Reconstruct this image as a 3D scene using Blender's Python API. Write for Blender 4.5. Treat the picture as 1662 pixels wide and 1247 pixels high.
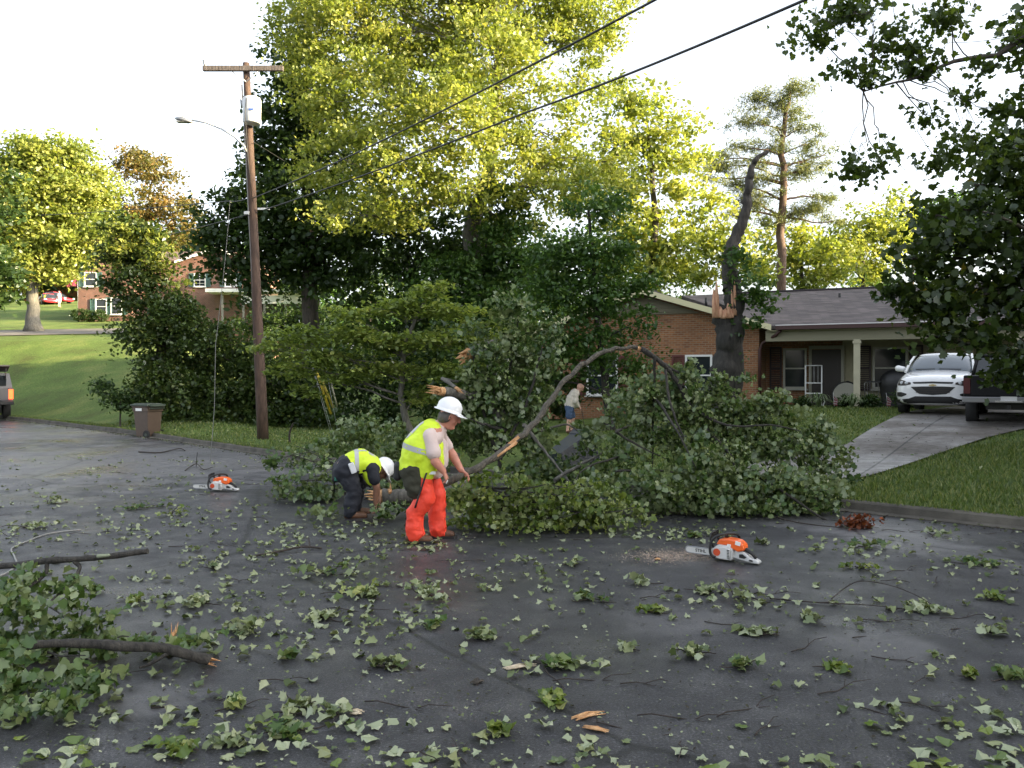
import bpy, math, random
import numpy as np
from math import radians, sin, cos, pi, sqrt
from mathutils import Vector, Matrix
from mathutils.bvhtree import BVHTree

for o in list(bpy.data.objects): bpy.data.objects.remove(o)
S = bpy.context.scene
COL = S.collection
H = 1.7; F = 1340.0; CX = 831.0; HY = 615.0

# ------------------------------------------------------------------ camera
cd = bpy.data.cameras.new('camera'); cam = bpy.data.objects.new('camera', cd); COL.objects.link(cam)
cam.location = (0, 0, H); cd.sensor_width = 36; cd.lens = 36*F/1662.0
cam.rotation_euler = (radians(90) - math.atan((623.5-HY)/F), 0, 0)
cd.clip_start = 0.1; cd.clip_end = 3000
S.camera = cam
# ------------------------------------------------------------------ sky and sun
SUN_EL = radians(15.0)
SUN_DIR = Vector((0.96, -0.28, math.tan(SUN_EL))).normalized()     # towards the sun
W = bpy.data.worlds.new("World"); S.world = W; W.use_nodes = True
wn = W.node_tree.nodes; wl = W.node_tree.links
bg = wn['Background']
sky = wn.new('ShaderNodeTexSky'); sky.sky_type = 'NISHITA'; sky.sun_disc = False
sky.sun_elevation = SUN_EL; sky.sun_rotation = math.atan2(SUN_DIR.x, SUN_DIR.y)
sky.air_density = 1.0; sky.dust_density = 4.0; sky.ozone_density = 1.5
hs = wn.new('ShaderNodeHueSaturation'); hs.inputs['Saturation'].default_value = 0.36
wl.new(sky.outputs[0], hs.inputs['Color']); wl.new(hs.outputs[0], bg.inputs['Color'])
bg.inputs['Strength'].default_value = 0.15
sd = bpy.data.lights.new('sun', 'SUN'); sun = bpy.data.objects.new('sun', sd); COL.objects.link(sun)
sd.energy = 5.0; sd.angle = radians(0.5); sd.color = (1.0, 0.80, 0.47)
sun.rotation_euler = (-SUN_DIR).to_track_quat('-Z', 'Y').to_euler()
S.view_settings.view_transform = 'Standard'; S.view_settings.look = 'None'
S.view_settings.gamma = 1; S.view_settings.exposure = 2.15
S.view_settings.use_curve_mapping = False
S.cycles.max_bounces = 6; S.cycles.transparent_max_bounces = 8; S.cycles.transmission_bounces = 4
S.cycles.diffuse_bounces = 3; S.cycles.glossy_bounces = 3

# ------------------------------------------------------------------ helpers
def P(px, py, d):
    return Vector(((px-CX)/F*d, d, H-(py-HY)/F*d))

def mk(name, label=None, cat=None, group=None, kind=None, parent=None, data=None, loc=None, rz=0):
    o = bpy.data.objects.new(name, data); COL.objects.link(o)
    if parent is not None: o.parent = parent
    if loc is not None: o.location = loc
    if rz: o.rotation_euler = (0, 0, rz)
    if label: o['label'] = label
    if cat: o['category'] = cat
    if group: o['group'] = group
    if kind: o['kind'] = kind
    return o

def smooth_path(P_, n=5):
    out = []
    for i in range(len(P_)-1):
        p0 = P_[max(i-1, 0)]; p1 = P_[i]; p2 = P_[i+1]; p3 = P_[min(i+2, len(P_)-1)]
        for k in range(n):
            u = k/n; out.append(.5*((2*p1)+(-p0+p2)*u+(2*p0-5*p1+4*p2-p3)*u*u+(-p0+3*p1-3*p2+p3)*u**3))
    out.append(P_[-1]); return out
class MB:
    """collects shapes, builds one mesh"""
    def __init__(s): s.v = []; s.f = []; s.sm = []; s.n = 0
    def add(s, V, Fc, smooth=False):
        V = [tuple(v) for v in V]
        s.v += V; s.f += [tuple(i+s.n for i in f) for f in Fc]; s.sm += [smooth]*len(Fc); s.n += len(V)
        return s
    def box(s, c, d, rz=0, M=None):
        x, y, z = d[0]/2, d[1]/2, d[2]/2
        V = [Vector(p) for p in ((-x,-y,-z),(x,-y,-z),(x,y,-z),(-x,y,-z),(-x,-y,z),(x,-y,z),(x,y,z),(-x,y,z))]
        R = M if M is not None else Matrix.Rotation(rz, 3, 'Z')
        V = [R @ v + Vector(c) for v in V]
        return s.add(V, [(0,3,2,1),(4,5,6,7),(0,1,5,4),(1,2,6,5),(2,3,7,6),(3,0,4,7)])
    def tube(s, pts, rad, seg=8, cap=True, smooth=True, flat=1.0):
        pts = [Vector(p) for p in pts]; n = len(pts)
        if not hasattr(rad, '__len__'): rad = [rad]*n
        V = []; Fc = []
        up = Vector((0, 0, 1)); prev = None
        for i, p in enumerate(pts):
            t = (pts[min(i+1, n-1)] - pts[max(i-1, 0)])
            if t.length < 1e-9: t = Vector((0, 0, 1))
            t.normalize()
            if prev is None:
                a = t.cross(up)
                if a.length < 0.1: a = t.cross(Vector((1, 0, 0)))
            else:
                a = prev - t*prev.dot(t)
            a.normalize(); prev = a; b = t.cross(a)
            for k in range(seg):
                q = 2*pi*k/seg
                V.append(p + a*(cos(q)*rad[i]) + b*(sin(q)*rad[i]*flat))
        for i in range(n-1):
            for k in range(seg):
                k2 = (k+1) % seg
                Fc.append((i*seg+k, i*seg+k2, (i+1)*seg+k2, (i+1)*seg+k))
        s.add(V, Fc, smooth)
        if cap:
            m = s.n - n*seg
            s.f.append(tuple(m+k for k in range(seg))[::-1]); s.sm.append(False)
            m = s.n - seg
            s.f.append(tuple(m+k for k in range(seg))); s.sm.append(False)
        return s
    def cyl(s, a, b, r, r2=None, seg=16, smooth=True):
        return s.tube([a, b], [r, r if r2 is None else r2], seg, True, smooth)
    def capsule(s, a, ra, b, rb, seg=14):
        a = Vector(a); b = Vector(b); t = b-a; L = t.length; t = t.normalized() if L > 1e-6 else Vector((0, 0, 1))
        pts = []; rs = []
        for k in range(6):
            q = pi/2*k/6; pts.append(a - t*ra*cos(q)); rs.append(max(ra*sin(q), 1e-4))
        for k in range(5): pts.append(a.lerp(b, k/4)); rs.append(ra+(rb-ra)*k/4)
        for k in range(1, 7):
            q = pi/2*k/6; pts.append(b + t*rb*sin(q)); rs.append(max(rb*cos(q), 1e-4))
        return s.tube(pts, rs, seg, True, True)
    def lathe(s, prof, seg=24, c=(0, 0, 0), M=None, smooth=True):
        V = []; Fc = []; n = len(prof)
        for r, z in prof:
            for k in range(seg):
                q = 2*pi*k/seg; v = Vector((r*cos(q), r*sin(q), z))
                if M is not None: v = M @ v
                V.append(v+Vector(c))
        for i in range(n-1):
            for k in range(seg):
                k2 = (k+1) % seg
                Fc.append((i*seg+k, i*seg+k2, (i+1)*seg+k2, (i+1)*seg+k))
        return s.add(V, Fc, smooth)
    def prism(s, outline, axis_from, axis_to, plane='xz'):
        """outline 2D, extruded along the third axis"""
        n = len(outline); V = []
        for w in (axis_from, axis_to):
            for a, b in outline:
                V.append((a, w, b) if plane == 'xz' else ((w, a, b) if plane == 'yz' else (a, b, w)))
        Fc = [tuple(range(n))[::-1], tuple(range(n, 2*n))]
        for i in range(n):
            j = (i+1) % n; Fc.append((i, j, n+j, n+i))
        return s.add(V, Fc)
    def mesh(s, name):
        me = bpy.data.meshes.new(name); me.from_pydata(s.v, [], s.f)
        me.polygons.foreach_set('use_smooth', s.sm); me.update(); return me
    def obj(s, name, mat, parent=None, bevel=0, subsurf=0, **k):
        me = s.mesh(name)
        if mat: me.materials.append(mat)
        if subsurf or bevel:
            import bmesh
            b = bmesh.new(); b.from_mesh(me); bmesh.ops.recalc_face_normals(b, faces=b.faces); b.to_mesh(me); b.free()
        o = mk(name, parent=parent, data=me, **k)
        if bevel:
            m = o.modifiers.new('b', 'BEVEL'); m.width = bevel; m.segments = 2; m.limit_method = 'ANGLE'
        if subsurf:
            m = o.modifiers.new('s', 'SUBSURF'); m.levels = subsurf; m.render_levels = subsurf
        return o

# ------------------------------------------------------------------ materials
def mat(name, col=(.5, .5, .5), rough=.6, metal=0, spec=.5, var=0.0, vscale=8, bump=0, bscale=40, coat=0, emit=None, estr=0):
    m = bpy.data.materials.new(name); m.use_nodes = True
    nt = m.node_tree; b = nt.nodes['Principled BSDF']
    b.inputs['Base Color'].default_value = (*col, 1); b.inputs['Roughness'].default_value = rough
    b.inputs['Metallic'].default_value = metal; b.inputs['Specular IOR Level'].default_value = spec
    b.inputs['Coat Weight'].default_value = coat
    if emit: b.inputs['Emission Color'].default_value = (*emit, 1); b.inputs['Emission Strength'].default_value = estr
    tc = nt.nodes.new('ShaderNodeTexCoord')
    if var:
        n = nt.nodes.new('ShaderNodeTexNoise'); n.inputs['Scale'].default_value = vscale; n.inputs['Detail'].default_value = 6
        nt.links.new(tc.outputs['Object'], n.inputs['Vector'])
        r = nt.nodes.new('ShaderNodeMapRange'); r.inputs['From Min'].default_value = .3; r.inputs['From Max'].default_value = .7
        r.inputs['To Min'].default_value = 1-var; r.inputs['To Max'].default_value = 1+var
        nt.links.new(n.outputs['Fac'], r.inputs['Value'])
        x = nt.nodes.new('ShaderNodeVectorMath'); x.operation = 'SCALE'; x.inputs[0].default_value = col
        nt.links.new(r.outputs[0], x.inputs['Scale']); nt.links.new(x.outputs[0], b.inputs['Base Color'])
    if bump:
        n2 = nt.nodes.new('ShaderNodeTexNoise'); n2.inputs['Scale'].default_value = bscale; n2.inputs['Detail'].default_value = 5
        nt.links.new(tc.outputs['Object'], n2.inputs['Vector'])
        bp = nt.nodes.new('ShaderNodeBump'); bp.inputs['Strength'].default_value = bump; bp.inputs['Distance'].default_value = .02
        nt.links.new(n2.outputs['Fac'], bp.inputs['Height']); nt.links.new(bp.outputs[0], b.inputs['Normal'])
    return m

def ramp(nt, stops, interp='LINEAR'):
    r = nt.nodes.new('ShaderNodeValToRGB'); r.color_ramp.interpolation = interp
    e = r.color_ramp.elements
    while len(e) > 1: e.remove(e[0])
    e[0].position = stops[0][0]; e[0].color = (*stops[0][1], 1)
    for p, c in stops[1:]:
        q = e.new(p); q.color = (*c, 1)
    return r

def leafmat(name, stops, back=None, trans=0.45, gloss=0.025, tint=(1.25, 1.25, .6)):
    m = bpy.data.materials.new(name); m.use_nodes = True; nt = m.node_tree; N = nt.nodes; L = nt.links
    N.remove(N['Principled BSDF']); out = N['Material Output']
    at = N.new('ShaderNodeAttribute'); at.attribute_name = 'rnd'
    r = ramp(nt, stops); L.new(at.outputs['Fac'], r.inputs[0])
    src = r.outputs[0]
    if back:
        g = N.new('ShaderNodeNewGeometry'); mx = N.new('ShaderNodeMixRGB'); mx.inputs[2].default_value = (*back, 1)
        mm = N.new('ShaderNodeMath'); mm.operation = 'MULTIPLY'; mm.inputs[1].default_value = .85
        L.new(g.outputs['Backfacing'], mm.inputs[0])
        L.new(mm.outputs[0], mx.inputs[0]); L.new(src, mx.inputs[1]); src = mx.outputs[0]
    d = N.new('ShaderNodeBsdfDiffuse'); t = N.new('ShaderNodeBsdfTranslucent'); gl = N.new('ShaderNodeBsdfGlossy')
    gl.inputs['Roughness'].default_value = .38; gl.inputs['Color'].default_value = (.9, .95, 1, 1)
    vm = N.new('ShaderNodeVectorMath'); vm.operation = 'MULTIPLY'; vm.inputs[1].default_value = tint
    L.new(src, d.inputs[0]); L.new(src, vm.inputs[0]); L.new(vm.outputs[0], t.inputs[0])
    m1 = N.new('ShaderNodeMixShader'); m1.inputs[0].default_value = trans
    L.new(d.outputs[0], m1.inputs[1]); L.new(t.outputs[0], m1.inputs[2])
    m2 = N.new('ShaderNodeMixShader'); m2.inputs[0].default_value = gloss
    L.new(m1.outputs[0], m2.inputs[1]); L.new(gl.outputs[0], m2.inputs[2]); L.new(m2.outputs[0], out.inputs[0])
    return m

def barkmat(name, c1, c2, scale=6):
    m = bpy.data.materials.new(name); m.use_nodes = True; nt = m.node_tree; N = nt.nodes; L = nt.links; b = N['Principled BSDF']
    tc = N.new('ShaderNodeTexCoord'); mp = N.new('ShaderNodeMapping'); mp.inputs['Scale'].default_value = (scale*3, scale*3, scale*.6)
    L.new(tc.outputs['Object'], mp.inputs[0])
    n = N.new('ShaderNodeTexNoise'); n.inputs['Scale'].default_value = 1; n.inputs['Detail'].default_value = 8; n.inputs['Roughness'].default_value = .65
    L.new(mp.outputs[0], n.inputs[0]); r = ramp(nt, [(.3, c1), (.7, c2)]); L.new(n.outputs['Fac'], r.inputs[0]); L.new(r.outputs[0], b.inputs['Base Color'])
    b.inputs['Roughness'].default_value = .85
    bp = N.new('ShaderNodeBump'); bp.inputs['Strength'].default_value = .8; bp.inputs['Distance'].default_value = .03
    L.new(n.outputs['Fac'], bp.inputs['Height']); L.new(bp.outputs[0], b.inputs['Normal'])
    return m

def brickmat(name, c1, c2, mortar, bw=.215, bh=.075, rough=.85, mort=.012, offs=.5, bumpd=.006, big=0.25):
    m = bpy.data.materials.new(name); m.use_nodes = True; nt = m.node_tree; N = nt.nodes; L = nt.links; b = N['Principled BSDF']
    tc = N.new('ShaderNodeTexCoord'); sp = N.new('ShaderNodeSeparateXYZ'); L.new(tc.outputs['Object'], sp.inputs[0])
    ad = N.new('ShaderNodeMath'); L.new(sp.outputs[0], ad.inputs[0]); L.new(sp.outputs[1], ad.inputs[1])
    cb = N.new('ShaderNodeCombineXYZ'); L.new(ad.outputs[0], cb.inputs[0]); L.new(sp.outputs[2], cb.inputs[1])
    br = N.new('ShaderNodeTexBrick'); L.new(cb.outputs[0], br.inputs[0])
    br.offset = offs; br.inputs['Scale'].default_value = 1
    br.inputs['Brick Width'].default_value = bw; br.inputs['Row Height'].default_value = bh
    br.inputs['Mortar Size'].default_value = mort; br.inputs['Mortar Smooth'].default_value = .3; br.inputs['Bias'].default_value = 0
    br.inputs['Color1'].default_value = (*c1, 1); br.inputs['Color2'].default_value = (*c2, 1); br.inputs['Mortar'].default_value = (*mortar, 1)
    n = N.new('ShaderNodeTexNoise'); n.inputs['Scale'].default_value = 1.1; n.inputs['Detail'].default_value = 7; L.new(tc.outputs['Object'], n.inputs[0])
    r = N.new('ShaderNodeMapRange'); r.inputs['From Min'].default_value = .3; r.inputs['From Max'].default_value = .7
    r.inputs['To Min'].default_value = 1-big; r.inputs['To Max'].default_value = 1+big; L.new(n.outputs['Fac'], r.inputs[0])
    x = N.new('ShaderNodeVectorMath'); x.operation = 'SCALE'; L.new(br.outputs['Color'], x.inputs[0]); L.new(r.outputs[0], x.inputs['Scale'])
    L.new(x.outputs[0], b.inputs['Base Color']); b.inputs['Roughness'].default_value = rough
    bp = N.new('ShaderNodeBump'); bp.inputs['Strength'].default_value = .7; bp.inputs['Distance'].default_value = bumpd; bp.invert = True
    L.new(br.outputs['Fac'], bp.inputs['Height']); L.new(bp.outputs[0], b.inputs['Normal'])
    return m

# ------------------------------------------------------------------ fast leaf meshes
T_RH = np.array([(0, -.55, 0), (.3, 0, .05), (0, .55, 0), (-.3, 0, .05)])
T_HEX = np.array([(0, -.5, 0), (.32, -.15, .08), (.26, .25, .06), (0, .58, -.05), (-.26, .25, .06), (-.32, -.15, .08)])
_r = [(.17, -.40), (.34, -.32), (.52, -.10), (.41, .07), (.47, .30), (.21, .31), (0, .56)]
_o = [(0, -.28)] + _r + [(-x, y) for x, y in _r[:-1][::-1]]
T_MAP = np.array([(x, y, .55*x*x - .25*y*y) for x, y in _o])
T_MAP2 = np.array([(x*.8, y, 1.0*x*x - .55*y*y + .12*x) for x, y in _o])
T_STRIP = np.array([(-.04, -.5, 0), (.04, -.5, 0), (.03, .5, 0), (-.03, .5, 0)])

def polys(name, V, m, rnd, material, parent=None, smooth=False, **k):
    n = len(V)//m
    me = bpy.data.meshes.new(name)
    me.vertices.add(n*m); me.vertices.foreach_set('co', V.astype(np.float32).ravel())
    me.loops.add(n*m); me.loops.foreach_set('vertex_index', np.arange(n*m, dtype=np.int32))
    me.polygons.add(n); me.polygons.foreach_set('loop_start', np.arange(0, n*m, m, dtype=np.int32))
    try: me.polygons.foreach_set('loop_total', np.full(n, m, dtype=np.int32))
    except Exception: pass
    a = me.attributes.new('rnd', 'FLOAT', 'FACE'); a.data.foreach_set('value', rnd.astype(np.float32))
    me.update(calc_edges=True); me.materials.append(material)
    return mk(name, parent=parent, data=me, **k)

def leafverts(C, Nn, size, T, rng):
    n = len(C)
    Nn = Nn/np.maximum(np.linalg.norm(Nn, axis=1, keepdims=True), 1e-6)
    R = rng.normal(size=(n, 3)); t = np.cross(Nn, R); t /= np.maximum(np.linalg.norm(t, axis=1, keepdims=True), 1e-6)
    b = np.cross(Nn, t)
    s = size.reshape(-1, 1, 1)
    V = C[:, None, :] + s*(T[None, :, 0, None]*t[:, None, :] + T[None, :, 1, None]*b[:, None, :] + T[None, :, 2, None]*Nn[:, None, :])
    if len(T) > 6: V = V + rng.normal(size=V.shape)*s*.055
    return V.reshape(-1, 3)

def clumps(rng, blobs, dens, cr, shell=.55):
    """blobs (x,y,z,rx,ry,rz) -> clump centres"""
    out = []
    for bi, (x, y, z, rx, ry, rz) in enumerate(blobs):
        vol = rx*ry*rz*4.19
        k = max(3, int(3.4*dens*vol/(cr**3*4.19)))
        d = rng.normal(size=(k, 3)); d /= np.linalg.norm(d, axis=1, keepdims=True)
        r = shell + (1-shell)*rng.random(k)**.7
        r *= 1+.12*rng.normal(size=k)
        out.append(np.c_[d*r[:, None]*np.array([rx, ry, rz]) + np.array([x, y, z]), np.full(k, bi)])
    return np.concatenate(out)

def foliage(name, rng, cl, cr, nl, size, T, material, parent, flat=.55, up=.6, droop=0, zmin=None, cvar=.5, side=None):
    """leaves gathered in clumps round the given centres"""
    k = len(cl)
    n = np.maximum(3, (nl*rng.uniform(.4, 1.5, k)).astype(int)); idx = np.repeat(np.arange(k), n)
    crk = cr*rng.uniform(.55, 1.35, k)
    d = rng.normal(size=(len(idx), 3)); d *= .5
    d[:, 2] *= flat
    off = d*crk[idx][:, None]
    if droop: off[:, 2] -= droop*(off[:, 0]**2+off[:, 1]**2)
    C = cl[idx, :3] + off
    if zmin is not None: C[:, 2] = np.maximum(C[:, 2], zmin + rng.random(len(C))*.06)
    Nn = rng.normal(size=C.shape); Nn[:, 2] += up*2
    if side is not None: Nn += np.array(side)
    sz = size*rng.uniform(.6, 1.35, len(C))
    crnd = rng.random(k)
    rnd = np.clip(cvar*crnd[idx] + (1-cvar)*rng.random(len(C)), 0, 1)
    return polys(name, leafverts(C, Nn, sz, T, rng), len(T), rnd, material, parent)

def limb(mb, rng, a, b, r0, r1, n=6, wob=.08, sag=0, seg=7):
    a = Vector(a); b = Vector(b); L = (b-a).length; pts = []; rs = []
    o = Vector((0, 0, 0))
    for i in range(n+1):
        t = i/n
        if 0 < i < n: o += Vector(rng.normal(size=3)*wob*L/n)
        p = a.lerp(b, t) + o*sin(pi*t)**.5 + Vector((0, 0, sag*L*sin(pi*t)))
        pts.append(p); rs.append(r0+(r1-r0)*t)
    mb.tube(pts, rs, seg)
    return pts

def tree(name, label, trunk, r0, r1, blobs, rng, leafm, barkm, dens=.8, cr=.8, nl=60, size=.16, T=T_RH, flat=.55, up=.5, droop=0,
         group=None, cat='tree', shell=.55, attach=(.35, 1.), twigs=.35, lr=.4, zmin=None, cvar=.5, limbs=True, taper=1.0, wob=.12):
    """trunk: list of world points; blobs in world coordinates"""
    base = Vector(trunk[0])
    root = mk(name, label, cat, group, loc=base)
    tr = [Vector(p)-base for p in trunk]
    mb = MB(); n = len(tr)
    # refine trunk
    tp = []; rr = []
    for i in range(n-1):
        for k in range(4):
            t = k/4; tp.append(tr[i].lerp(tr[i+1], t)); g = (i+t)/(n-1); rr.append(r0+(r1-r0)*g**taper)
    tp.append(tr[-1]); rr.append(r1)
    for i in range(1, len(tp)-1): tp[i] = tp[i] + Vector(rng.normal(size=3)*r0*.15)
    rr[0] *= 1.5; rr[1] *= 1.1
    mb.tube(tp, rr, 12)
    B = [(b[0]-base.x, b[1]-base.y, b[2]-base.z, b[3], b[4], b[5]) for b in blobs]
    cl = clumps(rng, B, dens, cr, shell)
    if limbs:
        for bi, b in enumerate(B):
            c = Vector(b[:3])
            lo = int(len(tp)*attach[0]); cand = range(lo, len(tp))
            # attachment below the blob where possible
            best = min(cand, key=lambda i: (tp[i]-c).length + max(0, tp[i].z-c.z+.3)*2)
            rb = max(.02 if r0 > .17 else .008, rr[best]*lr*.7)
            pts = limb(mb, rng, tp[best], c, rb, rb*.35, 6, wob, .05)
            sub = cl[cl[:, 3] == bi]
            for q in sub:
                if rng.random() < twigs*.4:
                    s_ = pts[rng.integers(2, len(pts))]
                    limb(mb, rng, s_, Vector(q[:3]), rb*.3, max(.004, rb*.08), 3, wob*1.3, .03, 5)
    mb.obj('trunk', barkm, root)
    foliage('crown', rng, cl, cr, nl, size, T, leafm, root, flat, up, droop, zmin, cvar)
    return root
def RG(s): return np.random.default_rng(s)

# ------------------------------------------------------------------ terrain
KL = [(-70, 88), (-34, 49), (-23, 36.5), (-16, 29.8), (-10.4, 24), (-8, 21.3), (-5.5, 18.5), (-4.5, 17.3), (4.26, 10.75), (5.7, 9.45), (14, 2.2), (30, -12)]
KA = np.array(KL, float)
def sdist(x, y):
    """signed distance to the kerb line, positive on the yard side (numpy)"""
    x = np.asarray(x, float); y = np.asarray(y, float); best = np.full(x.shape, 1e9); sg = np.ones(x.shape)
    for i in range(len(KA)-1):
        a = KA[i]; d = KA[i+1]-a; L = np.hypot(*d); d = d/L; nrm = np.array([-d[1], d[0]])
        px = x-a[0]; py = y-a[1]; t = np.clip(px*d[0]+py*d[1], 0, L)
        qx = px-d[0]*t; qy = py-d[1]*t; dist = np.hypot(qx, qy)
        s = np.sign(px*nrm[0]+py*nrm[1])
        m = dist < best; best = np.where(m, dist, best); sg = np.where(m, s, sg)
    return best*sg
def ss(a, b, v):
    t = np.clip((v-a)/(b-a), 0, 1); return t*t*(3-2*t)
def height(x, y):
    x = np.asarray(x, float); y = np.asarray(y, float); s = sdist(x, y)
    t = x/np.maximum(y, 8); px = CX+t*F
    yk = np.interp(px, [0, 100, 160, 240, 330, 430], [38, 33, 30, 24.5, 21.6, 19])
    r = np.clip((y-yk)/(50-yk), 0, None)
    hl = np.where(r < 1, 3.9*np.clip(r, 0, 1)**1.45, 0) + np.where(r >= 1, 3.9+(np.interp(y, [50, 57, 75, 92, 105, 160, 400], [0, .9, 3.1, 5.9, 7.6, 10.5, 14])), 0)
    wl = 1-ss(-.42, -.27, t); wl2 = 1-ss(-.38, .1, t)
    far = np.interp(y, [32, 60, 140, 400], [0, 2.2, 7, 12])*np.clip(wl2, .35, 1)
    hl = np.where(s > 0, hl, 0)
    wr = ss(1.0, 8.0, x)
    hr = .68*ss(0, 13, s)*wr
    h = hl*wl + (1-wl)*(np.maximum(hr, 0) + far*ss(8, 14, s)*(y > 32))
    return np.where(s > .2, .10 + h, -.06)
def hz(x, y): return float(height(np.array([x]), np.array([y]))[0])
def on(px, d):
    x = (px-CX)/F*d; return Vector((x, d, hz(x, d)))
def RP(px, py):                      # point of the flat road seen at a pixel
    d = H*F/(py-HY); return Vector(((px-CX)/F*d, d, 0))

# lawn
xs = np.unique(np.concatenate([np.linspace(-140, -40, 60), np.linspace(-40, 22, 250), np.linspace(22, 120, 50)]))
ys = np.unique(np.concatenate([np.linspace(-20, 6, 14), np.linspace(6, 40, 150), np.linspace(40, 130, 110), np.linspace(130, 420, 40)]))
X, Y = np.meshgrid(xs, ys); Z = height(X, Y)
nx, ny = len(xs), len(ys); V = np.stack([X, Y, Z], -1).reshape(-1, 3)
ii, jj = np.meshgrid(np.arange(nx-1), np.arange(ny-1)); a = (jj*nx+ii).ravel()
Fq = np.stack([a, a+1, a+nx+1, a+nx], 1)
me = bpy.data.meshes.new('lawn'); me.from_pydata(V.tolist(), [], Fq.tolist()); me.polygons.foreach_set('use_smooth', [True]*len(Fq))
lawn = mk('lawn', 'green mown lawns rising behind the kerb', None, kind='structure', data=me)
gm = bpy.data.materials.new('grass'); gm.use_nodes = True; nt = gm.node_tree; N = nt.nodes; L = nt.links; b = N['Principled BSDF']
tc = N.new('ShaderNodeTexCoord')
n1 = N.new('ShaderNodeTexNoise'); n1.inputs['Scale'].default_value = .35; n1.inputs['Detail'].default_value = 8; n1.inputs['Roughness'].default_value = .6
n2 = N.new('ShaderNodeTexNoise'); n2.inputs['Scale'].default_value = 14; n2.inputs['Detail'].default_value = 8; n2.inputs['Roughness'].default_value = .75
L.new(tc.outputs['Object'], n1.inputs[0]); L.new(tc.outputs['Object'], n2.inputs[0])
r1 = ramp(nt, [(.32, (.075, .095, .028)), (.5, (.095, .15, .035)), (.68, (.17, .20, .06))]); L.new(n1.outputs['Fac'], r1.inputs[0])
r2 = ramp(nt, [(.3, (.35, .35, .35)), (.52, (1, 1, 1)), (.72, (1.7, 1.6, 1.4))]); L.new(n2.outputs['Fac'], r2.inputs[0])
mx = N.new('ShaderNodeMixRGB'); mx.blend_type = 'MULTIPLY'; mx.inputs[0].default_value = 1; L.new(r1.outputs[0], mx.inputs[1]); L.new(r2.outputs[0], mx.inputs[2])
L.new(mx.outputs[0], b.inputs['Base Color']); b.inputs['Roughness'].default_value = .9; b.inputs['Specular IOR Level'].default_value = .2
bp = N.new('ShaderNodeBump'); bp.inputs['Strength'].default_value = 1; bp.inputs['Distance'].default_value = .06; L.new(n2.outputs['Fac'], bp.inputs['Height']); L.new(bp.outputs[0], b.inputs['Normal'])
lawn.data.materials.append(gm)

# road: wet asphalt
road_out = [(-90, -25)] + [tuple(k) for k in KL] + [(30, -25)]
me = bpy.data.meshes.new('road')
me.from_pydata([(x, y, 0) for x, y in road_out], [], [tuple(range(len(road_out)))[::-1]]); me.update()
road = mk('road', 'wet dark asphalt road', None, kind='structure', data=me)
rm = bpy.data.materials.new('asphalt'); rm.use_nodes = True; nt = rm.node_tree; N = nt.nodes; L = nt.links; b = N['Principled BSDF']
tc = N.new('ShaderNodeTexCoord')
def noise(sc, det=6, rough=.6, stretch=None):
    n = N.new('ShaderNodeTexNoise'); n.inputs['Scale'].default_value = sc; n.inputs['Detail'].default_value = det; n.inputs['Roughness'].default_value = rough
    if stretch:
        mp = N.new('ShaderNodeMapping'); mp.inputs['Scale'].default_value = stretch; L.new(tc.outputs['Object'], mp.inputs[0]); L.new(mp.outputs[0], n.inputs[0])
    else: L.new(tc.outputs['Object'], n.inputs[0])
    return n
na = noise(.55, 7, .6); nb = noise(70, 4, .75); nc = noise(2.2, 6, .6); nd = noise(45, 5, .8)
ra = ramp(nt, [(.3, (.018, .018, .021)), (.5, (.031, .031, .035)), (.7, (.062, .061, .065))]); L.new(nc.outputs['Fac'], ra.inputs[0])
rb = ramp(nt, [(.3, (.45, .45, .45)), (.52, (1, 1, 1)), (.62, (2.2, 2.2, 2.2)), (.72, (6, 6, 5.8))]); L.new(nb.outputs['Fac'], rb.inputs[0])
mx = N.new('ShaderNodeMixRGB'); mx.blend_type = 'MULTIPLY'; mx.inputs[0].default_value = 1; L.new(ra.outputs[0], mx.inputs[1]); L.new(rb.outputs[0], mx.inputs[2])
# sky sheen painted into the asphalt colour as paler areas with ragged edges
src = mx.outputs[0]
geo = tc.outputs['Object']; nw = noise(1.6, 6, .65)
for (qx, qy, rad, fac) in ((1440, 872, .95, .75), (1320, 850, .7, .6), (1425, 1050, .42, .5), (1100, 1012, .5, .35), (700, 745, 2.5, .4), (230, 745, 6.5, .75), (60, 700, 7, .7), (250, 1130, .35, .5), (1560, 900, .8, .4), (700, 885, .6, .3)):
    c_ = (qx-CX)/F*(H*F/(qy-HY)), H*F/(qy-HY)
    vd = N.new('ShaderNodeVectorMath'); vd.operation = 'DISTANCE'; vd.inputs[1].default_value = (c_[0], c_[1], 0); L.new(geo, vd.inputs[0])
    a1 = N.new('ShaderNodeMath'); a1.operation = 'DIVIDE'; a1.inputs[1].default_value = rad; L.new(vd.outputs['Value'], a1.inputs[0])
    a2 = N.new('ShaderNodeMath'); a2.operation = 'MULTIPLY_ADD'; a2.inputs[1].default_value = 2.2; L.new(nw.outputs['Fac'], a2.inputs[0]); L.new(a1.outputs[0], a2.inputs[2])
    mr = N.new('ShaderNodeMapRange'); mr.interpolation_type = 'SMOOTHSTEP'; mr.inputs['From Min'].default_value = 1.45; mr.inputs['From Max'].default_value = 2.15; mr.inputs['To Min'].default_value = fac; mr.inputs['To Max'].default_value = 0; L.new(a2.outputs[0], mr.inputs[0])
    m3 = N.new('ShaderNodeMixRGB'); m3.inputs[2].default_value = (.155, .152, .158, 1); L.new(mr.outputs[0], m3.inputs[0]); L.new(src, m3.inputs[1]); src = m3.outputs[0]
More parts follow.
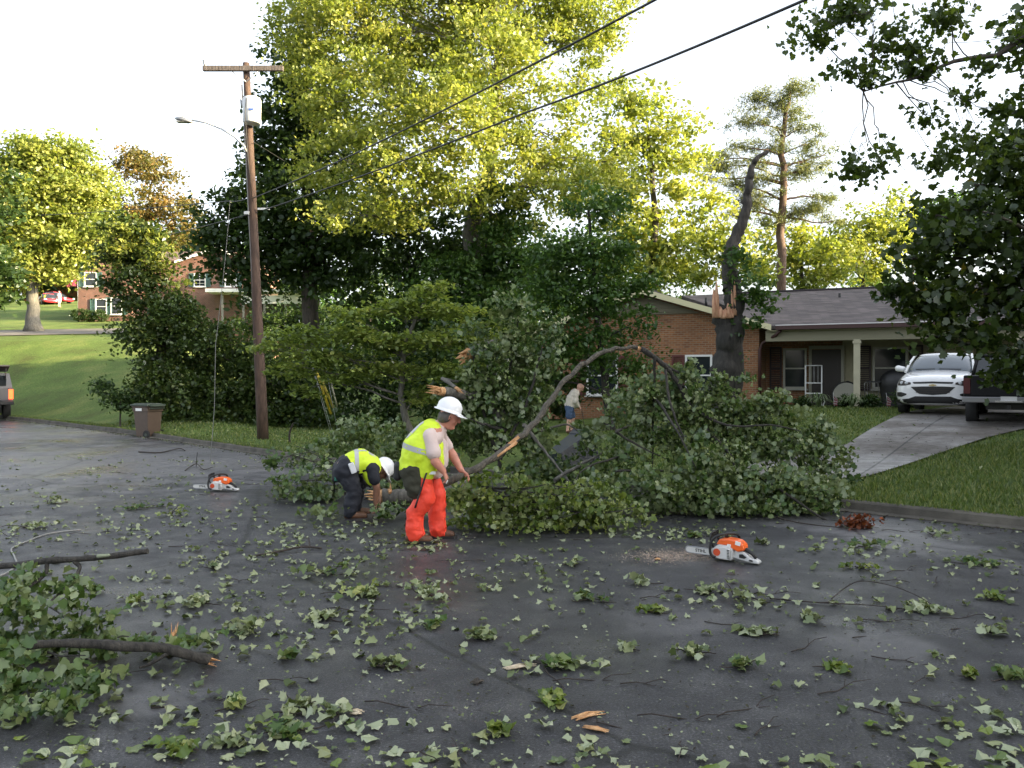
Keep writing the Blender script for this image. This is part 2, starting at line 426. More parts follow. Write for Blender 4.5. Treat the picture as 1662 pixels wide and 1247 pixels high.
# cracks
vo_ = N.new('ShaderNodeTexVoronoi'); vo_.feature = 'DISTANCE_TO_EDGE'; vo_.inputs['Scale'].default_value = .22
wv = N.new('ShaderNodeMixRGB'); wv.inputs[0].default_value = .12; L.new(geo, wv.inputs[1]); nk = noise(1.3, 6, .7); L.new(nk.outputs['Color'], wv.inputs[2]); L.new(wv.outputs[0], vo_.inputs[0])
ck = N.new('ShaderNodeMapRange'); ck.inputs['From Min'].default_value = .002; ck.inputs['From Max'].default_value = .006; ck.inputs['To Min'].default_value = .35; ck.inputs['To Max'].default_value = 1; L.new(vo_.outputs['Distance'], ck.inputs[0])
sc_ = N.new('ShaderNodeVectorMath'); sc_.operation = 'SCALE'; L.new(src, sc_.inputs[0]); L.new(ck.outputs[0], sc_.inputs['Scale'])
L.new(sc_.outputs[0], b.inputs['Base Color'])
wet = N.new('ShaderNodeMapRange'); wet.inputs['From Min'].default_value = .42; wet.inputs['From Max'].default_value = .62; wet.inputs['To Min'].default_value = .55; wet.inputs['To Max'].default_value = .27
L.new(na.outputs['Fac'], wet.inputs[0]); L.new(wet.outputs[0], b.inputs['Roughness'])
bs = N.new('ShaderNodeMapRange'); bs.inputs['From Min'].default_value = .45; bs.inputs['From Max'].default_value = .66; bs.inputs['To Min'].default_value = 1.; bs.inputs['To Max'].default_value = .35
L.new(na.outputs['Fac'], bs.inputs[0])
bp = N.new('ShaderNodeBump'); bp.inputs['Distance'].default_value = .006; L.new(bs.outputs[0], bp.inputs['Strength'])
ad = N.new('ShaderNodeMath'); L.new(nb.outputs['Fac'], ad.inputs[0]); L.new(nd.outputs['Fac'], ad.inputs[1]); L.new(ad.outputs[0], bp.inputs['Height'])
L.new(bp.outputs[0], b.inputs['Normal']); b.inputs['Specular IOR Level'].default_value = .5
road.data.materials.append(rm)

# kerb
mb = MB(); W_ = .16; kp = []
for i in range(len(KL)-1):
    a = Vector(KL[i]); c = Vector(KL[i+1]); n = max(1, int((c-a).length/1.0))
    for k in range(n): kp.append(a.lerp(c, k/n))
kp.append(Vector(KL[-1])); rg = RG(4)
VV = []; FF = []
for i, p in enumerate(kp):
    t = (kp[min(i+1, len(kp)-1)]-kp[max(i-1, 0)]).normalized(); nn = Vector((-t.y, t.x))
    hh = .115 + rg.normal()*.006
    for o_, z in ((-.17, -.05), (-.17, .012), (-.015, .02), (.0, hh-.015), (.02, hh), (.15, hh+.004), (.15, -.08)):
        q = p+nn*o_; VV.append((q.x, q.y, z))
for i in range(len(kp)-1):
    for k in range(6): FF.append((i*7+k, i*7+k+1, (i+1)*7+k+1, (i+1)*7+k))
mb.add(VV, FF); kerbm = mat('kerb_concrete', (.075, .068, .056), .85, var=.5, vscale=3, bump=.5, bscale=60)
mb.obj('kerb', kerbm, kind='structure', label='dirty low concrete kerb along the street')

def sheet(name, outline, m, off=.02, step=.6, label=None):
    """terrain-following sheet inside a 2D outline"""
    o = np.array(outline); x0, y0 = o.min(0); x1, y1 = o.max(0)
    import bmesh
    me = bpy.data.meshes.new(name); bm = bmesh.new()
    vs = [bm.verts.new((x, y, 0)) for x, y in outline]; bm.faces.new(vs)
    for ax, lo, hi in ((0, x0, x1), (1, y0, y1)):
        k = lo+step
        while k < hi:
            co = [0, 0, 0]; co[ax] = k; no = [0, 0, 0]; no[ax] = 1
            bmesh.ops.bisect_plane(bm, geom=bm.verts[:]+bm.edges[:]+bm.faces[:], plane_co=co, plane_no=no); k += step
    P_ = np.array([v.co[:2] for v in bm.verts]); hh = height(P_[:, 0], P_[:, 1])
    for v, h_ in zip(bm.verts, hh): v.co.z = max(h_, .0)+off
    bmesh.ops.recalc_face_normals(bm, faces=bm.faces)
    bm.to_mesh(me); bm.free()
    if me.polygons and me.polygons[0].normal.z < 0: me.flip_normals()
    me.materials.append(m); me.polygons.foreach_set('use_smooth', [True]*len(me.polygons))
    return mk(name, label, None, kind='structure', data=me)
concm = bpy.data.materials.new('driveway_concrete'); concm.use_nodes = True; nt = concm.node_tree; N = nt.nodes; L = nt.links; b = N['Principled BSDF']; tc = N.new('ShaderNodeTexCoord')
n1 = noise(.55, 8, .62); n2 = noise(7, 6, .7); n3 = noise(90, 3, .7)
r1 = ramp(nt, [(.32, (.075, .062, .052)), (.5, (.16, .148, .138)), (.62, (.21, .20, .195))]); L.new(n1.outputs['Fac'], r1.inputs[0])
r2 = ramp(nt, [(.3, (.55, .53, .5)), (.55, (1, 1, 1)), (.75, (1.15, 1.15, 1.15))]); L.new(n2.outputs['Fac'], r2.inputs[0])
mx = N.new('ShaderNodeMixRGB'); mx.blend_type = 'MULTIPLY'; mx.inputs[0].default_value = 1; L.new(r1.outputs[0], mx.inputs[1]); L.new(r2.outputs[0], mx.inputs[2])
br = N.new('ShaderNodeTexBrick'); br.offset = 0; br.inputs['Scale'].default_value = 1; br.inputs['Brick Width'].default_value = 3.1; br.inputs['Row Height'].default_value = 3.1; br.inputs['Mortar Size'].default_value = .022; br.inputs['Mortar Smooth'].default_value = .2
mp = N.new('ShaderNodeMapping'); mp.inputs['Rotation'].default_value = (0, 0, .62); L.new(tc.outputs['Object'], mp.inputs[0]); L.new(mp.outputs[0], br.inputs[0])
m2_ = N.new('ShaderNodeMixRGB'); m2_.inputs[2].default_value = (.03, .028, .025, 1); L.new(br.outputs['Fac'], m2_.inputs[0]); L.new(mx.outputs[0], m2_.inputs[1]); L.new(m2_.outputs[0], b.inputs['Base Color'])
rr_ = N.new('ShaderNodeMapRange'); rr_.inputs['From Min'].default_value = .4; rr_.inputs['From Max'].default_value = .62; rr_.inputs['To Min'].default_value = .75; rr_.inputs['To Max'].default_value = .32; L.new(n1.outputs['Fac'], rr_.inputs[0]); L.new(rr_.outputs[0], b.inputs['Roughness'])
bp = N.new('ShaderNodeBump'); bp.inputs['Strength'].default_value = .3; bp.inputs['Distance'].default_value = .01; L.new(n3.outputs['Fac'], bp.inputs['Height']); L.new(bp.outputs[0], b.inputs['Normal'])
def px2(px, d): return ((px-CX)/F*d, d)
# driveway of the near house
sheet('driveway', [px2(1140, 13.6), px2(1392, 12.7), px2(1480, 14.0), px2(1600, 16.2), px2(1720, 18.2), (26, 20), (26, 27), px2(1560, 27), px2(1490, 23.5), px2(1440, 19.6), px2(1375, 16.4), px2(1240, 15.0)], concm, .035, .7, 'wet concrete driveway of the brick house')
drm = mat('old_driveway', (.13, .12, .11), .8, var=.25, vscale=1.5, bump=.2)
sheet('driveway', [(-70, 46), (-44, 50.5), (-35, 53), (-27, 55.5), (-22, 57.5), (-22, 62), (-29, 61), (-37, 58.5), (-46, 55.5), (-70, 52)], drm, .05, .9, 'grey driveway crossing the hillside lawn')
# ------------------------------------------------------------------ foliage materials
bark = barkmat('bark', (.02, .017, .014), (.085, .07, .055))
barkg = barkmat('bark_grey', (.05, .048, .04), (.16, .15, .13))
barkp = barkmat('bark_pine', (.05, .03, .02), (.16, .10, .07))
barkb = barkmat('bark_wet', (.012, .011, .010), (.055, .05, .042), 10)
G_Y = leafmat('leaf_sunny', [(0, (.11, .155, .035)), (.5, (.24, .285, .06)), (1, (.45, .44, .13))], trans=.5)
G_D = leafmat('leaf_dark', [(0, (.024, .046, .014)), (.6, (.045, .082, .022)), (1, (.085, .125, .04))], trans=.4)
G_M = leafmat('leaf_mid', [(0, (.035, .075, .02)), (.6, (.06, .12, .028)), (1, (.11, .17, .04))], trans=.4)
G_O = leafmat('leaf_orange', [(0, (.07, .09, .025)), (.5, (.16, .13, .04)), (1, (.30, .17, .05))], trans=.45)
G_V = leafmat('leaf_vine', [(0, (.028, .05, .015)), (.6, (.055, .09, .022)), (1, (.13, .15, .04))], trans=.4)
G_DOG = leafmat('leaf_dogwood', [(0, (.10, .15, .04)), (.6, (.19, .25, .065)), (1, (.32, .34, .11))], trans=.5)
G_R = leafmat('leaf_maple', [(0, (.022, .042, .008)), (.6, (.045, .075, .012)), (.98, (.09, .12, .02)), (1, (.35, .24, .02))], trans=.35, gloss=.05)
G_RO = leafmat('leaf_maple_backlit', [(0, (.035, .06, .012)), (.6, (.07, .11, .02)), (.98, (.11, .15, .03)), (1, (.4, .3, .03))], trans=.55)  # maple leaf colours lightened to imitate light coming from behind
G_PINE = leafmat('needles', [(0, (.08, .11, .05)), (1, (.24, .25, .12))], trans=.4)
G_F = leafmat('leaf_fallen', [(0, (.03, .065, .012)), (.5, (.07, .125, .024)), (.8, (.13, .185, .05)), (1, (.30, .32, .16))], back=(.22, .27, .13), trans=.25, gloss=.05)
G_FY = leafmat('leaf_fallen_yellow', [(0, (.055, .10, .015)), (.5, (.12, .18, .025)), (.85, (.22, .27, .05)), (1, (.40, .40, .15))], back=(.28, .33, .14), trans=.3, gloss=.05)

def pb(d, *lst, dd=None):
    """blobs given as (px,py,rx px,ry px[,dy]) at distance d"""
    out = []
    for q in lst:
        px, py, rx, ry = q[:4]; dy = q[4] if len(q) > 4 else 0
        s = (d+dy)/F; c = P(px, py, d+dy)
        out.append((c.x, c.y, c.z, rx*s, (dd or .8)*rx*s, ry*s))
    return out
def T(px, py, d): return tuple(P(px, py, d))
def tr(px, d, *pts):
    b = on(px, d); return [(b.x, b.y, b.z-.1)] + [tuple(P(x, y, dd)) for x, y, dd in pts]

# big sunlit maple in the middle
r = RG(11)
bl = pb(34, (560, 60, 120, 90), (700, 20, 120, 90, 2), (850, 10, 110, 90), (950, 60, 75, 60), (500, 40, 70, 60, 2), (960, 140, 50, 40), (800, 110, 110, 80, -3),
        (600, 170, 110, 80, -2), (520, 150, 55, 60), (720, 200, 110, 80, -4), (880, 215, 90, 65, -1), (560, 260, 90, 60, -3), (660, 290, 100, 60, -4), (590, 350, 80, 38, -4),
        (760, 300, 80, 55, -4), (880, 300, 100, 60, -2), (970, 290, 65, 55), (1010, 250, 45, 50), (700, 120, 100, 70, 3), (620, 330, 70, 40, 1), (960, 20, 70, 50), (700, -90, 160, 70), (880, -80, 120, 60), (830, 380, 60, 30))
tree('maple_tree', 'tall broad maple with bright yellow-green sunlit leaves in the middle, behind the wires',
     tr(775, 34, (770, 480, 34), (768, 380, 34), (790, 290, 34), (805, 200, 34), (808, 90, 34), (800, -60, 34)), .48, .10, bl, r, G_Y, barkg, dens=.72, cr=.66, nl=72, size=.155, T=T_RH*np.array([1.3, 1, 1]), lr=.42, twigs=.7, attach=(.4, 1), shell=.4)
# dark trees left of it
r = RG(12)
bl = pb(38, (470, 175, 65, 60), (520, 250, 80, 60), (450, 245, 60, 60), (410, 330, 60, 50), (470, 330, 80, 60), (560, 360, 80, 60), (350, 350, 40, 40), (345, 385, 40, 40), (330, 420, 30, 40), (380, 430, 50, 40), (400, 480, 40, 30), (450, 400, 80, 50), (395, 370, 60, 40),
        (480, 110, 50, 50), (520, 130, 55, 50), (500, 200, 60, 60), (400, 235, 35, 35), (530, 430, 90, 45), (440, 440, 60, 30))
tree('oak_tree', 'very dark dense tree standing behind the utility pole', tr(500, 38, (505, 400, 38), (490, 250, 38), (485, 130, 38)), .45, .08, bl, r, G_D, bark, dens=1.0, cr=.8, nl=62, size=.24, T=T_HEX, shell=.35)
r = RG(13)
bl = pb(37, (620, 420, 80, 50), (700, 430, 80, 60), (660, 360, 90, 45), (760, 400, 80, 50), (830, 360, 70, 50), (800, 450, 80, 50), (580, 490, 60, 30), (860, 440, 60, 60), (700, 490, 90, 35), (600, 560, 70, 60), (700, 570, 80, 60), (800, 540, 80, 60))
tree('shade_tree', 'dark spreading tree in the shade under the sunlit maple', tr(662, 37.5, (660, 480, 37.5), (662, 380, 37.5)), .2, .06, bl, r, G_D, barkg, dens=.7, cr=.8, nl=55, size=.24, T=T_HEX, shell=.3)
# vine wrapped trunk of the maple
r = RG(14)
bl = pb(32.5, (800, 330, 35, 40), (820, 400, 45, 45), (790, 450, 50, 50), (770, 520, 50, 50), (850, 330, 30, 30), (810, 480, 50, 40), (730, 430, 50, 40), (860, 440, 50, 40), (700, 480, 50, 30))
tree('climbing_vine', 'grey-green vine climbing the trunk of the sunlit maple', [tuple(on(780, 33.2)), T(785, 420, 33.2), T(800, 330, 33.2)], .06, .03, bl, r, G_M, bark, dens=1.5, cr=.6, nl=60, size=.17, cat='vine', T=T_HEX, shell=.3)
# right of centre: mid trees
r = RG(15)
bl = pb(46, (1000, 190, 60, 45), (1070, 200, 60, 50), (1020, 270, 65, 60), (1080, 300, 55, 60), (1060, 380, 60, 50), (1010, 370, 60, 50), (1090, 240, 35, 40), (1100, 420, 55, 45), (960, 330, 50, 60), (1030, 440, 70, 50))
tree('poplar_tree', 'tall yellow-green tree left of the pine, behind the house', tr(1060, 46, (1062, 350, 46), (1050, 200, 46)), .3, .06, bl, r, G_Y, bark, dens=.8, cr=.9, nl=58, size=.26, T=T_HEX, shell=.35)
r = RG(16)
bl = pb(24, (960, 330, 60, 40), (900, 420, 60, 40), (960, 420, 70, 50), (1010, 400, 50, 40), (1000, 470, 60, 45), (930, 480, 75, 45), (870, 480, 50, 40), (1030, 530, 35, 35), (960, 550, 80, 40), (890, 560, 55, 40), (1000, 590, 60, 30), (1045, 460, 30, 30), (880, 620, 50, 35, 1))
tree('small_tree', 'rounded mid-green tree with several leaning dark stems behind the bent-over bald man',
     tr(990, 24, (985, 640, 24), (975, 560, 24), (960, 420, 24), (955, 340, 24)), .15, .04, bl, r, G_M, barkb, dens=1.1, cr=.5, nl=66, size=.12, T=T_HEX, shell=.3, attach=(.2, 1), droop=.4)
# pine
r = RG(17)
bl = []
pin = [(1285, 150, 45, 18), (1240, 165, 45, 16), (1215, 200, 45, 16), (1290, 185, 35, 14), (1310, 235, 35, 14), (1170, 260, 40, 14), (1200, 240, 40, 12), (1230, 265, 38, 12), (1300, 280, 50, 16), (1340, 250, 25, 12), (1190, 300, 45, 14), (1240, 320, 40, 14), (1330, 320, 40, 12), (1150, 290, 25, 12), (1350, 360, 25, 12), (1290, 345, 35, 14), (1200, 350, 35, 12), (1260, 210, 25, 12), (1255, 240, 35, 16), (1230, 290, 40, 16), (1300, 210, 40, 16), (1320, 340, 45, 16), (1215, 330, 40, 18), (1265, 360, 40, 14), (1170, 275, 45, 16), (1270, 175, 35, 18), (1310, 265, 35, 16)]
bl = pb(52, *pin)
tree('pine_tree', 'tall scraggy pine with open tufts of needles above the brick house roof', tr(1270, 52, (1268, 410, 52), (1270, 300, 52), (1268, 240, 52), (1275, 180, 52), (1282, 150, 52)), .32, .08, bl, r, G_PINE, barkp, dens=.9, cr=.58, nl=62, size=.26, T=T_RH*np.array([.3, 1, 1]), shell=.1, lr=.5, attach=(.3, 1), flat=.5)
# bright background thicket beyond the house
for k, (seed, px, d, lab, nm, spec) in enumerate([
    (21, 1180, 48, 'yellow-lit bushy tree directly left of the snapped trunk, behind the roof', 'bushy_tree', [(1140, 390, 50, 50), (1130, 300, 40, 60), (1160, 340, 30, 40), (1190, 400, 55, 45), (1120, 440, 50, 30), (1180, 340, 30, 30), (1210, 440, 55, 30)]),
    (22, 1300, 55, 'low gold-lit tree behind the middle of the shingle roof', 'bushy_tree', [(1260, 440, 50, 40), (1240, 370, 35, 40), (1300, 370, 40, 30), (1320, 410, 45, 30), (1310, 445, 50, 40), (1350, 430, 50, 40), (1280, 400, 30, 30)]),
    (23, 1400, 60, 'brightest yellow tree at the right end of the shingle roof', 'bushy_tree', [(1360, 400, 40, 40), (1400, 370, 45, 45), (1380, 420, 55, 50), (1430, 400, 45, 60), (1450, 350, 40, 40), (1340, 410, 30, 40)]),
    (24, 1480, 75, 'distant grey-green tree crown left of the dark right-hand maple', 'bushy_tree', [(1470, 370, 50, 35), (1520, 380, 60, 50), (1560, 360, 60, 50)])]):
    r = RG(seed)
    tree(nm, lab, tr(px, d, (px, 400, d)), .25, .08, pb(d, *spec), r, G_M if seed == 24 else G_Y, bark, dens=1.05, cr=1.0, nl=60, size=.30, T=T_RH, shell=.3, group='trees beyond the brick house')
# thin stems behind snag
# left side
r = RG(31)
bl = pb(58, (150, 320, 45, 40), (160, 300, 25, 25), (30, 250, 40, 30), (90, 260, 60, 40), (40, 270, 45, 40), (130, 310, 50, 50), (60, 330, 80, 60), (110, 380, 70, 50), (20, 380, 60, 50), (60, 420, 80, 40), (150, 370, 30, 40), (10, 440, 40, 50), (105, 425, 40, 18), (60, 300, 50, 45), (105, 450, 30, 12), (10, 320, 40, 60))
tree('maple_tree', 'round yellow-topped maple with a pale flared trunk on the left hillside lawn', tr(55, 58, (53, 490, 58), (55, 400, 58), (70, 290, 58)), .5, .13, bl, r, G_Y, barkg, dens=1.25, cr=1.0, nl=95, size=.25, T=T_HEX, shell=.45)
r = RG(32)
bl = pb(48, (0, 300, 30, 50), (-20, 380, 50, 60), (5, 440, 30, 35), (-30, 460, 50, 40), (10, 480, 18, 14))
tree('shade_tree', 'dark green tree cut off by the left edge of the picture', tr(-50, 48, (-45, 420, 48), (-30, 330, 48)), .35, .1, bl, r, G_D, bark, dens=.9, cr=.9, nl=60, size=.28, T=T_HEX)
r = RG(33)
bl = pb(105, (215, 260, 45, 30), (260, 280, 45, 35), (230, 330, 55, 40), (290, 340, 40, 35), (200, 380, 60, 40), (270, 390, 60, 35), (190, 300, 25, 25), (320, 380, 30, 30), (165, 400, 40, 40))
tree('autumn_tree', 'orange-tinted tree behind the roof of the far brick house', tr(245, 105, (245, 400, 105), (245, 300, 105)), .5, .12, bl, r, G_O, bark, dens=.8, cr=1.6, nl=100, size=.42, T=T_RH, shell=.2)
r = RG(34)
for (px, d, seed, spec, lab) in [(300, 112, 41, [(170, 440, 60, 30), (240, 420, 60, 35), (310, 410, 50, 35), (360, 420, 50, 40), (300, 440, 60, 30)], 'dark woodland tree directly behind the far brick roof'),
                                 (-40, 120, 42, [(-30, 400, 80, 60), (40, 430, 60, 40), (110, 430, 60, 40), (-60, 330, 60, 50)], 'dark woodland tree at the top of the left hill'),
                                 (600, 70, 43, [(560, 420, 70, 50), (640, 430, 70, 50), (620, 480, 80, 40), (480, 450, 60, 40), (700, 500, 60, 40), (900, 480, 70, 60), (820, 520, 70, 60)], 'dark woodland tree deep behind the maple trunk'),
                                 (1000, 62, 44, [(940, 420, 70, 50), (1020, 450, 70, 50), (1100, 450, 60, 40), (980, 520, 80, 50), (1080, 520, 60, 40)], 'dark woodland tree behind the left gable of the near house')]:
    tree('woodland_tree', lab, tr(px, d, (px, 400, d)), .4, .1, pb(d, *spec), RG(seed), G_M if seed != 43 else G_D, bark, dens=.8, cr=d/50, nl=60, size=.33*d/60, T=T_RH, shell=.2, group='woodland trees in the background')

# vine-swallowed snag and hedge on the left
r = RG(35)
bl = pb(27.5, (195, 375, 28, 32), (235, 385, 40, 30), (215, 410, 40, 40), (180, 430, 20, 40), (255, 445, 30, 30), (225, 450, 40, 40), (290, 505, 35, 28), (260, 500, 60, 40), (200, 470, 22, 30), (330, 555, 50, 40), (260, 560, 55, 45), (380, 560, 40, 45), (220, 540, 30, 30), (290, 620, 65, 50), (370, 630, 60, 50), (245, 640, 30, 40), (430, 600, 50, 55), (450, 660, 50, 30), (300, 670, 70, 22), (400, 680, 70, 22), (500, 640, 50, 50), (520, 680, 60, 20))
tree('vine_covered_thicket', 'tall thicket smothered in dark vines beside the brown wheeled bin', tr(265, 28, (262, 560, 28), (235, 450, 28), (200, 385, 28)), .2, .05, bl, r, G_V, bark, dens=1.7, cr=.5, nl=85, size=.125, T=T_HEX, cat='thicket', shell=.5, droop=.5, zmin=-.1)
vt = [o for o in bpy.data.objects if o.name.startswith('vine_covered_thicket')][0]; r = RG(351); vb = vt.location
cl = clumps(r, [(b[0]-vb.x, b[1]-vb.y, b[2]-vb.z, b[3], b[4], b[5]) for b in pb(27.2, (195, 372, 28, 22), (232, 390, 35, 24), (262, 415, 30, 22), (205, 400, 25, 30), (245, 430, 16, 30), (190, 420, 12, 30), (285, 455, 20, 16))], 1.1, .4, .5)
foliage('sun_tinted_vine', r, cl, .4, 60, .12, T_HEX, G_Y, vt, droop=.6)  # yellow leaf colour paints sunlight onto the top of the thicket
r = RG(36)
bl = pb(27, (185, 640, 25, 22), (200, 655, 30, 18), (165, 625, 14, 10))
tree('shrub', 'low dark shrub on the lawn left of the brown wheeled bin', tr(195, 27, (195, 650, 27)), .03, .02, bl, r, G_D, bark, dens=1., cr=.35, nl=60, size=.11, cat='shrub', T=T_HEX, zmin=-.1)
# dark backdrop shrubs between thicket and dogwood
r = RG(37)
bl = pb(26, (560, 590, 60, 50), (620, 600, 60, 60), (690, 640, 60, 50), (600, 660, 70, 30), (760, 640, 60, 50), (830, 660, 60, 35), (720, 560, 60, 50), (520, 600, 40, 40))
tree('understory_thicket', 'dark undergrowth in the shade behind the dogwood', tr(640, 27, (640, 640, 27)), .08, .03, bl, r, G_D, bark, dens=.9, cr=.5, nl=60, size=.14, cat='thicket', T=T_HEX, shell=.3, zmin=-.1)
r = RG(371)
bl = pb(25.5, (860, 640, 45, 30), (920, 610, 50, 35), (900, 655, 50, 20), (1010, 650, 35, 20), (1050, 640, 40, 25), (1060, 600, 30, 25), (870, 590, 50, 35), (800, 620, 40, 40))
tree('understory_thicket', 'dark shrubs against the brick wing behind the bald man', tr(880, 25.8, (880, 640, 25.8)), .08, .03, bl, r, G_D, bark, dens=1.0, cr=.45, nl=62, size=.12, cat='thicket', T=T_HEX, shell=.3, zmin=-.1)
r = RG(372)
tree('background_shrub', 'dark bushes right of the utility pole below the white porch band', tr(470, 50, (470, 540, 50)), .08, .03, pb(50, (440, 525, 40, 28), (490, 520, 40, 24), (530, 530, 40, 35), (460, 550, 60, 25), (410, 540, 40, 30)), r, G_D, bark, dens=1.1, cr=.7, nl=65, size=.2, cat='shrub', T=T_RH, shell=.3)
# dogwood
r = RG(38)
bl = pb(17.5, (700, 470, 40, 20), (660, 500, 60, 18), (740, 505, 55, 18), (560, 515, 50, 16), (600, 545, 70, 16), (500, 545, 60, 16), (450, 565, 45, 16), (530, 580, 70, 14), (640, 560, 70, 16), (720, 550, 70, 18), (470, 600, 50, 14), (560, 615, 60, 12), (640, 600, 70, 14), (720, 600, 60, 16), (780, 540, 45, 20), (500, 630, 35, 12), (680, 640, 50, 14), (610, 500, 40, 14), (770, 590, 30, 16))
tree('dogwood_tree', 'low wide dogwood with flat yellow-green layers between the pole and the fallen boughs', tr(668, 17.5, (664, 700, 17.5), (650, 640, 17.5), (655, 560, 17.5), (690, 490, 17.5)), .10, .03, bl, r, G_DOG, barkg, dens=2.4, cr=.36, nl=50, size=.10, T=T_HEX, flat=.28, up=1.1, droop=.35, shell=.15, attach=(.2, 1), twigs=.6, lr=.5)
# right foreground maple
r = RG(39)
bl = pb(13.5, (1480, 420, 45, 35), (1520, 350, 55, 45), (1580, 300, 60, 50), (1640, 260, 60, 60), (1500, 480, 60, 40), (1580, 400, 70, 55), (1660, 380, 70, 60), (1560, 490, 70, 45), (1640, 490, 70, 50), (1500, 545, 55, 30), (1580, 560, 60, 28), (1650, 580, 60, 28), (1660, 160, 30, 60), (1720, 300, 80, 80), (1730, 450, 90, 80), (1740, 180, 80, 80), (1720, 40, 70, 80), (1800, 350, 100, 100), (1560, 340, 40, 30, -1.5), (1630, 620, 35, 14), (1740, 560, 80, 40), (1455, 465, 25, 28))
tree('maple_tree', 'dark leafy maple filling the right edge in front of the parked cars', [(10.2, 14.5, hz(10.2, 14.5)-.1), (10.1, 14.4, 2.2), (9.8, 14.2, 4.0), (9.6, 14, 7.5)], .28, .08, bl, r, G_R, bark, dens=1.1, cr=.42, nl=52, size=.125, T=T_MAP, shell=.35, up=.5, droop=.5, attach=(.3, 1))
r = RG(40)
bl = pb(9.5, (1310, 60, 35, 40), (1370, 20, 50, 30), (1420, 60, 40, 28), (1480, 90, 45, 28), (1380, 125, 35, 28), (1420, 130, 30, 25), (1520, 30, 40, 30), (1560, 15, 30, 25), (1390, 260, 36, 26), (1430, 235, 22, 22), (1500, 190, 22, 22), (1500, 130, 25, 18), (1570, 160, 35, 20), (1600, 120, 30, 22), (1540, 250, 45, 18), (1590, 220, 45, 22), (1650, 60, 25, 45), (1560, 270, 40, 16), (1620, 180, 30, 30), (1420, 275, 22, 12), (1720, 60, 60, 60))
tree('maple_tree', 'overhanging maple with thin leafy twigs against the white sky at top right', [(9.0, 7.0, hz(9.0, 7.0)-.1), (8.9, 7.4, 3.4), T(1800, 90, 9.3), T(1680, 60, 9.5), T(1590, 90, 9.5), T(1500, 120, 9.5), T(1400, 150, 9.5)], .16, .008, bl, r, G_RO, bark, dens=2.1, cr=.24, nl=26, size=.070, T=T_MAP, shell=.1, up=.1, attach=(.5, 1), lr=.3, twigs=1.5, taper=.35, wob=.45)
# trees outside the frame on the right that shade the street
for k, (x, y, h_, rr_) in enumerate([(30, 14, 15, 6), (34, 26, 17.5, 6.5), (24, 3, 13, 5), (38, 38, 16, 7), (46, 50, 15, 7), (27, 30, 9, 5), (22, -7, 12, 5), (26, 9, 13, 5), (23, -16, 12, 6), (33, 19, 16, 6), (26, -24, 13, 6), (40, 8, 20, 7)]):
    z0 = hz(x, y); r = RG(60+k)
    bl = [(x+r.normal()*rr_*.5, y+r.normal()*rr_*.6, z0+h_*f, rr_*.7, rr_*.8, h_*.22) for f in (.2, .3, .45, .55, .65, .78, .5)]
    tree('unseen_shade_tree', ['broad tree beyond the right edge beside the driveway', 'tall tree behind the parked pickup, out of frame', 'tree on the near right verge, out of frame', 'tall tree behind the right end of the brick house, out of frame', 'highest tree far behind the right end of the house, out of frame', 'low tree next to the right end of the brick house', 'tree behind the camera on the right verge', 'tree beside the driveway, beyond the right edge', 'tree furthest behind the camera on the right', 'tree in the second row beyond the pickup', 'last tree of the row behind the camera', 'tall tree in the back row, level with the driveway mouth'][k],
         [(x, y, z0-.1), (x, y, z0+h_*.5), (x, y, z0+h_*.85)], .35, .1, bl, r, G_M, bark, dens=.9, cr=1.2, nl=60, size=.45, T=T_RH, shell=.2, group='trees right of the frame')
# ------------------------------------------------------------------ plain materials
m_white = mat('white_paint', (.78, .78, .76), .5); m_cream = mat('cream_paint', (.44, .41, .29), .6, var=.08, vscale=3)
m_siding = mat('cream_siding', (.34, .31, .20), .7, var=.06); m_glass = mat('window_glass', (.02, .025, .03), .06, spec=.8)
m_curt = mat('curtain', (.25, .25, .24), .8); m_shut = mat('shutter_maroon', (.12, .035, .03), .55); m_shutg = mat('shutter_green', (.06, .13, .12), .6)
m_maroon = mat('gutter_maroon', (.05, .018, .016), .45); m_dark = mat('dark_door', (.03, .022, .018), .5); m_black = mat('black_plastic', (.012, .012, .013), .45)
m_rub = mat('rubber', (.014, .014, .014), .8); m_metal = mat('grey_metal', (.35, .36, .37), .35, metal=.8); m_galv = mat('galvanised', (.5, .52, .53), .5, metal=.4)
m_chrome = mat('chrome', (.6, .6, .6), .15, metal=1); m_foundation = mat('concrete_block', (.25, .24, .22), .85, var=.2)
m_red = mat('red_paint', (.35, .02, .03), .25, coat=.6); m_wood = barkmat('split_wood', (.42, .19, .07), (.72, .45, .23), 8); m_woodp = barkmat('pale_wood', (.45, .35, .22), (.75, .66, .5), 8)
m_brick = brickmat('brick', (.30, .125, .05), (.19, .075, .035), (.27, .20, .13))
m_brickd = brickmat('brick_far', (.20, .085, .058), (.14, .062, .045), (.22, .18, .15), big=.12)
m_roof = brickmat('shingles', (.150, .124, .122), (.078, .066, .066), (.045, .038, .038), bw=.33, bh=.058, mort=.006, bumpd=.006, big=.15)
m_rooff = brickmat('shingles_brown', (.17, .11, .09), (.11, .075, .065), (.06, .05, .04), bw=.33, bh=.058, mort=.004, big=.15)

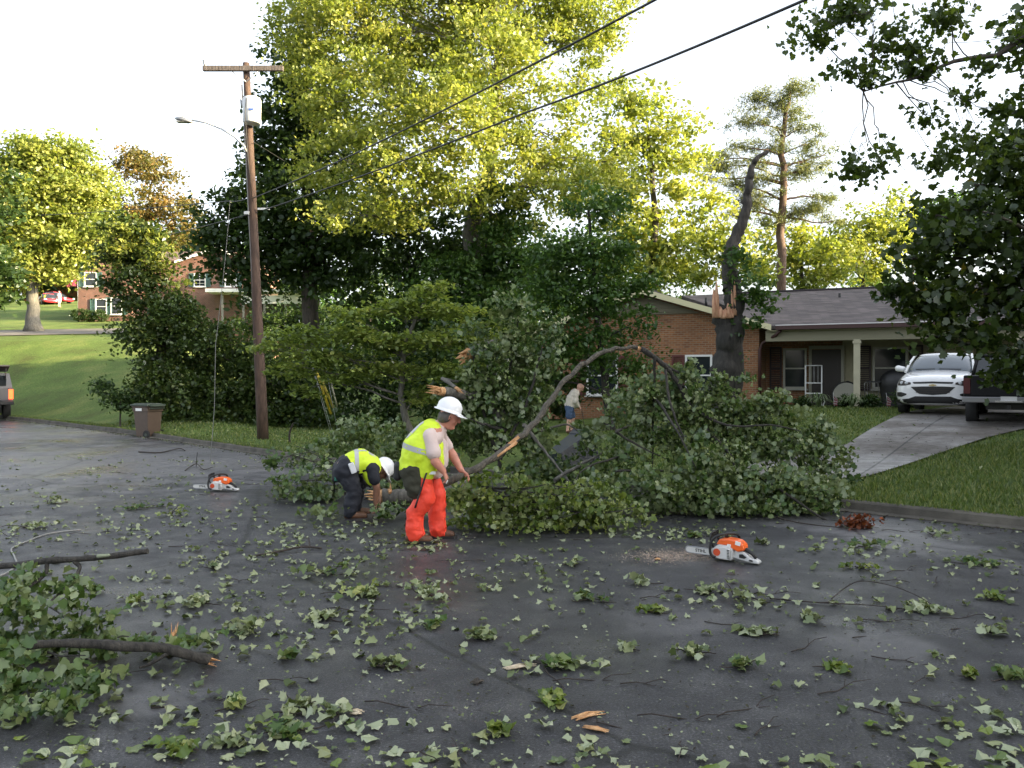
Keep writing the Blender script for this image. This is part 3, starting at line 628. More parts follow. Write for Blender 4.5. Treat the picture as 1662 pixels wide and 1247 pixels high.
def window(parent, M, w, h, panes=(1, 2), frame=m_white, grid=None, lower=m_glass):
    """double-hung window in the local wall frame M (x along wall, -y outward)"""
    fr = MB(); t = .07
    def bx(mb, c, d):
        mb.add([M @ (Vector(c)+Vector((sx*d[0]/2, sy*d[1]/2, sz*d[2]/2))) for sx, sy, sz in ((-1,-1,-1),(1,-1,-1),(1,1,-1),(-1,1,-1),(-1,-1,1),(1,-1,1),(1,1,1),(-1,1,1))],
               [(0,3,2,1),(4,5,6,7),(0,1,5,4),(1,2,6,5),(2,3,7,6),(3,0,4,7)])
    bx(fr, (-w/2+t/2, -.02, 0), (t, .09, h)); bx(fr, (w/2-t/2, -.02, 0), (t, .09, h)); bx(fr, (0, -.02, h/2-t/2), (w-2*t, .09, t)); bx(fr, (0, -.035, -h/2+t/2), (w-2*t, .12, t))
    bx(fr, (0, -.01, 0), (w-2*t, .07, .05))
    if grid:
        for i in range(1, grid[0]): bx(fr, (-w/2+t+(w-2*t)*i/grid[0], -.0, 0), (.02, .05, h-2*t-.01))
        for i in range(1, grid[1]): bx(fr, (0, -.003, -h/2+h*i/grid[1]), (w-2*t, .05, .02))
    f = fr.obj('window', frame, parent)
    g = MB(); bx(g, (0, .005, 0), (w-2*t+.01, .02, h-2*t+.01)); g.obj('pane', m_glass, f)
    cu = MB(); bx(cu, (0, -.011, h*.35), (w-2*t-.02, .008, .1)) if False else None
    s = MB(); bx(s, (0, -.06, -h/2-.03), (w+.1, .16, .055)); s.obj('sill', frame, f)
    return f
def wbox(mb, M, c, d):
    mb.add([M @ (Vector(c)+Vector((sx*d[0]/2, sy*d[1]/2, sz*d[2]/2))) for sx, sy, sz in ((-1,-1,-1),(1,-1,-1),(1,1,-1),(-1,1,-1),(-1,-1,1),(1,-1,1),(1,1,1),(-1,1,1))],
           [(0,3,2,1),(4,5,6,7),(0,1,5,4),(1,2,6,5),(2,3,7,6),(3,0,4,7)])
def shutter(parent, M, m, w=.4, h=1.3):
    s = MB(); wbox(s, M, (-w/2+.03, -.03, 0), (.06, .05, h)); wbox(s, M, (w/2-.03, -.03, 0), (.06, .05, h))
    for z in (-h/2+.03, 0, h/2-.03): wbox(s, M, (0, -.03, z), (w-.12, .045, .07))
    n = int(h/.07)
    for i in range(n): wbox(s, M, (0, -.02, -h/2+.07+(h-.14)*i/n+.03), (w-.12, .025, .035))
    return s.obj('shutter', m, parent)

# ------------------------------------------------------------------ near brick house
# local frame: u to the right along the facade, v back; origin at the wing's front right corner
TH = radians(-24)
HO = P(1232, 640, 28.3); HO.z = .47
house = mk('brick_house', 'one-storey brick ranch house with grey shingle roof and a shaded porch', 'house', loc=HO, rz=TH)
U0 = -8.0; U1 = 14.5; ZE = 3.0     # eave height above origin
RZ = 4.40; VM = 1.9                # ridge height; main wall v
w_ = MB()
gw = -U0; apex = -gw/2
w_.box((U0+.12, 5, 1.35), (.24, 9.6, 3.3)); w_.box((-.12, .95, 1.35), (.24, 1.88, 3.3))
w_.prism([(U0, -.3), (0, -.3), (0, ZE), (apex, ZE+1.25), (U0, ZE)], -.0, .2)
w_.box((1.27, VM+.12, 1.35), (2.54, .24, 3.3)); w_.box((U1, 5.5, 1.35), (.24, 7.2, 3.3)); w_.box((3, 9.8, 1.35), (22, .24, 3.3))
w_.obj('wall', m_brick, house)
sdg = MB(); sdg.box(((2.56+U1)/2, VM+.12, 1.55), (U1-2.6, .2, 2.9))
for k in range(14): sdg.box(((2.56+U1)/2, VM+.014, .25+.2*k), (U1-2.62, .02, .012))
sdg.obj('porch_wall', m_siding, house)
gb = MB(); ht = 1.25
# gable siding above the brick, slightly proud
gb.prism([(apex-2.0, ZE+.55), (apex+2.0, ZE+.55), (apex, ZE+1.22)], -.06, -.004)
for k in range(4):
    z = ZE+.62+.14*k; hw = 2.0*(1-(z-ZE-.55)/.70); gb.box((apex, -.07, z), (2*hw-.1, .03, .02))
gb.obj('gable_siding', mat('gable_siding', (.17, .15, .10), .7), house)
# roofs
rf = MB()
EV = -.45; RV = 5.6; t_ = .12
def slab(mb, quad, t):
    q = [Vector(p) for p in quad]; n = (q[1]-q[0]).cross(q[3]-q[0]).normalized()
    if n.z < 0: n = -n
    V = q+[p-n*t for p in q]; mb.add(V, [(0,1,2,3),(7,6,5,4),(0,4,5,1),(1,5,6,2),(2,6,7,3),(3,7,4,0)])
slab(rf, [(.42, EV, ZE), (U1+.4, EV, ZE), (U1+.4, RV, RZ+.35), (-3.9, RV, RZ+.35)], t_)
slab(rf, [(-3.9, RV, RZ+.35), (U1+.4, RV, RZ+.35), (U1+.4, 11, ZE), (-3.9, 11, ZE)], t_)
ov = .45; sl = 1.25/(gw/2)
slab(rf, [(ov-.05, EV, ZE-sl*ov+.2), (ov-.05, 6.0, ZE-sl*ov+.2), (apex, 6.0, ZE+1.48), (apex, EV, ZE+1.48)], t_)
slab(rf, [(apex, EV, ZE+1.48), (apex, 6.0, ZE+1.48), (U0-ov, 6.0, ZE-sl*ov+.2), (U0-ov, EV, ZE-sl*ov+.2)], t_)
roof = rf.obj('roof', m_roof, house)
rc = MB(); rc.box(((U1-1.8)/2, RV, RZ+.37), (U1+2.5, .22, .05)); rc.box((apex, 2.7, ZE+1.50), (.2, 6.3, .05)); rc.obj('ridge_cap', mat('ridge', (.06, .05, .055), .8), roof)
for u_, v_, z_ in ((2.4, 4.0, 4.25), (-2.3, 2.6, 4.15), (6.2, 4.4, 4.4)):
    vp = MB(); vp.cyl((u_, v_, z_-.2), (u_, v_, z_+.18), .05); vp.obj('vent_pipe', m_black, roof)
# fascias
fa = MB()
def rake(a, b, h=.2, t=.05):
    a = Vector(a); b = Vector(b); fa.add([a, b, b+Vector((0, 0, -h)), a+Vector((0, 0, -h)), a+Vector((0, t, 0)), b+Vector((0, t, 0)), b+Vector((0, t, -h)), a+Vector((0, t, -h))],
           [(0,1,2,3),(7,6,5,4),(0,4,5,1),(1,5,6,2),(2,6,7,3),(3,7,4,0)])
rake((apex, EV-.055, ZE+1.46), (ov, EV-.055, ZE-sl*ov+.19)); rake((U0-ov, EV-.055, ZE-sl*ov+.19), (apex, EV-.055, ZE+1.46))
fa.obj('rake_board', mat('fascia_cream', (.62, .58, .36), .6), house)
g = MB(); g.box(((ov+U1+.4)/2+.1, EV-.075, ZE-.07), (U1+.4-ov-.1, .13, .13)); g.obj('gutter', m_maroon, house)
g = MB(); g.box(((ov+U1+.4)/2+.1, EV-.05, ZE+.012), (U1+.4-ov-.1, .12, .025)); g.obj('drip_edge', m_white, house)
g = MB(); g.box(((.25+U1)/2, -.22, ZE-.33), (U1-.25, .16, .36)); g.obj('porch_beam', mat('beam_cream', (.23, .215, .14), .6), house)
g = MB(); g.box(((U1+.3)/2, .7, ZE-.16), (U1-.3, 2.2, .04)); g.obj('porch_ceiling', m_siding, house)
d = MB(); d.tube([(.75, EV-.02, ZE-.15), (.6, EV+.1, ZE-.3), (.12, -.06, ZE-.55), (.03, -.07, ZE-.8), (.03, -.07, 0)], .055, 8); d.obj('downspout', m_maroon, house)
for u_ in (3.1, 7.6, 11.2):
    p = MB(); p.box((u_, -.22, 1.32), (.2, .2, 2.38)); p.box((u_, -.22, .17), (.26, .26, .1)); p.box((u_, -.22, 2.42), (.26, .26, .08)); p.obj('porch_post', m_cream, house)
g = MB(); g.box(((.1+U1)/2, .8, -.1), (U1-.1, 2.15, .46)); g.obj('porch_floor', brickmat('porch_brick', (.16, .07, .045), (.11, .05, .035), (.15, .13, .1)), house)
# windows and doors
for u_, w, h_, z in ((-2.05, .95, 1.45, 1.35), (-5.6, 1.2, 1.45, 1.35)):
    M = Matrix.Translation((u_, -.03, z)); window(house, M, w, h_)
    for s_ in (-1, 1): shutter(house, Matrix.Translation((u_+s_*(w/2+.26), -.01, z)), m_shut, .44, h_)
for u_, w, h_, z in ((1.0, .8, 1.45, 1.6), (4.1, 1.1, 1.45, 1.6)):
    M = Matrix.Translation((u_, VM-.02, z)); window(house, M, w, h_, frame=mat('trim_grey_cream', (.4, .39, .33), .6))
    for s_ in (-1, 1):
        if u_ > 3 or s_ < 0: shutter(house, Matrix.Translation((u_+s_*(w/2+.26), VM-.01, z)), mat('shutter_dark', (.035, .02, .018), .6), .42, h_+.1)
dm = MB(); dm.box((2.05, VM-.02, 1.2), (.98, .1, 2.1))
for i in range(3):
    for s_ in (-1, 1): dm.box((2.05+s_*.22, VM-.075, .55+.62*i), (.3, .02, .46))
dr = dm.obj('front_door', m_dark, house); kn = MB(); kn.capsule((1.68, VM-.1, 1.1), .03, (1.68, VM-.14, 1.1), .035); kn.obj('door_knob', m_chrome, dr)
fr_ = MB(); fr_.box((1.52, VM-.03, 1.25), (.1, .12, 2.3)); fr_.box((2.59, VM-.03, 1.25), (.1, .12, 2.3)); fr_.box((2.055, VM-.03, 2.34), (.97, .12, .12)); fr_.obj('door_frame', mat('trim_dim', (.3, .29, .23), .6), house)
g = MB(); g.box((9.35, VM-.02, 1.25), (.95, .09, 2.1)); g.obj('side_door', m_dark, house)
def HL(u, v, z): return house.matrix_world @ Vector((u, v, z))
bpy.context.view_layer.update()
def onh(name, label, cat, u, v, z, rz=0, **k): return mk(name, label, cat, loc=HL(u, v, z), rz=TH+rz, **k)
# porch things
t = onh('plant_stand', 'white wire plant stand with shelves beside the dark front door', 'plant stand', 1.72, .6, .13)
m = MB()
for x in (-.26, .26):
    for y in (-.15, .15): m.cyl((x, y, 0), (x, y, 1.55), .012, seg=6)
for z in (.02, .6, .95, 1.55):
    for y in (-.15, .15): m.cyl((-.26, y, z), (.26, y, z), .012, seg=6)
    for x in (-.26, .26): m.cyl((x, -.15, z), (x, .15, z), .012, seg=6)
m.obj('frame', m_white, t)
for z in (.6, .95):
    m = MB(); m.box((0, 0, z+.012), (.5, .29, .015)); m.obj('shelf', m_white, t)
m = MB()
for x in (-.13, 0, .13): m.cyl((x, .15, .97), (x, .15, 1.53), .006, seg=5)
m.obj('back_bars', m_white, t)
m = MB(); m.tube([(.3, -.15, .55), (.36, -.15, .35), (.30, -.15, .12), (.27, -.15, 0)], .012, 6); m.obj('scroll', m_white, t)
t = onh('covered_grill', 'grill under a black cover in front of the porch window', 'grill', 4.25, .35, .13)
m = MB(); m.lathe([(.36, 0), (.38, .5), (.42, .85), (.44, 1.0), (.36, 1.22), (.2, 1.36), (.02, 1.42)], 20, M=Matrix.Diagonal((1.15, .75, 1))); m.obj('cover', m_black, t)
for x in (-.66, .66):
    m = MB(); m.box((x, 0, 1.0), (.42, .4, .05)); m.obj('side_shelf', m_black, t)
t = onh('round_table', 'round glass-topped table tipped upright beside the porch post', 'table', 2.75, .7, .13)
m = MB(); c = Vector((0, 0, .55))
m.tube([c+Vector((.44*cos(a), 0, .44*sin(a))) for a in [2*pi*i/32 for i in range(33)]], .022, 8, cap=False); m.obj('rim', m_black, t)
m = MB(); m.cyl((0, -.008, .55), (0, .008, .55), .425, seg=32, smooth=False); m.obj('tabletop', mat('frosted', (.30, .29, .24), .4), t)
m = MB(); m.cyl((0, .02, .6), (0, .35, .12), .02); m.cyl((-.3, .3, 0), (.3, .3, 0), .02); m.cyl((0, .35, .12), (-.25, .3, 0), .02); m.cyl((0, .35, .12), (.25, .3, 0), .02); m.obj('leg', m_black, t)
def chair(u, v, lab, m_, rz=0):
    t = onh('patio_chair', lab, 'chair', u, v, .13, rz, group='patio chairs on the porch')
    a = MB(); a.box((0, 0, .43), (.46, .44, .03))
    a.obj('seat', m_, t)
    b = MB(); b.tube([(-.22, .22, .43), (-.22, .28, .95), (0, .3, 1.02), (.22, .28, .95), (.22, .22, .43)], .013, 6)
    for x in (-.12, -.04, .04, .12): b.cyl((x, .23, .43), (x, .29, .97), .007, seg=5)
    b.obj('backrest', m_, t)
    for sx in (-1, 1):
        for sy in (-1, 1):
            l = MB(); l.cyl((sx*.2, sy*.2, .43), (sx*.23, sy*.23, 0), .014, seg=6); l.obj('leg', m_, t)
        ar = MB(); ar.tube([(sx*.22, .24, .66), (sx*.25, -.1, .66), (sx*.24, -.2, .43)], .012, 6); ar.obj('armrest', m_, t)
chair(3.6, .75, 'pale metal patio chair between the porch post and the covered grill', mat('chair_pale', (.3, .3, .27), .5), .3)
chair(2.65, 1.35, 'dark patio chair against the wall beside the front door', m_black, -.4)
t = onh('hanging_planter', 'white pot hanging from the porch beam near the parked white car', 'planter', 5.2, -.1, 1.55)
m = MB(); m.lathe([(.02, 0), (.12, .02), (.17, .14), (.18, .16)], 16); m.obj('pot', m_white, t)
m = MB()
for a in (0, 2.1, 4.2): m.cyl((.16*cos(a), .16*sin(a), .15), (0, 0, .95), .004, seg=5)
m.obj('chain', m_black, t)
foliage('leaves', RG(70), np.array([[0, 0, .24, 0], [.08, 0, .18, 0], [-.08, .03, .2, 0]]), .13, 60, .06, T_HEX, G_M, t)
# porch planting
r = RG(71)
kinds = [('low dark shrub at the brick corner by the downspout', .6, .3), ('low shrub below the white plant stand', 1.5, .28), ('bushy plant left of the porch post', 2.7, .3), ('small bush just right of the porch post', 3.5, .33), ('largest dark bush beside the nose of the white car', 4.6, .55), ('low shrub under the brick wing near the downspout', -.9, .38), ('low shrub under the wing window', -2.4, .4)]
for lab, u_, s_ in kinds:
    c = HL(u_, -1.25, 0); z = hz(c.x, c.y)
    root = mk('shrub', lab, 'shrub', 'shrubs along the front of the porch', loc=(c.x, c.y, z))
    m = MB()
    for k in range(5): limb(m, r, (0, 0, -.03), (r.normal()*s_*.4, r.normal()*s_*.4, s_*.9), .015, .004, 4)
    m.obj('stem', bark, root)
    cl = clumps(r, [(0, 0, s_*.55, s_, s_*.8, s_*.6)], .9, s_*.35); foliage('leaves', r, cl, s_*.35, 50, .06, T_HEX, G_D, root, zmin=0.01)
for lab, u_ in (('spiky strap-leaved plant left of the small flag', 2.0), ('spiky strap-leaved plant right of the small flag', 3.0)):
    c = HL(u_, -1.5, 0); z = hz(c.x, c.y); m = MB()
    for k in range(70):
        a = r.random()*6.28; L_ = r.uniform(.3, .6); h_ = r.uniform(.25, .5); w = .012
        s_ = Vector((cos(a), sin(a), 0)); q = Vector((-sin(a), cos(a), 0))*w
        pts = [Vector((0, 0, 0)), s_*L_*.35+Vector((0, 0, h_)), s_*L_*.75+Vector((0, 0, h_*.9)), s_*L_+Vector((0, 0, h_*.5))]
        m.add([pts[0]-q, pts[0]+q, pts[1]+q, pts[2]+q*.8, pts[3], pts[2]-q*.8, pts[1]-q], [(0,1,2,6), (6,2,3,5), (5,3,4)])
    m.obj('strap_leaf_plant', mat('strap_leaf', (.12, .17, .07), .5), loc=(c.x, c.y, z), label=lab, cat='plant', group='strap-leaved plants by the porch')
for lab, u_ in (('small striped flag on a stick at the edge of the porch bed', 2.5), ('small striped garden flag beside the dark bush', 4.0)):
    c = HL(u_, -1.9, 0); t = mk('garden_flag', lab, 'flag', 'small flags in the porch bed', loc=(c.x, c.y, hz(c.x, c.y)), rz=TH)
    m = MB(); m.cyl((0, 0, 0), (-.06, 0, .62), .006, seg=6); m.obj('stick', m_galv, t); t.scale = (.7, .7, .8)
    V = []; Fc = []
    for i in range(9):
        for j in range(4): V.append((-.03+.16*j/3-.02*sin(i), .015*sin(j*2+i), .12+.4*i/8*(1-.1*j)))
    for i in range(8):
        for j in range(3): Fc.append((i*4+j, i*4+j+1, i*4+j+5, i*4+j+4))
    m = MB(); m.add(V, [f for k, f in enumerate(Fc) if (k//3) % 2 == 0]); cl_ = m.obj('cloth', mat('flag_red', (.16, .03, .035), .8), t)
    m = MB(); m.add(V, [f for k, f in enumerate(Fc) if (k//3) % 2 == 1]); m.obj('stripes', mat('flag_white', (.24, .2, .2), .8), cl_)

# ------------------------------------------------------------------ far brick house on the hill (left)
d0 = 72; O = P(205, 522, d0); O.z = hz(O.x, O.y)-.4
th2 = radians(12)
h2 = mk('brick_house', 'two-storey brick house on the hill with green shutters, half hidden by vines', 'house', loc=O, rz=0)
def W2(px, py, d=d0): v = P(px, py, d); return (v.x-O.x, v.y-O.y, v.z-O.z)
zt = W2(0, 400)[2]; xl = W2(127, 0)[0]; xr = W2(215, 0)[0]
m = MB()
m.box(((xl+xr)/2, 4, 3.0), (xr-xl, 8, 7.2))
zg = 6.6
m.prism([(xl, zg-.02), (xr, zg-.02), ((xl+xr)/2, zg+1.3)], 0, .2)
xa = W2(205, 0, 74)[0]; xb = W2(412, 0, 74)[0]; zb = W2(0, 424, 74)[2]
m.box(((xa+xb)/2+.01, 6, zb/2-1.3), (xb-xa, 8, zb+2.6))
xc = W2(293, 0, 74)[0]; xd = W2(412, 0, 74)[0]
m.prism([(xc, zb-.01), (xd, zb-.01), ((xc+xd)/2, zb+1.0)], 2.02, 2.2)
m.obj('wall', m_brickd, h2)
m = MB()
mid = (xl+xr)/2
slab(m, [(xl-.4, -.4, zg-.2), (mid, -.4, zg+1.35), (mid, 8.4, zg+1.35), (xl-.4, 8.4, zg-.2)], .15); slab(m, [(mid, -.4, zg+1.35), (xr+.4, -.4, zg-.2), (xr+.4, 8.4, zg-.2), (mid, 8.4, zg+1.35)], .15)
slab(m, [(xr, 1.7, zb+.05), (xc+.3, 1.7, zb+.05), (xc+.3, 6, zb+1.45), (xr, 6, zb+1.45)], .15)
m2 = (xc+xd)/2
slab(m, [(xc-.3, 1.6, zb-.05), (m2, 1.6, zb+1.12), (m2, 6, zb+1.12), (xc-.3, 6, zb-.05)], .12); slab(m, [(m2, 1.6, zb+1.12), (xd+.3, 1.6, zb-.05), (xd+.3, 6, zb-.05), (m2, 6, zb+1.12)], .12)
slab(m, [(xc-2, 6, zb+1.45), (xd, 6, zb+1.45), (xd, 10, zb-.1), (xc-2, 10, zb-.1)], .12)
rf2 = m.obj('roof', m_rooff, h2)
v2 = MB(); v2.cyl((xc+.6, 2.6, zb+.4), (xc+.6, 2.6, zb+1.0), .12); v2.obj('vent_pipe', m_black, rf2)
m = MB()
for a, b_ in (((xc-.35, 1.55, zb-.05), (m2, 1.55, zb+1.14)), ((m2, 1.55, zb+1.14), (xd+.35, 1.55, zb-.05))):
    a = Vector(a); b_ = Vector(b_); dz = Vector((0, 0, -.22)); dy = Vector((0, .06, 0)); dd = Vector((0, -.02, 0))
    m.add([a+dd, b_+dd, b_+dd+dz, a+dd+dz, a+dd+dy, b_+dd+dy, b_+dd+dz+dy, a+dd+dz+dy], [(0,1,2,3),(7,6,5,4),(0,4,5,1),(1,5,6,2),(2,6,7,3),(3,7,4,0)])
m.obj('rake_board', m_white, h2)
for px, py, w, h_, d, gr in ((148, 454, 1.1, 1.25, 72, None), (165, 498, 1.0, 1.35, 72, None), (188, 497, 1.0, 1.5, 72, None), (325, 455, 1.05, 1.2, 74, (2, 4)), (375, 455, 1.05, 1.2, 74, (2, 4))):
    if px == 188: px = 190
    x, y, z = W2(px, py, d); yy = -.03 if d == 72 else 1.97
    M = Matrix.Translation((x, yy, z)); window(h2, M, w, h_, grid=gr)
    for s_ in (-1, 1): shutter(h2, Matrix.Translation((x+s_*(w/2+.24), yy, z)), m_shutg, .42, h_)
x0 = W2(342, 0, 73)[0]; x1 = W2(505, 0, 71)[0]; z0 = W2(0, 474, 73)[2]
m = MB(); m.box(((x0+x1)/2, .9, z0), (x1-x0, 2.4, .3)); m.box(((x0+x1)/2+1.5, .2, z0-.75), (x1-x0-3, .1, .75)); m.obj('porch_roof', m_white, h2)
m = MB()
for k in range(5): m.box((x0+1.3+(x1-x0-2)*k/4, .3, z0-2.0), (.16, .16, 3.4))
m.obj('porch_post', m_foundation, h2)
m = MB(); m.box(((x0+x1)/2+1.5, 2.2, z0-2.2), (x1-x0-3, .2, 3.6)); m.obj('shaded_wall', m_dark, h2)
for lab, px in (('leftmost of the round clipped bushes below the far brick house', 128), ('round clipped bush in the middle of the three by the far house', 144.5), ('rightmost round clipped bush by the far brick house', 163)):
    py = {128: 511, 144.5: 520, 163: 524}[px]; d = 70.5; c = P(px, py, d); z = hz(c.x, c.y)
    root = mk('round_bush', lab, 'bush', 'round bushes by the far house', loc=(c.x, c.y, z)); R_ = .52; r = RG(int(px))
    hgt = max(.5, c.z-z)
    m = MB()
    for k in range(4): limb(m, r, (0, 0, -.05), (r.normal()*.2, r.normal()*.2, hgt*.8), .04, .01, 3)
    m.obj('stem', bark, root)
    cl = clumps(r, [(0, 0, hgt, R_, R_, .5)], 1.2, .2, .85); foliage('leaves', r, cl, .2, 55, .09, T_RH, G_D, root)
# orange house far behind
O3 = P(95, 445, 125)
h3 = mk('brick_house', 'orange brick house glimpsed through the left maple', 'house', loc=(O3.x, O3.y, hz(O3.x, O3.y)))
m = MB(); hh = O3.z-hz(O3.x, O3.y)+.9; m.box((0, 3, hh/2), (11, 6, hh)); m.obj('wall', mat('orange_brick', (.42, .17, .07), .8, var=.2), h3)
m = MB(); slab(m, [(-6, -.5, hh), (6, -.5, hh), (6, 3, hh+1.5), (-6, 3, hh+1.5)], .15); slab(m, [(-6, 3, hh+1.5), (6, 3, hh+1.5), (6, 6.5, hh), (-6, 6.5, hh)], .15); m.obj('roof', m_rooff, h3)
window(h3, Matrix.Translation((2, -.03, hh-1.3)), 1.2, 1.3)

# ------------------------------------------------------------------ utility pole, street lamp, wires
pb0 = on(427, 21.7)
pole = mk('utility_pole', 'brown wooden utility pole with crossarm and white transformer', 'utility pole', loc=pb0)
def PL(px, py, d=21.7): v = P(px, py, d); return Vector((v.x-pb0.x, v.y-pb0.y, v.z-pb0.z))
a = Vector((0, 0, -.1)); bt = PL(400.5, 104)
m = MB(); pts = [a.lerp(bt, i/10) for i in range(11)]; m.tube(pts, [.15-.065*i/10 for i in range(11)], 14)
m.obj('post', barkmat('pole_wood', (.03, .018, .013), (.10, .06, .042), 5), pole)
m = MB(); c1 = PL(334, 117); c2 = PL(463, 115); m.box(((c1+c2)/2+Vector((0, -.14, 0))), ((c2-c1).length, .1, .13)); m.obj('crossarm', barkmat('crossarm_wood', (.05, .04, .035), (.14, .12, .11), 5), pole, bevel=.008)
m = MB(); c = PL(337, 110)+Vector((0, -.14, 0)); m.lathe([(.015, -.03), (.03, .0), (.055, .02), (.03, .035), (.065, .06), (.03, .075), (.07, .10), (.035, .13), (.02, .15)], 12, c); m.obj('insulator', m_galv, pole)
for q in ((380, 120), (424, 120)):
    m = MB(); m.tube([PL(*q)+Vector((0, -.15, 0)), PL(403, 137)+Vector((0, -.12, 0))], .014, 6); m.obj('brace', m_galv, pole)
m = MB(); c = PL(414, 206)+Vector((.0, -.22, 0)); m.lathe([(.0, 0), (.2, 0), (.225, .03), (.235, .6), (.21, .66), (.05, .70), (0, .70)], 24, c); tf = m.obj('transformer', mat('transformer_grey', (.62, .64, .64), .4), pole)
m = MB(); m.box(c+Vector((.06, -.238, .30)), (.13, .012, .05)); m.obj('number_plate', mat('label_blue', (.05, .12, .4), .5), tf)
m = MB(); m.lathe([(.03, 0), (.045, .03), (.03, .05), (.045, .08), (.02, .12)], 10, c+Vector((.1, -.05, .68))); m.obj('bushing', m_metal, tf)
m = MB(); m.box(PL(404, 175)+Vector((0, -.1, 0)), (.1, .14, .06)); m.box(PL(406, 200)+Vector((0, -.1, 0)), (.1, .14, .06)); m.obj('bracket', m_galv, tf)
m = MB(); m.cyl(PL(394, 150)+Vector((0, -.2, 0)), PL(397, 178)+Vector((0, -.2, 0)), .022, seg=8); m.cyl(PL(396, 169)+Vector((0, -.2, 0)), PL(402, 170), .012, seg=6); m.obj('fuse_cutout', m_galv, pole)
m = MB(); m.tube([PL(398, 140)+Vector((-.06, -.04, 0)), PL(404, 240)+Vector((-.06, -.04, 0)), PL(409, 345)+Vector((-.06, -.06, 0)), PL(421, 560)+Vector((-.05, -.1, 0))], .02, 6); m.obj('conduit', mat('conduit', (.2, .19, .18), .6), pole)
m = MB(); m.tube([PL(410, 170)+Vector((.0, -.47, 0)), PL(408, 195)+Vector((0, -.47, 0)), PL(406, 260)+Vector((0, -.14, 0)), PL(413, 330)+Vector((0, -.14, 0))], .01, 6); m.obj('drop_cable', m_black, pole)
m = MB(); m.box(PL(407, 348)+Vector((-.05, -.15, 0)), (.12, .08, .08)); m.box(PL(424, 341)+Vector((.1, -.1, 0)), (.3, .05, .05)); m.obj('cable_bracket', m_galv, pole)
lb = PL(404, 248)+pb0+Vector((-.03, -.1, 0)); sl_ = mk('street_lamp', 'grey cobra-head street lamp on a long curved arm fixed to the pole', 'street lamp', loc=lb)
def LL(px, py, d=21.5): return P(px, py, d)-lb
m = MB(); m.tube([Vector((0, 0, 0)), LL(397, 238), LL(380, 222), LL(360, 210), LL(335, 200), LL(312, 196)], [.03, .03, .028, .026, .024, .022], 8); m.obj('arm', m_galv, sl_)
c = LL(299, 196.5); m = MB()
Ml = Matrix.Rotation(radians(12), 3, 'Y')
V = []; Fc = []
for i, (x, w, h0, h1) in enumerate([(-.23, .03, -.01, .02), (-.18, .1, -.03, .04), (-.05, .14, -.05, .07), (.1, .11, -.04, .065), (.2, .05, -.02, .04), (.24, .025, -.01, .02)]):
    for yy, zz in ((-w, 0), (-w*.7, h1*.8), (0, h1), (w*.7, h1*.8), (w, 0), (w*.7, h0), (-w*.7, h0)): V.append(Ml @ Vector((x, yy, zz))+c)
for i in range(5):
    for k in range(7): Fc.append((i*7+k, i*7+(k+1) % 7, (i+1)*7+(k+1) % 7, (i+1)*7+k))
Fc += [tuple(range(7))[::-1], tuple(range(35, 42))]; m.add(V, Fc, True); hd = m.obj('lamp_head', m_metal, sl_)
m = MB(); m.cyl(c+Vector((-.01, 0, .06)), c+Vector((-.01, 0, .15)), .035); m.obj('photocell', m_galv, hd)
m = MB(); m.box(c+Ml @ Vector((-.05, 0, -.052)), (.22, .18, .02)); m.obj('lens', mat('lens', (.5, .5, .48), .3), hd)

def wire(label, pts3, r=.011, sag=.0, name='power_line', m_=None, group='overhead wires'):
    a = Vector(pts3[0]); out = []
    for k in range(len(pts3)-1):
        p, q = Vector(pts3[k]), Vector(pts3[k+1])
        for i in range(16): t = i/16; out.append(p.lerp(q, t)-Vector((0, 0, sag*4*t*(1-t))))
    out.append(Vector(pts3[-1])); m = MB(); m.tube([o-a for o in out], r, 6)
    m.obj(name, m_ or mat('cable_black', (.02, .02, .02), .6), loc=a, label=label, cat='wire', group=group)
wire('upper twisted overhead cable rising from the pole to the top right', [P(412, 322, 21.6), P(1150, -45, 8.2)], .014, .12)
wire('lower overhead cable from the pole that passes in front of the sunlit maple', [P(430, 341, 21.6), P(850, 185, 13.4), P(1400, -40, 8.0)], .016, .05)
wire('long slack cable running from the pole to the left across the far trees', [P(409, 320, 21.6), P(372, 327, 23.5), P(60, 350, 45)], .014, .05)
wire('lower thin cable running left from the pole toward the far house', [P(418, 345, 21.6), P(110, 410, 60)], .014, .2)
wire('thin guy line slanting down right from below the transformer', [P(413, 232, 21.6), P(462, 262, 24)], .008)
wire('thin loose line hanging beside the pole down to the road', [P(374, 326, 23), P(366, 420, 22.4), P(350, 560, 21.6), P(348, 660, 20.4), P(341, 750, 17.0)], .008, .03, m_=mat('line_grey', (.10, .10, .09), .6), name='loose_cable')
wire('faint thin wire crossing the sky at the upper right', [P(1400, 150, 16), P(1540, 70, 16), P(1700, 40, 14)], .006, .1, m_=mat('line_grey2', (.2, .2, .2), .6))
m = MB(); cc = [RP(*q) for q in ((-30, 945), (5, 935), (25, 920), (22, 905), (18, 893), (40, 882), (80, 868), (130, 862))]; c0 = cc[0]
m.tube(smooth_path([q-c0+Vector((0, 0, .012)) for q in cc]), .008, 6); m.obj('loose_cable', mat('cable_pale', (.22, .22, .21), .5), loc=c0, label='pale downed wire curling across the road at the left edge', cat='wire')
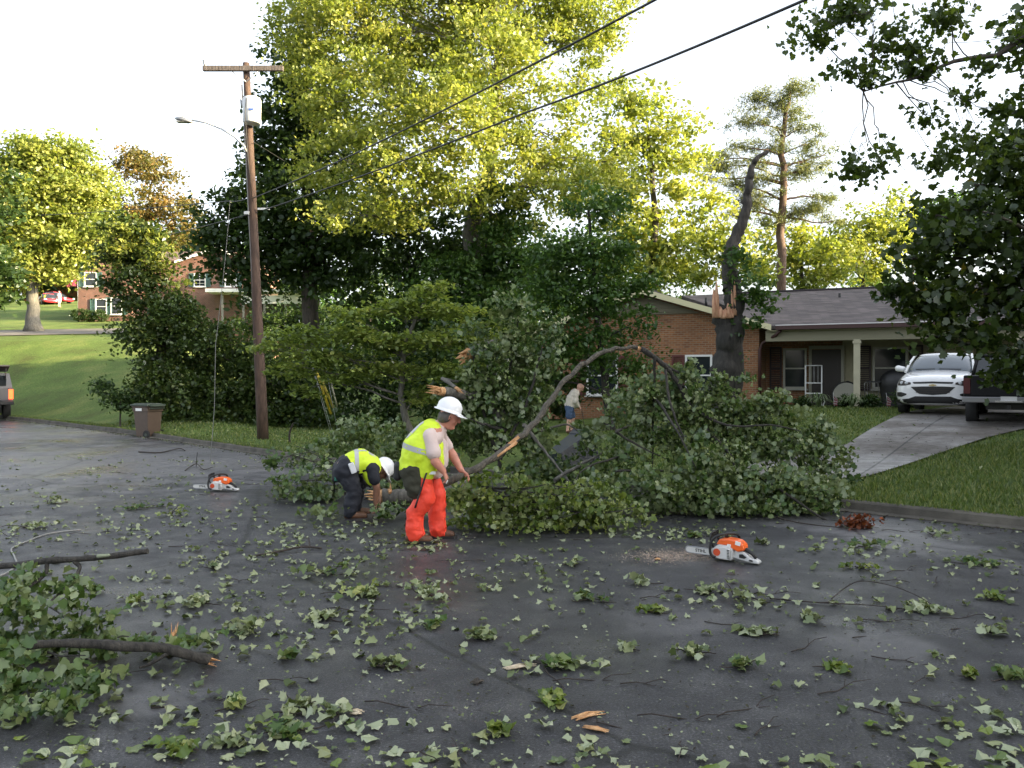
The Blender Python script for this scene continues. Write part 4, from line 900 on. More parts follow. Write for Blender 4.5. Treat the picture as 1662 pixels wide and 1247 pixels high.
for i, (p1, p2, col, lab) in enumerate([((514, 604), (537, 672), (.55, .42, .03), 'left yellow plastic guard on a guy wire under the dogwood'), ((520, 612), (541, 662), (.5, .40, .06), 'middle yellow plastic guard on a guy wire under the dogwood'), ((536, 616), (547, 660), (.5, .48, .38), 'pale guard on a guy wire right of the two yellow ones')]):
    a = P(*p1, 19); b_ = P(*p2, 19.3); g0 = Vector((b_.x+.08, b_.y+.02, hz(b_.x, b_.y))); t = mk('guy_wire', lab, 'guy wire', 'guy wires under the dogwood', loc=g0)
    m = MB(); m.cyl(a-g0, b_-g0, .028 if i < 2 else .018, seg=8); m.obj('guard', mat('guard%d' % i, col, .5), t)
    m = MB(); m.cyl(a-g0+(a-b_)*1.2, (0, 0, 0), .006, seg=5); m.obj('cable', m_galv, t)
# wheeled bins
def bin_(name, label, loc, rz, mb_, ml, h_=1.02, tilt=None):
    t = mk(name, label, 'bin', loc=loc, rz=rz)
    m = MB(); V = []
    lv = [(.20, .24, .02), (.22, .27, .3), (.25, .30, h_*.78), (.27, .325, h_*.785), (.275, .33, h_*.9), (.285, .345, h_*.905), (.29, .35, h_*.94)]
    for a, b_, z in lv:
        for x, y in ((-a, -b_), (a, -b_), (a, b_), (-a, b_)): V.append((x, y, z))
    Fc = [(0, 3, 2, 1)]
    for i in range(len(lv)-1):
        for k in range(4): Fc.append((i*4+k, i*4+(k+1) % 4, (i+1)*4+(k+1) % 4, (i+1)*4+k))
    if tilt: pass
    else: Fc.append((24, 25, 26, 27))
    m.add(V, Fc); m.obj('body', mb_, t, bevel=.02)
    m = MB()
    if tilt: m.prism([(-.37, .1), (.35, .1), (.35, .9), (-.37, .9)], .36, .38, 'xz')
    else: m.box((0, 0, h_*.97), (.64, .76, .05)); m.box((0, 0, h_), (.5, .6, .04)); m.box((-.0, .40, h_*.95), (.5, .08, .05))
    m.obj('lid', ml, t, bevel=.012)
    m = MB(); m.cyl((-.25, .42, h_*.88), (.25, .42, h_*.88), .016, seg=8); m.obj('handle', ml, t)
    for sx in (-1, 1):
        m = MB(); m.cyl((sx*.24, .27, .13), (sx*.29, .27, .13), .13, seg=20); w = m.obj('wheel', m_rub, t); m = MB(); m.cyl((sx*.285, .27, .13), (sx*.296, .27, .13), .05, seg=12); m.obj('hub', ml, w)
    return t
c = on(240, 24.3)
bt_ = bin_('wheeled_bin', 'brown wheeled rubbish bin with dark lid and white label at the kerb', c, radians(-118), mat('bin_brown', (.085, .058, .043), .45, var=.1), mat('bin_lid', (.035, .05, .035), .5))
m = MB(); m.box((.2795, -.05, .86), (.012, .26, .08)); m.obj('sticker', m_white, bt_)
m = MB(); m.box((0, -.345, .86), (.24, .012, .07)); m.obj('sticker', m_white, bt_)
t = bin_('wheeled_bin', 'dark blue-grey wheeled bin knocked over among the leaves below the bald man', P(903, 745, 14.6), radians(20), mat('bin_blue', (.035, .042, .06), .4), mat('bin_blue_lid', (.02, .022, .03), .4), tilt=True)
t.location.z = hz(t.location.x, t.location.y)+.10; t.rotation_euler = (radians(-68), 0, radians(-50)); t.scale = (.85,)*3
# ------------------------------------------------------------------ vehicles
def loft(sections, closed_ends=True):
    """sections: list of lists of (x,y,z) half outlines (x>=0, first and last at x=0) -> mirrored ring loft"""
    V = []; Fc = []
    rings = [s + [(-x, y, z) for x, y, z in s[1:-1][::-1]] for s in sections]; n = len(rings[0])
    for r_ in rings: V += r_
    for i in range(len(rings)-1):
        for k in range(n): Fc.append((i*n+k, i*n+(k+1) % n, (i+1)*n+(k+1) % n, (i+1)*n+k))
    if closed_ends: Fc.append(tuple(range(n))[::-1]); Fc.append(tuple(range((len(rings)-1)*n, len(rings)*n)))
    return V, Fc
def bvh(o):
    dg = bpy.context.evaluated_depsgraph_get(); e = o.evaluated_get(dg); me = e.to_mesh()
    b = BVHTree.FromPolygons([v.co.copy() for v in me.vertices], [tuple(p.vertices) for p in me.polygons]); e.to_mesh_clear(); return b
def patch(bv, outline_top, outline_bot, n, m_, dirn=Vector((0, 1, 0)), start=-3, off=.008, thick=.02):
    """panel between two (x,z) curves projected along +y onto the body"""
    V = []; Fc = []
    def ev(c, t):
        k = t*(len(c)-1); i = min(int(k), len(c)-2); f = k-i; return (c[i][0]*(1-f)+c[i+1][0]*f, c[i][1]*(1-f)+c[i+1][1]*f)
    for i in range(n+1):
        a = ev(outline_top, i/n); b = ev(outline_bot, i/n)
        for j in range(m_+1):
            s = j/m_; x = a[0]*(1-s)+b[0]*s; z = a[1]*(1-s)+b[1]*s
            h = bv.ray_cast(Vector((x, start, z)), dirn)
            y = h[0].y if h[0] is not None else .3
            V.append((x, y-off, z))
    nv = len(V)
    for i in range(n):
        for j in range(m_): a = i*(m_+1)+j; Fc.append((a, a+1, a+m_+2, a+m_+1))
    V += [(x, y+thick, z) for x, y, z in V]
    Fc += [tuple(q+nv for q in f)[::-1] for f in Fc]
    edge = [i*(m_+1) for i in range(n+1)] + [n*(m_+1)+j for j in range(1, m_+1)] + [i*(m_+1)+m_ for i in range(n-1, -1, -1)] + [j for j in range(m_-1, 0, -1)]
    for k in range(len(edge)): a, b = edge[k], edge[(k+1) % len(edge)]; Fc.append((a, b, b+nv, a+nv))
    return V, Fc
def wheel(parent, x, y, r, w, rimm, side):
    m = MB(); M = Matrix.Rotation(radians(90), 3, 'Y')
    m.lathe([(r*.62, -w/2), (r*.93, -w/2), (r, -w*.36), (r, w*.36), (r*.93, w/2), (r*.62, w/2)], 32, (x, y, r), M); t = m.obj('wheel', m_rub, parent)
    m = MB(); s = side
    m.cyl((x+s*w*.30, y, r), (x+s*w*.36, y, r), r*.63, seg=28)
    m.obj('rim', m_black, t)
    m = MB()
    for k in range(5):
        a = 2*pi*k/5; c = Vector((x+s*w*.42, y+cos(a)*r*.34, r+sin(a)*r*.34)); m.box(c, (.03, r*.58, r*.16), M=Matrix.Rotation(a, 3, 'X'))
    m.cyl((x+s*w*.38, y, r), (x+s*w*.46, y, r), r*.16, seg=14); m.obj('spokes', rimm, t)
    return t
paint_w = mat('white_car_paint', (.80, .80, .81), .25, coat=1.0); lampm = mat('headlamp', (.5, .52, .55), .08, spec=1)
def suv():
    loc = on(1514, 20.6); t = mk('parked_suv', 'white compact sport utility vehicle parked facing the street on the driveway', 'car', loc=loc, rz=radians(-34))
    st = []
    for y, w, zt, zb, zs in [(-.02, .52, .84, .36, .70), (.03, .74, .93, .30, .74), (.14, .86, .99, .27, .76), (.4, .91, 1.03, .26, .80), (1.0, .92, 1.12, .26, .92), (1.35, .92, 1.17, .26, .98), (1.8, .92, 1.18, .26, 1.0), (3.0, .92, 1.18, .26, 1.0), (4.0, .92, 1.18, .27, 1.0), (4.5, .88, 1.15, .3, .95), (4.75, .72, 1.05, .4, .9)]:
        st.append([(0, y, zb), (w*.8, y, zb), (w*.97, y, zb+.14), (w, y, (zb+zs)/2), (w*.985, y, zs), (w*.90, y, zt-.05), (w*.6, y, zt), (0, y, zt+.025)])
    m = MB(); V, Fc = loft(st); m.add(V, Fc, True); body = m.obj('body', paint_w, t, subsurf=2)
    bpy.context.view_layer.update(); bv = bvh(body)
    st = []
    for y, w, zt in [(1.2, .72, 1.14), (1.55, .72, 1.36), (1.95, .68, 1.56), (2.3, .66, 1.62), (3.2, .66, 1.64), (4.1, .64, 1.60), (4.55, .62, 1.35), (4.65, .66, 1.15)]:
        st.append([(0, y, 1.0), (.84, y, 1.02), (.84, y, 1.13), (w+.5*(.84-w)*(1.62-zt)/.5, y, max(1.15, zt-.05)), (w*.8, y, zt), (0, y, zt+.02)])
    m = MB(); V, Fc = loft(st); m.add(V, Fc, True); m.obj('window_glass', mat('windscreen', (.10, .12, .14), .03, spec=1), t, subsurf=1)
    m = MB(); st = []
    for y, w, zt in [(1.98, .62, 1.585), (2.3, .64, 1.63), (3.2, .64, 1.65), (4.1, .62, 1.61), (4.5, .56, 1.50)]: st.append([(0, y, zt-.03), (w, y, zt-.08), (w*1.0, y, zt-.03), (w*.8, y, zt+.012), (0, y, zt+.035)])
    V, Fc = loft(st); m.add(V, Fc, True); m.obj('roof', paint_w, t, subsurf=1)
    for s in (-1, 1):
        m = MB(); m.tube([(s*.80, 1.18, 1.12), (s*.745, 1.6, 1.38), (s*.68, 2.05, 1.59)], .035, 8); m.obj('pillar', paint_w, t)
        m = MB(); m.capsule((s*.90, 1.55, 1.20), .07, (s*1.03, 1.52, 1.22), .085); m.obj('wing_mirror', paint_w, t)
        wheel(t, s*.80, .95, .345, .22, m_galv, s); wheel(t, s*.80, 3.65, .345, .22, m_galv, s)
        hb = MB(); V, Fc = patch(bv, [(s*.50, .845), (s*.66, .895), (s*.80, .93)], [(s*.50, .80), (s*.66, .765), (s*.83, .77)], 10, 5, None or Vector((0, 1, 0))); hb.add(V, Fc); hl = hb.obj('headlight', m_dark, t)
        for q in (.60, .72):
            lb_ = MB(); h = bv.ray_cast(Vector((s*q, -3, .835)), Vector((0, 1, 0)))[0]; lb_.lathe([(.0, .012), (.03, .01), (.045, 0), (.048, -.02)], 16, (s*q, h.y-.012, .835), Matrix.Rotation(radians(90), 3, 'X')); lb_.obj('lamp', lampm, hl)
        fb = MB(); V, Fc = patch(bv, [(s*.60, .565), (s*.72, .60), (s*.84, .60)], [(s*.60, .53), (s*.72, .48), (s*.84, .49)], 6, 3); fb.add(V, Fc); fb.obj('fog_lamp_recess', m_black, t)
    m = MB(); V, Fc = patch(bv, [(-.46, .86), (0, .875), (.46, .86)], [(-.43, .815), (0, .825), (.43, .815)], 14, 2); m.add(V, Fc); m.obj('upper_grille', m_black, t)
    m = MB(); V, Fc = patch(bv, [(-.50, .735), (-.25, .75), (0, .75), (.25, .75), (.50, .735)], [(-.36, .60), (-.3, .56), (0, .535), (.3, .56), (.36, .60)], 16, 5); m.add(V, Fc); gr = m.obj('lower_grille', m_black, t)
    for z in (.70, .65, .60):
        m = MB(); h = bv.ray_cast(Vector((0, -3, z)), Vector((0, 1, 0)))[0]; V, Fc = patch(bv, [(-.38, z+.006), (.38, z+.006)], [(-.38, z-.006), (.38, z-.006)], 12, 1, off=.016); m.add(V, Fc); m.obj('grille_bar', m_dark, gr)
    m = MB(); V, Fc = patch(bv, [(-.9, .40), (-.55, .44), (-.4, .50), (0, .50), (.4, .50), (.55, .44), (.9, .40)], [(-.86, .27), (0, .27), (.86, .27)], 18, 4, off=.01); m.add(V, Fc); m.obj('lower_bumper', m_black, t)
    h = bv.ray_cast(Vector((0, -3, .782)), Vector((0, 1, 0)))[0]; y = h.y-.03
    m = MB(); m.prism([(-.085, .768), (-.03, .768), (-.022, .758), (.03, .758), (.036, .768), (.085, .768), (.075, .796), (.036, .796), (.03, .806), (-.022, .806), (-.03, .796), (-.075, .796)], y, y+.02); m.obj('badge', mat('gold', (.5, .4, .2), .3, metal=.7), t)
    m = MB(); m.tube([(-.55, 1.22, 1.19), (-.1, 1.2, 1.2)], .012, 5); m.tube([(.0, 1.22, 1.2), (.5, 1.24, 1.19)], .012, 5); m.obj('wiper', m_black, t)
suv()
def pickup(name, label, loc, rz, pm, cap=False, tail_on=False, sc=1.0):
    t = mk(name, label, 'pickup truck', loc=loc, rz=rz); t.scale = (sc, sc, sc)
    # local: rear face at y=0 facing -y, truck extends to +y
    m = MB(); m.box((0, 1.0, .88), (1.72, 2.0, .50)); m.obj('bed', pm, t, bevel=.03)
    m = MB(); m.box((0, -.03, .90), (1.44, .05, .44)); tg = m.obj('tailgate', pm, t, bevel=.012); m = MB(); m.box((0, -.06, .98), (.22, .02, .08)); m.obj('handle', m_black, tg)
    m = MB(); st = []
    for y, w, zt in [(2.02, .82, .70), (2.04, .86, 1.1)]: pass
    m.box((0, 3.0, .86), (1.74, 1.96, .52)); m.box((0, 4.55, .84), (1.70, 1.1, .42)); m.obj('cab', pm, t, bevel=.05)
    m = MB(); V, Fc = loft([[(0, 2.05, 1.08), (.80, 2.05, 1.1), (.70, 2.2, 1.55), (0, 2.2, 1.6)], [(0, 3.9, 1.08), (.80, 3.9, 1.1), (.68, 3.25, 1.55), (0, 3.25, 1.6)]]); m.add(V, Fc); m.obj('window_glass', m_glass, t)
    m = MB(); m.box((0, 2.72, 1.60), (1.40, 1.1, .06)); m.obj('roof', pm, t, bevel=.02)
    for s in (-1, 1):
        m = MB(); m.tube([(s*.82, 2.03, 1.1), (s*.73, 2.2, 1.58)], .04, 6); m.obj('pillar', pm, t)
        m = MB(); m.box((s*.79, -.035, .90), (.13, .05, .34)); m.obj('tail_light', mat('tail_on', (.8, .1, .03), .3, emit=(1, .07, .015), estr=1.3) if tail_on else mat('tail', (.07, .006, .008), .3), t)
        for y in (1.15, 4.35): wheel(t, s*.76, y, .35, .24, m_galv, s)
        m = MB(); m.tube([(s*.885, y_, z_) for y_, z_ in [(.68, .62), (.72, .9), (.95, 1.03), (1.35, 1.03), (1.58, .9), (1.62, .62)]], .025, 6); m.obj('wheel_arch', pm, t)
        m = MB(); m.box((s*.93, 3.6, 1.14), (.12, .1, .16)); m.obj('wing_mirror', m_black, t)
    m = MB(); m.box((0, -.12, .60), (1.74, .14, .13)); bp_ = m.obj('rear_bumper', mat('dull_chrome', (.25, .25, .26), .35, metal=.8) if not tail_on else m_black, t, bevel=.02)
    m = MB(); m.box((0, -.20, .57), (.5, .12, .03)); m.obj('step', m_chrome, bp_)
    m = MB(); m.box((0, -.196, .625), (.30, .01, .10)); m.obj('number_plate', mat('plate', (.5, .5, .5), .5), bp_)
    m = MB(); m.box((0, -.10, .45), (.07, .3, .07)); m.box((0, 2.6, .46), (.9, 4.6, .16)); m.obj('chassis', m_black, t)
    if cap:
        m = MB(); V, Fc = loft([[(0, .0, 1.12), (.84, .0, 1.13), (.76, .06, 1.62), (0, .06, 1.68)], [(0, 2.0, 1.12), (.84, 2.0, 1.13), (.78, 2.0, 1.66), (0, 2.0, 1.72)]]); m.add(V, Fc); cp = m.obj('cap', pm, t)
        m = MB(); m.box((0, -.006, 1.37), (1.3, .02, .36)); m.obj('rear_window', m_glass, cp)
        for s in (-1, 1):
            m = MB(); m.add([(s*.835, .25, 1.2), (s*.835, 1.8, 1.2), (s*.79, 1.8, 1.55), (s*.79, .25, 1.55)], [(0, 1, 2, 3)]); 
            m.add([(s*.845, .25, 1.2), (s*.845, 1.8, 1.2), (s*.80, 1.8, 1.55), (s*.80, .25, 1.55)], [(3, 2, 1, 0)]); m.obj('side_window', m_glass, cp)
        m = MB(); m.box((0, -.25, 1.80), (1.4, .75, .05), M=Matrix.Rotation(radians(-14), 3, 'X')); m.obj('open_hatch', m_black, cp)
        for s in (-1, 1):
            m = MB(); m.cyl((s*.62, -.01, 1.45), (s*.62, -.4, 1.86), .012, seg=6); m.obj('hatch_strut', m_metal, cp)
    return t
pickup('parked_pickup', 'black pickup with chrome rear bumper at the right edge, beside the white car', on(1638, 17.6), radians(-33), mat('black_paint', (.006, .006, .008), .4, spec=.25))
pickup('pickup_truck', 'grey pickup with raised rear hatch and lit orange tail light at the left edge', P(-25, 0, 34.0) * Vector((1, 1, 0)) if False else Vector(((-26-CX)/F*33.5, 33.5, 0)), radians(37), mat('silver_paint', (.09, .09, .10), .35, coat=.2), cap=True, tail_on=True, sc=1.18)
def small_car(label, px, d, rz, sc=1):
    loc = on(px, d); t = mk('parked_car', label, 'car', 'red vehicles by the far house', loc=loc, rz=rz); t.scale = (sc, sc, sc)
    st = []
    for y, w, zt in [(0, .6, .6), (.1, .82, .7), (1.2, .86, .88), (3.4, .86, .92), (4.3, .82, .88), (4.45, .6, .6)]: st.append([(0, y, .25), (w*.9, y, .25), (w, y, .4), (w, y, zt-.15), (w*.9, y, zt-.03), (0, y, zt)])
    m = MB(); V, Fc = loft(st); m.add(V, Fc, True); m.obj('body', m_red, t, subsurf=1)
    st = []
    for y, w, zt in [(1.0, .7, .86), (1.8, .62, 1.36), (3.0, .62, 1.38), (3.9, .7, .9)]: st.append([(0, y, .8), (.76, y, .82), (w, y, zt-.04), (w*.8, y, zt), (0, y, zt+.02)])
    m = MB(); V, Fc = loft(st); m.add(V, Fc, True); m.obj('window_glass', m_glass, t)
    m = MB(); m.box((0, 2.4, 1.39), (1.1, 1.1, .04)); m.obj('roof', m_red, t)
    for s in (-1, 1):
        for y in (.9, 3.5): wheel(t, s*.78, y, .31, .2, m_galv, s)
        m = MB(); m.box((s*.6, -.0, .6), (.25, .06, .12)); m.obj('headlight', m_white, t)
small_car('red car facing the street with a bright bonnet, left of the person in white', 84, 93, radians(38))
small_car('darker red car right of the person in white', 113, 96, radians(70))
c = P(120, 472, 88); fl = mk('house_flag', 'dark red flag with a round white emblem beside the far brick house', 'flag', loc=(c.x, c.y, hz(c.x, c.y)))
zz = c.z-fl.location.z; m = MB(); m.cyl((.45, 0, 0), (.45, 0, zz+2.0), .03); m.obj('pole', m_galv, fl)
m = MB(); V = []; Fc = []
for i in range(9):
    for j in range(5): V.append((-.75+1.2*i/8, .05*sin(i*1.1), zz+.5+1.3*j/4-.08*(1-i/8)))
for i in range(8):
    for j in range(4): Fc.append((i*5+j, i*5+j+1, i*5+j+6, i*5+j+5))
m.add(V, Fc); cl_ = m.obj('cloth', mat('flag_dark_red', (.22, .03, .05), .8), fl)
m = MB(); m.tube([(-.35+.27*cos(a), -.06, zz+1.2+.3*sin(a)) for a in [2*pi*k/20 for k in range(21)]], .07, 6, cap=False); m.obj('emblem', m_white, cl_)

# ------------------------------------------------------------------ people (voxel-fused tapered capsules = one continuous surface)
def fused(name, caps, material, parent, voxel=.011, smooth=4, fold=None):
    if fold is None: fold = {'t_shirt': .004, 'vest': .012, 'trousers': .018, 'chaps': .013, 'shirt': .010, 'sweatshirt': .014, 'shorts': .012}.get(name, 0)
    m = MB()
    for c in caps: m.capsule(*c)
    me = m.mesh('tmp'); o = mk('tmp', data=me)
    md = o.modifiers.new('r', 'REMESH'); md.mode = 'VOXEL'; md.voxel_size = voxel; md.use_smooth_shade = True
    s_ = o.modifiers.new('s', 'SMOOTH'); s_.iterations = smooth; s_.factor = .6
    dg = bpy.context.evaluated_depsgraph_get(); e = o.evaluated_get(dg); nm = bpy.data.meshes.new_from_object(e)
    bpy.data.objects.remove(o); nm.materials.clear(); nm.materials.append(material); nm.name = name
    if fold:
        from mathutils import noise
        co = np.empty(len(nm.vertices)*3, np.float32); nm.vertices.foreach_get('co', co); co = co.reshape(-1, 3); no = np.array([v.normal[:] for v in nm.vertices])
        k = np.array([noise.noise(Vector((c[0]*9, c[1]*9, c[2]*15)))+.5*abs(noise.noise(Vector((c[0]*22+c[2]*9, c[1]*22, c[2]*30)))) for c in co])
        co += no*(k*fold)[:, None]; nm.vertices.foreach_set('co', co.astype(np.float32).ravel()); nm.update()
    nm.polygons.foreach_set('use_smooth', [True]*len(nm.polygons))
    return mk(name, parent=parent, data=nm)
def V3(*a): return Vector(a)
def wide(a, ra, b, rb, wa, wb):
    """a torso/hip segment made wide in y by two offset capsules"""
    return [((a[0], a[1]-wa, a[2]), ra, (b[0], b[1]-wb, b[2]), rb), ((a[0], a[1]+wa, a[2]), ra, (b[0], b[1]+wb, b[2]), rb), (a, ra, b, rb)]
def hand(w, d, up, sc=1., curl=.6):
    """palm + 4 fingers + thumb starting at wrist w, pointing along d, back of the hand towards up"""
    w = Vector(w); d = Vector(d).normalized(); up = Vector(up); up = (up-d*up.dot(d)).normalized(); s = d.cross(up)
    out = []
    for k in (-1, 0, 1): out.append((w+s*.012*k*sc, .017*sc, w+d*.085*sc+s*.024*k*sc, .014*sc))
    for k, L in zip((-1.5, -.5, .5, 1.5), (.062, .078, .074, .058)):
        b = w+d*.088*sc+s*.0185*k*sc; q1 = (d*cos(curl)-up*sin(curl)); q2 = (d*cos(curl*2.2)-up*sin(curl*2.2))
        m_ = b+q1*L*.5*sc; out.append((b, .0095*sc, m_, .0088*sc)); out.append((m_, .0088*sc, m_+q2*L*.55*sc, .0075*sc))
    b = w+d*.03*sc+s*-.028*sc; t1 = b+(d*.6-s*.6-up*.35).normalized()*.045*sc; out.append((b, .013*sc, t1, .0105*sc)); out.append((t1, .0105*sc, t1+(d*.8-up*.6).normalized()*.03*sc, .009*sc))
    return out
def head(c, f, r=.098):
    """head centre c, facing direction f"""
    c = Vector(c); f = Vector(f).normalized(); s = f.cross(Vector((0, 0, 1))).normalized(); u = s.cross(f)
    g = lambda a, b, h: c+f*a+s*b+u*h
    out = [(g(-.015, 0, .03), r, g(.01, 0, .035), r*.97), (g(.03, 0, -.04), .066, g(.035, 0, -.085), .05), (g(.075, 0, -.095), .026, g(.07, 0, -.098), .026),
           (g(.095, 0, .03), .013, g(.118, 0, -.012), .016), (g(.088, -.012, -.052), .013, g(.088, .012, -.052), .013), (g(.085, -.035, .042), .016, g(.085, .035, .042), .016)]
    for q in (-1, 1): out.append((g(-.005, q*.092, .015), .017, g(.0, q*.094, -.025), .011)); out.append((g(.06, q*.04, -.02), .03, g(.055, q*.04, -.03), .03))
    return out
def face(parent, c, f):
    c = Vector(c); f = Vector(f).normalized(); s = f.cross(Vector((0, 0, 1))).normalized(); u = s.cross(f)
    for q in (-1, 1):
        m = MB(); p = c+f*.082+s*q*.034+u*.02; m.capsule(p, .012, p+s*.006*q, .011); m.obj('eye', mat('eye', (.08, .05, .04), .3), parent)
    m = MB(); p = c+f*.098+u*-.052; m.tube([p-s*.024, p+f*.004, p+s*.024], .004, 6); m.obj('mouth', mat('lips', (.28, .08, .07), .5), parent)
skin = mat('skin_ruddy', (.50, .215, .15), .55, var=.12, vscale=14); skin2 = mat('skin_tan', (.22, .11, .07), .55, var=.1, vscale=14); skin3 = mat('skin_pale', (.58, .34, .26), .6, var=.1)
m_vest = mat('vest_yellow', (.62, .80, .03), .6, var=.12, vscale=9, bump=.35, bscale=9); m_stripe = mat('reflective_stripe', (.45, .46, .48), .35)
m_tee = mat('pink_white_shirt', (.62, .50, .47), .8, bump=.3, bscale=14); m_chap = mat('chaps_orange', (.80, .055, .025), .6, var=.15, vscale=7, bump=.6, bscale=8)
m_olive = mat('olive_trousers', (.035, .035, .022), .85, bump=.4, bscale=14); m_navy = mat('navy_trousers', (.012, .014, .022), .8, bump=.5, bscale=12); m_hat = mat('hard_hat', (.80, .81, .83), .3, coat=.5)
m_boot = mat('boot_leather', (.10, .045, .022), .6, var=.3, vscale=15); m_hair = mat('grey_hair', (.09, .08, .075), .8, bump=.6, bscale=60)
def helmet(parent, c, f, tilt=0):
    c = Vector(c); f = Vector(f).normalized(); s = f.cross(Vector((0, 0, 1))).normalized(); u = s.cross(f)
    M = Matrix((f, -s, u)).transposed(); M = M @ Matrix.Diagonal((1.06, .90, .95))
    m = MB(); m.lathe([(.150, -.008), (.152, .0), (.128, .012), (.126, .03), (.120, .07), (.10, .115), (.065, .142), (.025, .153), (.0005, .155)], 36, c, M); h = m.obj('hard_hat', m_hat, parent)
    m = MB(); m.lathe([(.118, .004), (.108, .07), (.06, .125), (.0005, .14)], 24, c, M); m.obj('lining', m_black, h)
    m = MB()
    V = []; n = 14
    for i in range(n+1):
        a = -1.0+2.0*i/n; 
        for rr, z in ((.138, .0), (.178+.02*cos(a), -.014), (.178+.02*cos(a), -.022), (.138, -.012)): V.append(c+M @ Vector((rr*cos(a), rr*sin(a), z)))
    Fc = []
    for i in range(n):
        for k in range(4): Fc.append((i*4+k, i*4+(k+1) % 4, (i+1)*4+(k+1) % 4, (i+1)*4+k))
    m.add(V, Fc, True); m.obj('brim', m_hat, h)
    m = MB(); m.tube([c+M @ Vector((.127*cos(a)*sin(b_), 0, .02+.137*cos(b_))) for a, b_ in [(0, -1.3+2.6*i/14) for i in range(15)]], .006, 6); m.obj('ridge', m_hat, h)
    return h
def boot(m, a, d, L=.2):
    a = Vector(a); d = Vector(d).normalized()
    return [(a+V3(0, 0, .12), .058, a+V3(0, 0, .04), .056), (a+V3(0, 0, -.01)-d*.03, .05, a+d*L*.45+V3(0, 0, -.02), .048), (a+d*L*.45+V3(0, 0, -.02), .048, a+d*L*.85+V3(0, 0, -.028), .04)]

# worker 1: standing, bent forward, facing +x (right); near side is -y
w1 = mk('person', 'worker in white hard hat, yellow vest and bright orange-red chaps bending over the leaf pile', 'person', loc=RP(689, 878)+V3(0, 0, 0))
hc = (.265, -.02, 1.305); hf = Vector((.86, .06, -.40))
shN = (.07, -.20, 1.12); shF = (.12, .18, 1.12); elN = (.135, -.24, .855); elF = (.28, .20, .88); wrN = (.215, -.22, .755); wrF = (.375, .10, .735)
body = wide((-.09, 0, .80), .15, (.0, 0, .98), .155, .07, .07) + wide((.0, 0, .98), .155, (.09, 0, 1.12), .12, .07, .09)
body += [((.10, 0, 1.14), .08, (.20, -.01, 1.24), .066), ((.19, -.01, 1.23), .068, (.225, -.015, 1.29), .064)] + head(hc, hf)
body += [(shN, .046, elN, .05), (elN, .052, wrN, .034), (shF, .046, elF, .05), (elF, .052, wrF, .034)]
body += hand(wrN, (.35, .1, -.75), (.9, -.3, .4), curl=.75) + hand(wrF, (.75, -.1, -.55), (.4, .1, .9), curl=.5)
hipN = (-.10, -.10, .77); hipF = (-.06, .10, .77); knN = (.0, -.12, .44); knF = (.09, .13, .45); anN = (-.11, -.13, .12); anF = (.10, .14, .13)
body += [(hipN, .11, knN, .07), (knN, .068, anN, .045), (hipF, .11, knF, .07), (knF, .068, anF, .045)]
fused('body', body, skin, w1, .009, 3)
face(w1, hc, hf)
fused('t_shirt', wide((-.04, 0, .82), .15, (.03, 0, .98), .17, .05, .05) + wide((.03, 0, .98), .165, (.09, 0, 1.13), .115, .06, .08) + [((.13, -.0, .98), .12, (.14, 0, .84), .115), ((.145, -.01, .84), .095, (.13, 0, .72), .075), ((.11, 0, 1.15), .08, (.155, -.005, 1.2), .074),
      (shN, .068, (.094, -.216, 1.025), .073), ((.094, -.216, 1.025), .073, (.116, -.230, .945), .079), ((.11, -.08, 1.17), .06, (.075, -.19, 1.13), .064), ((.11, .08, 1.17), .06, (.12, .17, 1.13), .064), ((.12, -.05, 1.165), .082, (.15, .0, 1.18), .092), ((.14, -.06, 1.14), .082, (.125, -.13, 1.09), .085), ((.14, .06, 1.14), .08, (.15, .13, 1.09), .08), (shF, .072, (.22, .20, .97), .07)], m_tee, w1, .009, 7)
vest = wide((-.10, 0, .80), .168, (-.02, 0, .97), .205, .07, .065) + wide((-.02, 0, .97), .20, (.055, 0, 1.13), .145, .065, .07) + [((.05, -.135, 1.14), .075, (.12, -.09, 1.19), .05), ((.10, -.13, 1.12), .05, (.15, -.1, 1.0), .06), ((.15, -.11, 1.0), .055, (.16, -.12, .82), .055), ((.06, .14, 1.14), .062, (.12, .1, 1.19), .04), ((-.02, -.11, .80), .10, (-.07, -.1, .76), .10), ((.055, -.10, 1.0), .125, (.04, -.12, .84), .125), ((.04, -.12, .84), .125, (.01, -.115, .73), .11), ((.055, .10, 1.0), .125, (.04, .12, .84), .125), ((.04, .12, .84), .12, (.0, .12, .76), .10)]
vo = fused('vest', vest, m_vest, w1, .011, 4); bpy.context.view_layer.update(); bvv = bvh(vo)
def band(name, parent, bv, pts, width, m_, off=.004, inner=None):
    """a strip of cloth wrapped on a surface: rays shot from centre line points outwards"""
    V = []; Fc = []; n = len(pts)
    for (o_, d_) in pts:
        for s in (-.5, .5):
            oo = Vector(o_)+Vector(width)*s; h = bv.ray_cast(oo+Vector(d_)*.9, -Vector(d_).normalized())
            V.append((h[0]+Vector(d_).normalized()*off) if h[0] is not None else oo+Vector(d_)*.18)
    for i in range(n-1): Fc.append((2*i, 2*i+1, 2*i+3, 2*i+2))
    m = MB(); m.add(V, Fc, True); m.add([v-(v-Vector(pts[0][0])).normalized()*.003 for v in V], [f[::-1] for f in Fc], True); return m.obj(name, m_, parent)
ax = Vector((.09, 0, .33)).normalized(); pe = Vector((ax.z, 0, -ax.x))
ring = [((-.04+.0, 0, .97), pe*cos(a)+Vector((0, 1, 0))*sin(a)) for a in [radians(q) for q in range(50, 325, 8)]]
band('reflective_stripe', vo, bvv, ring, ax*.055, m_stripe)
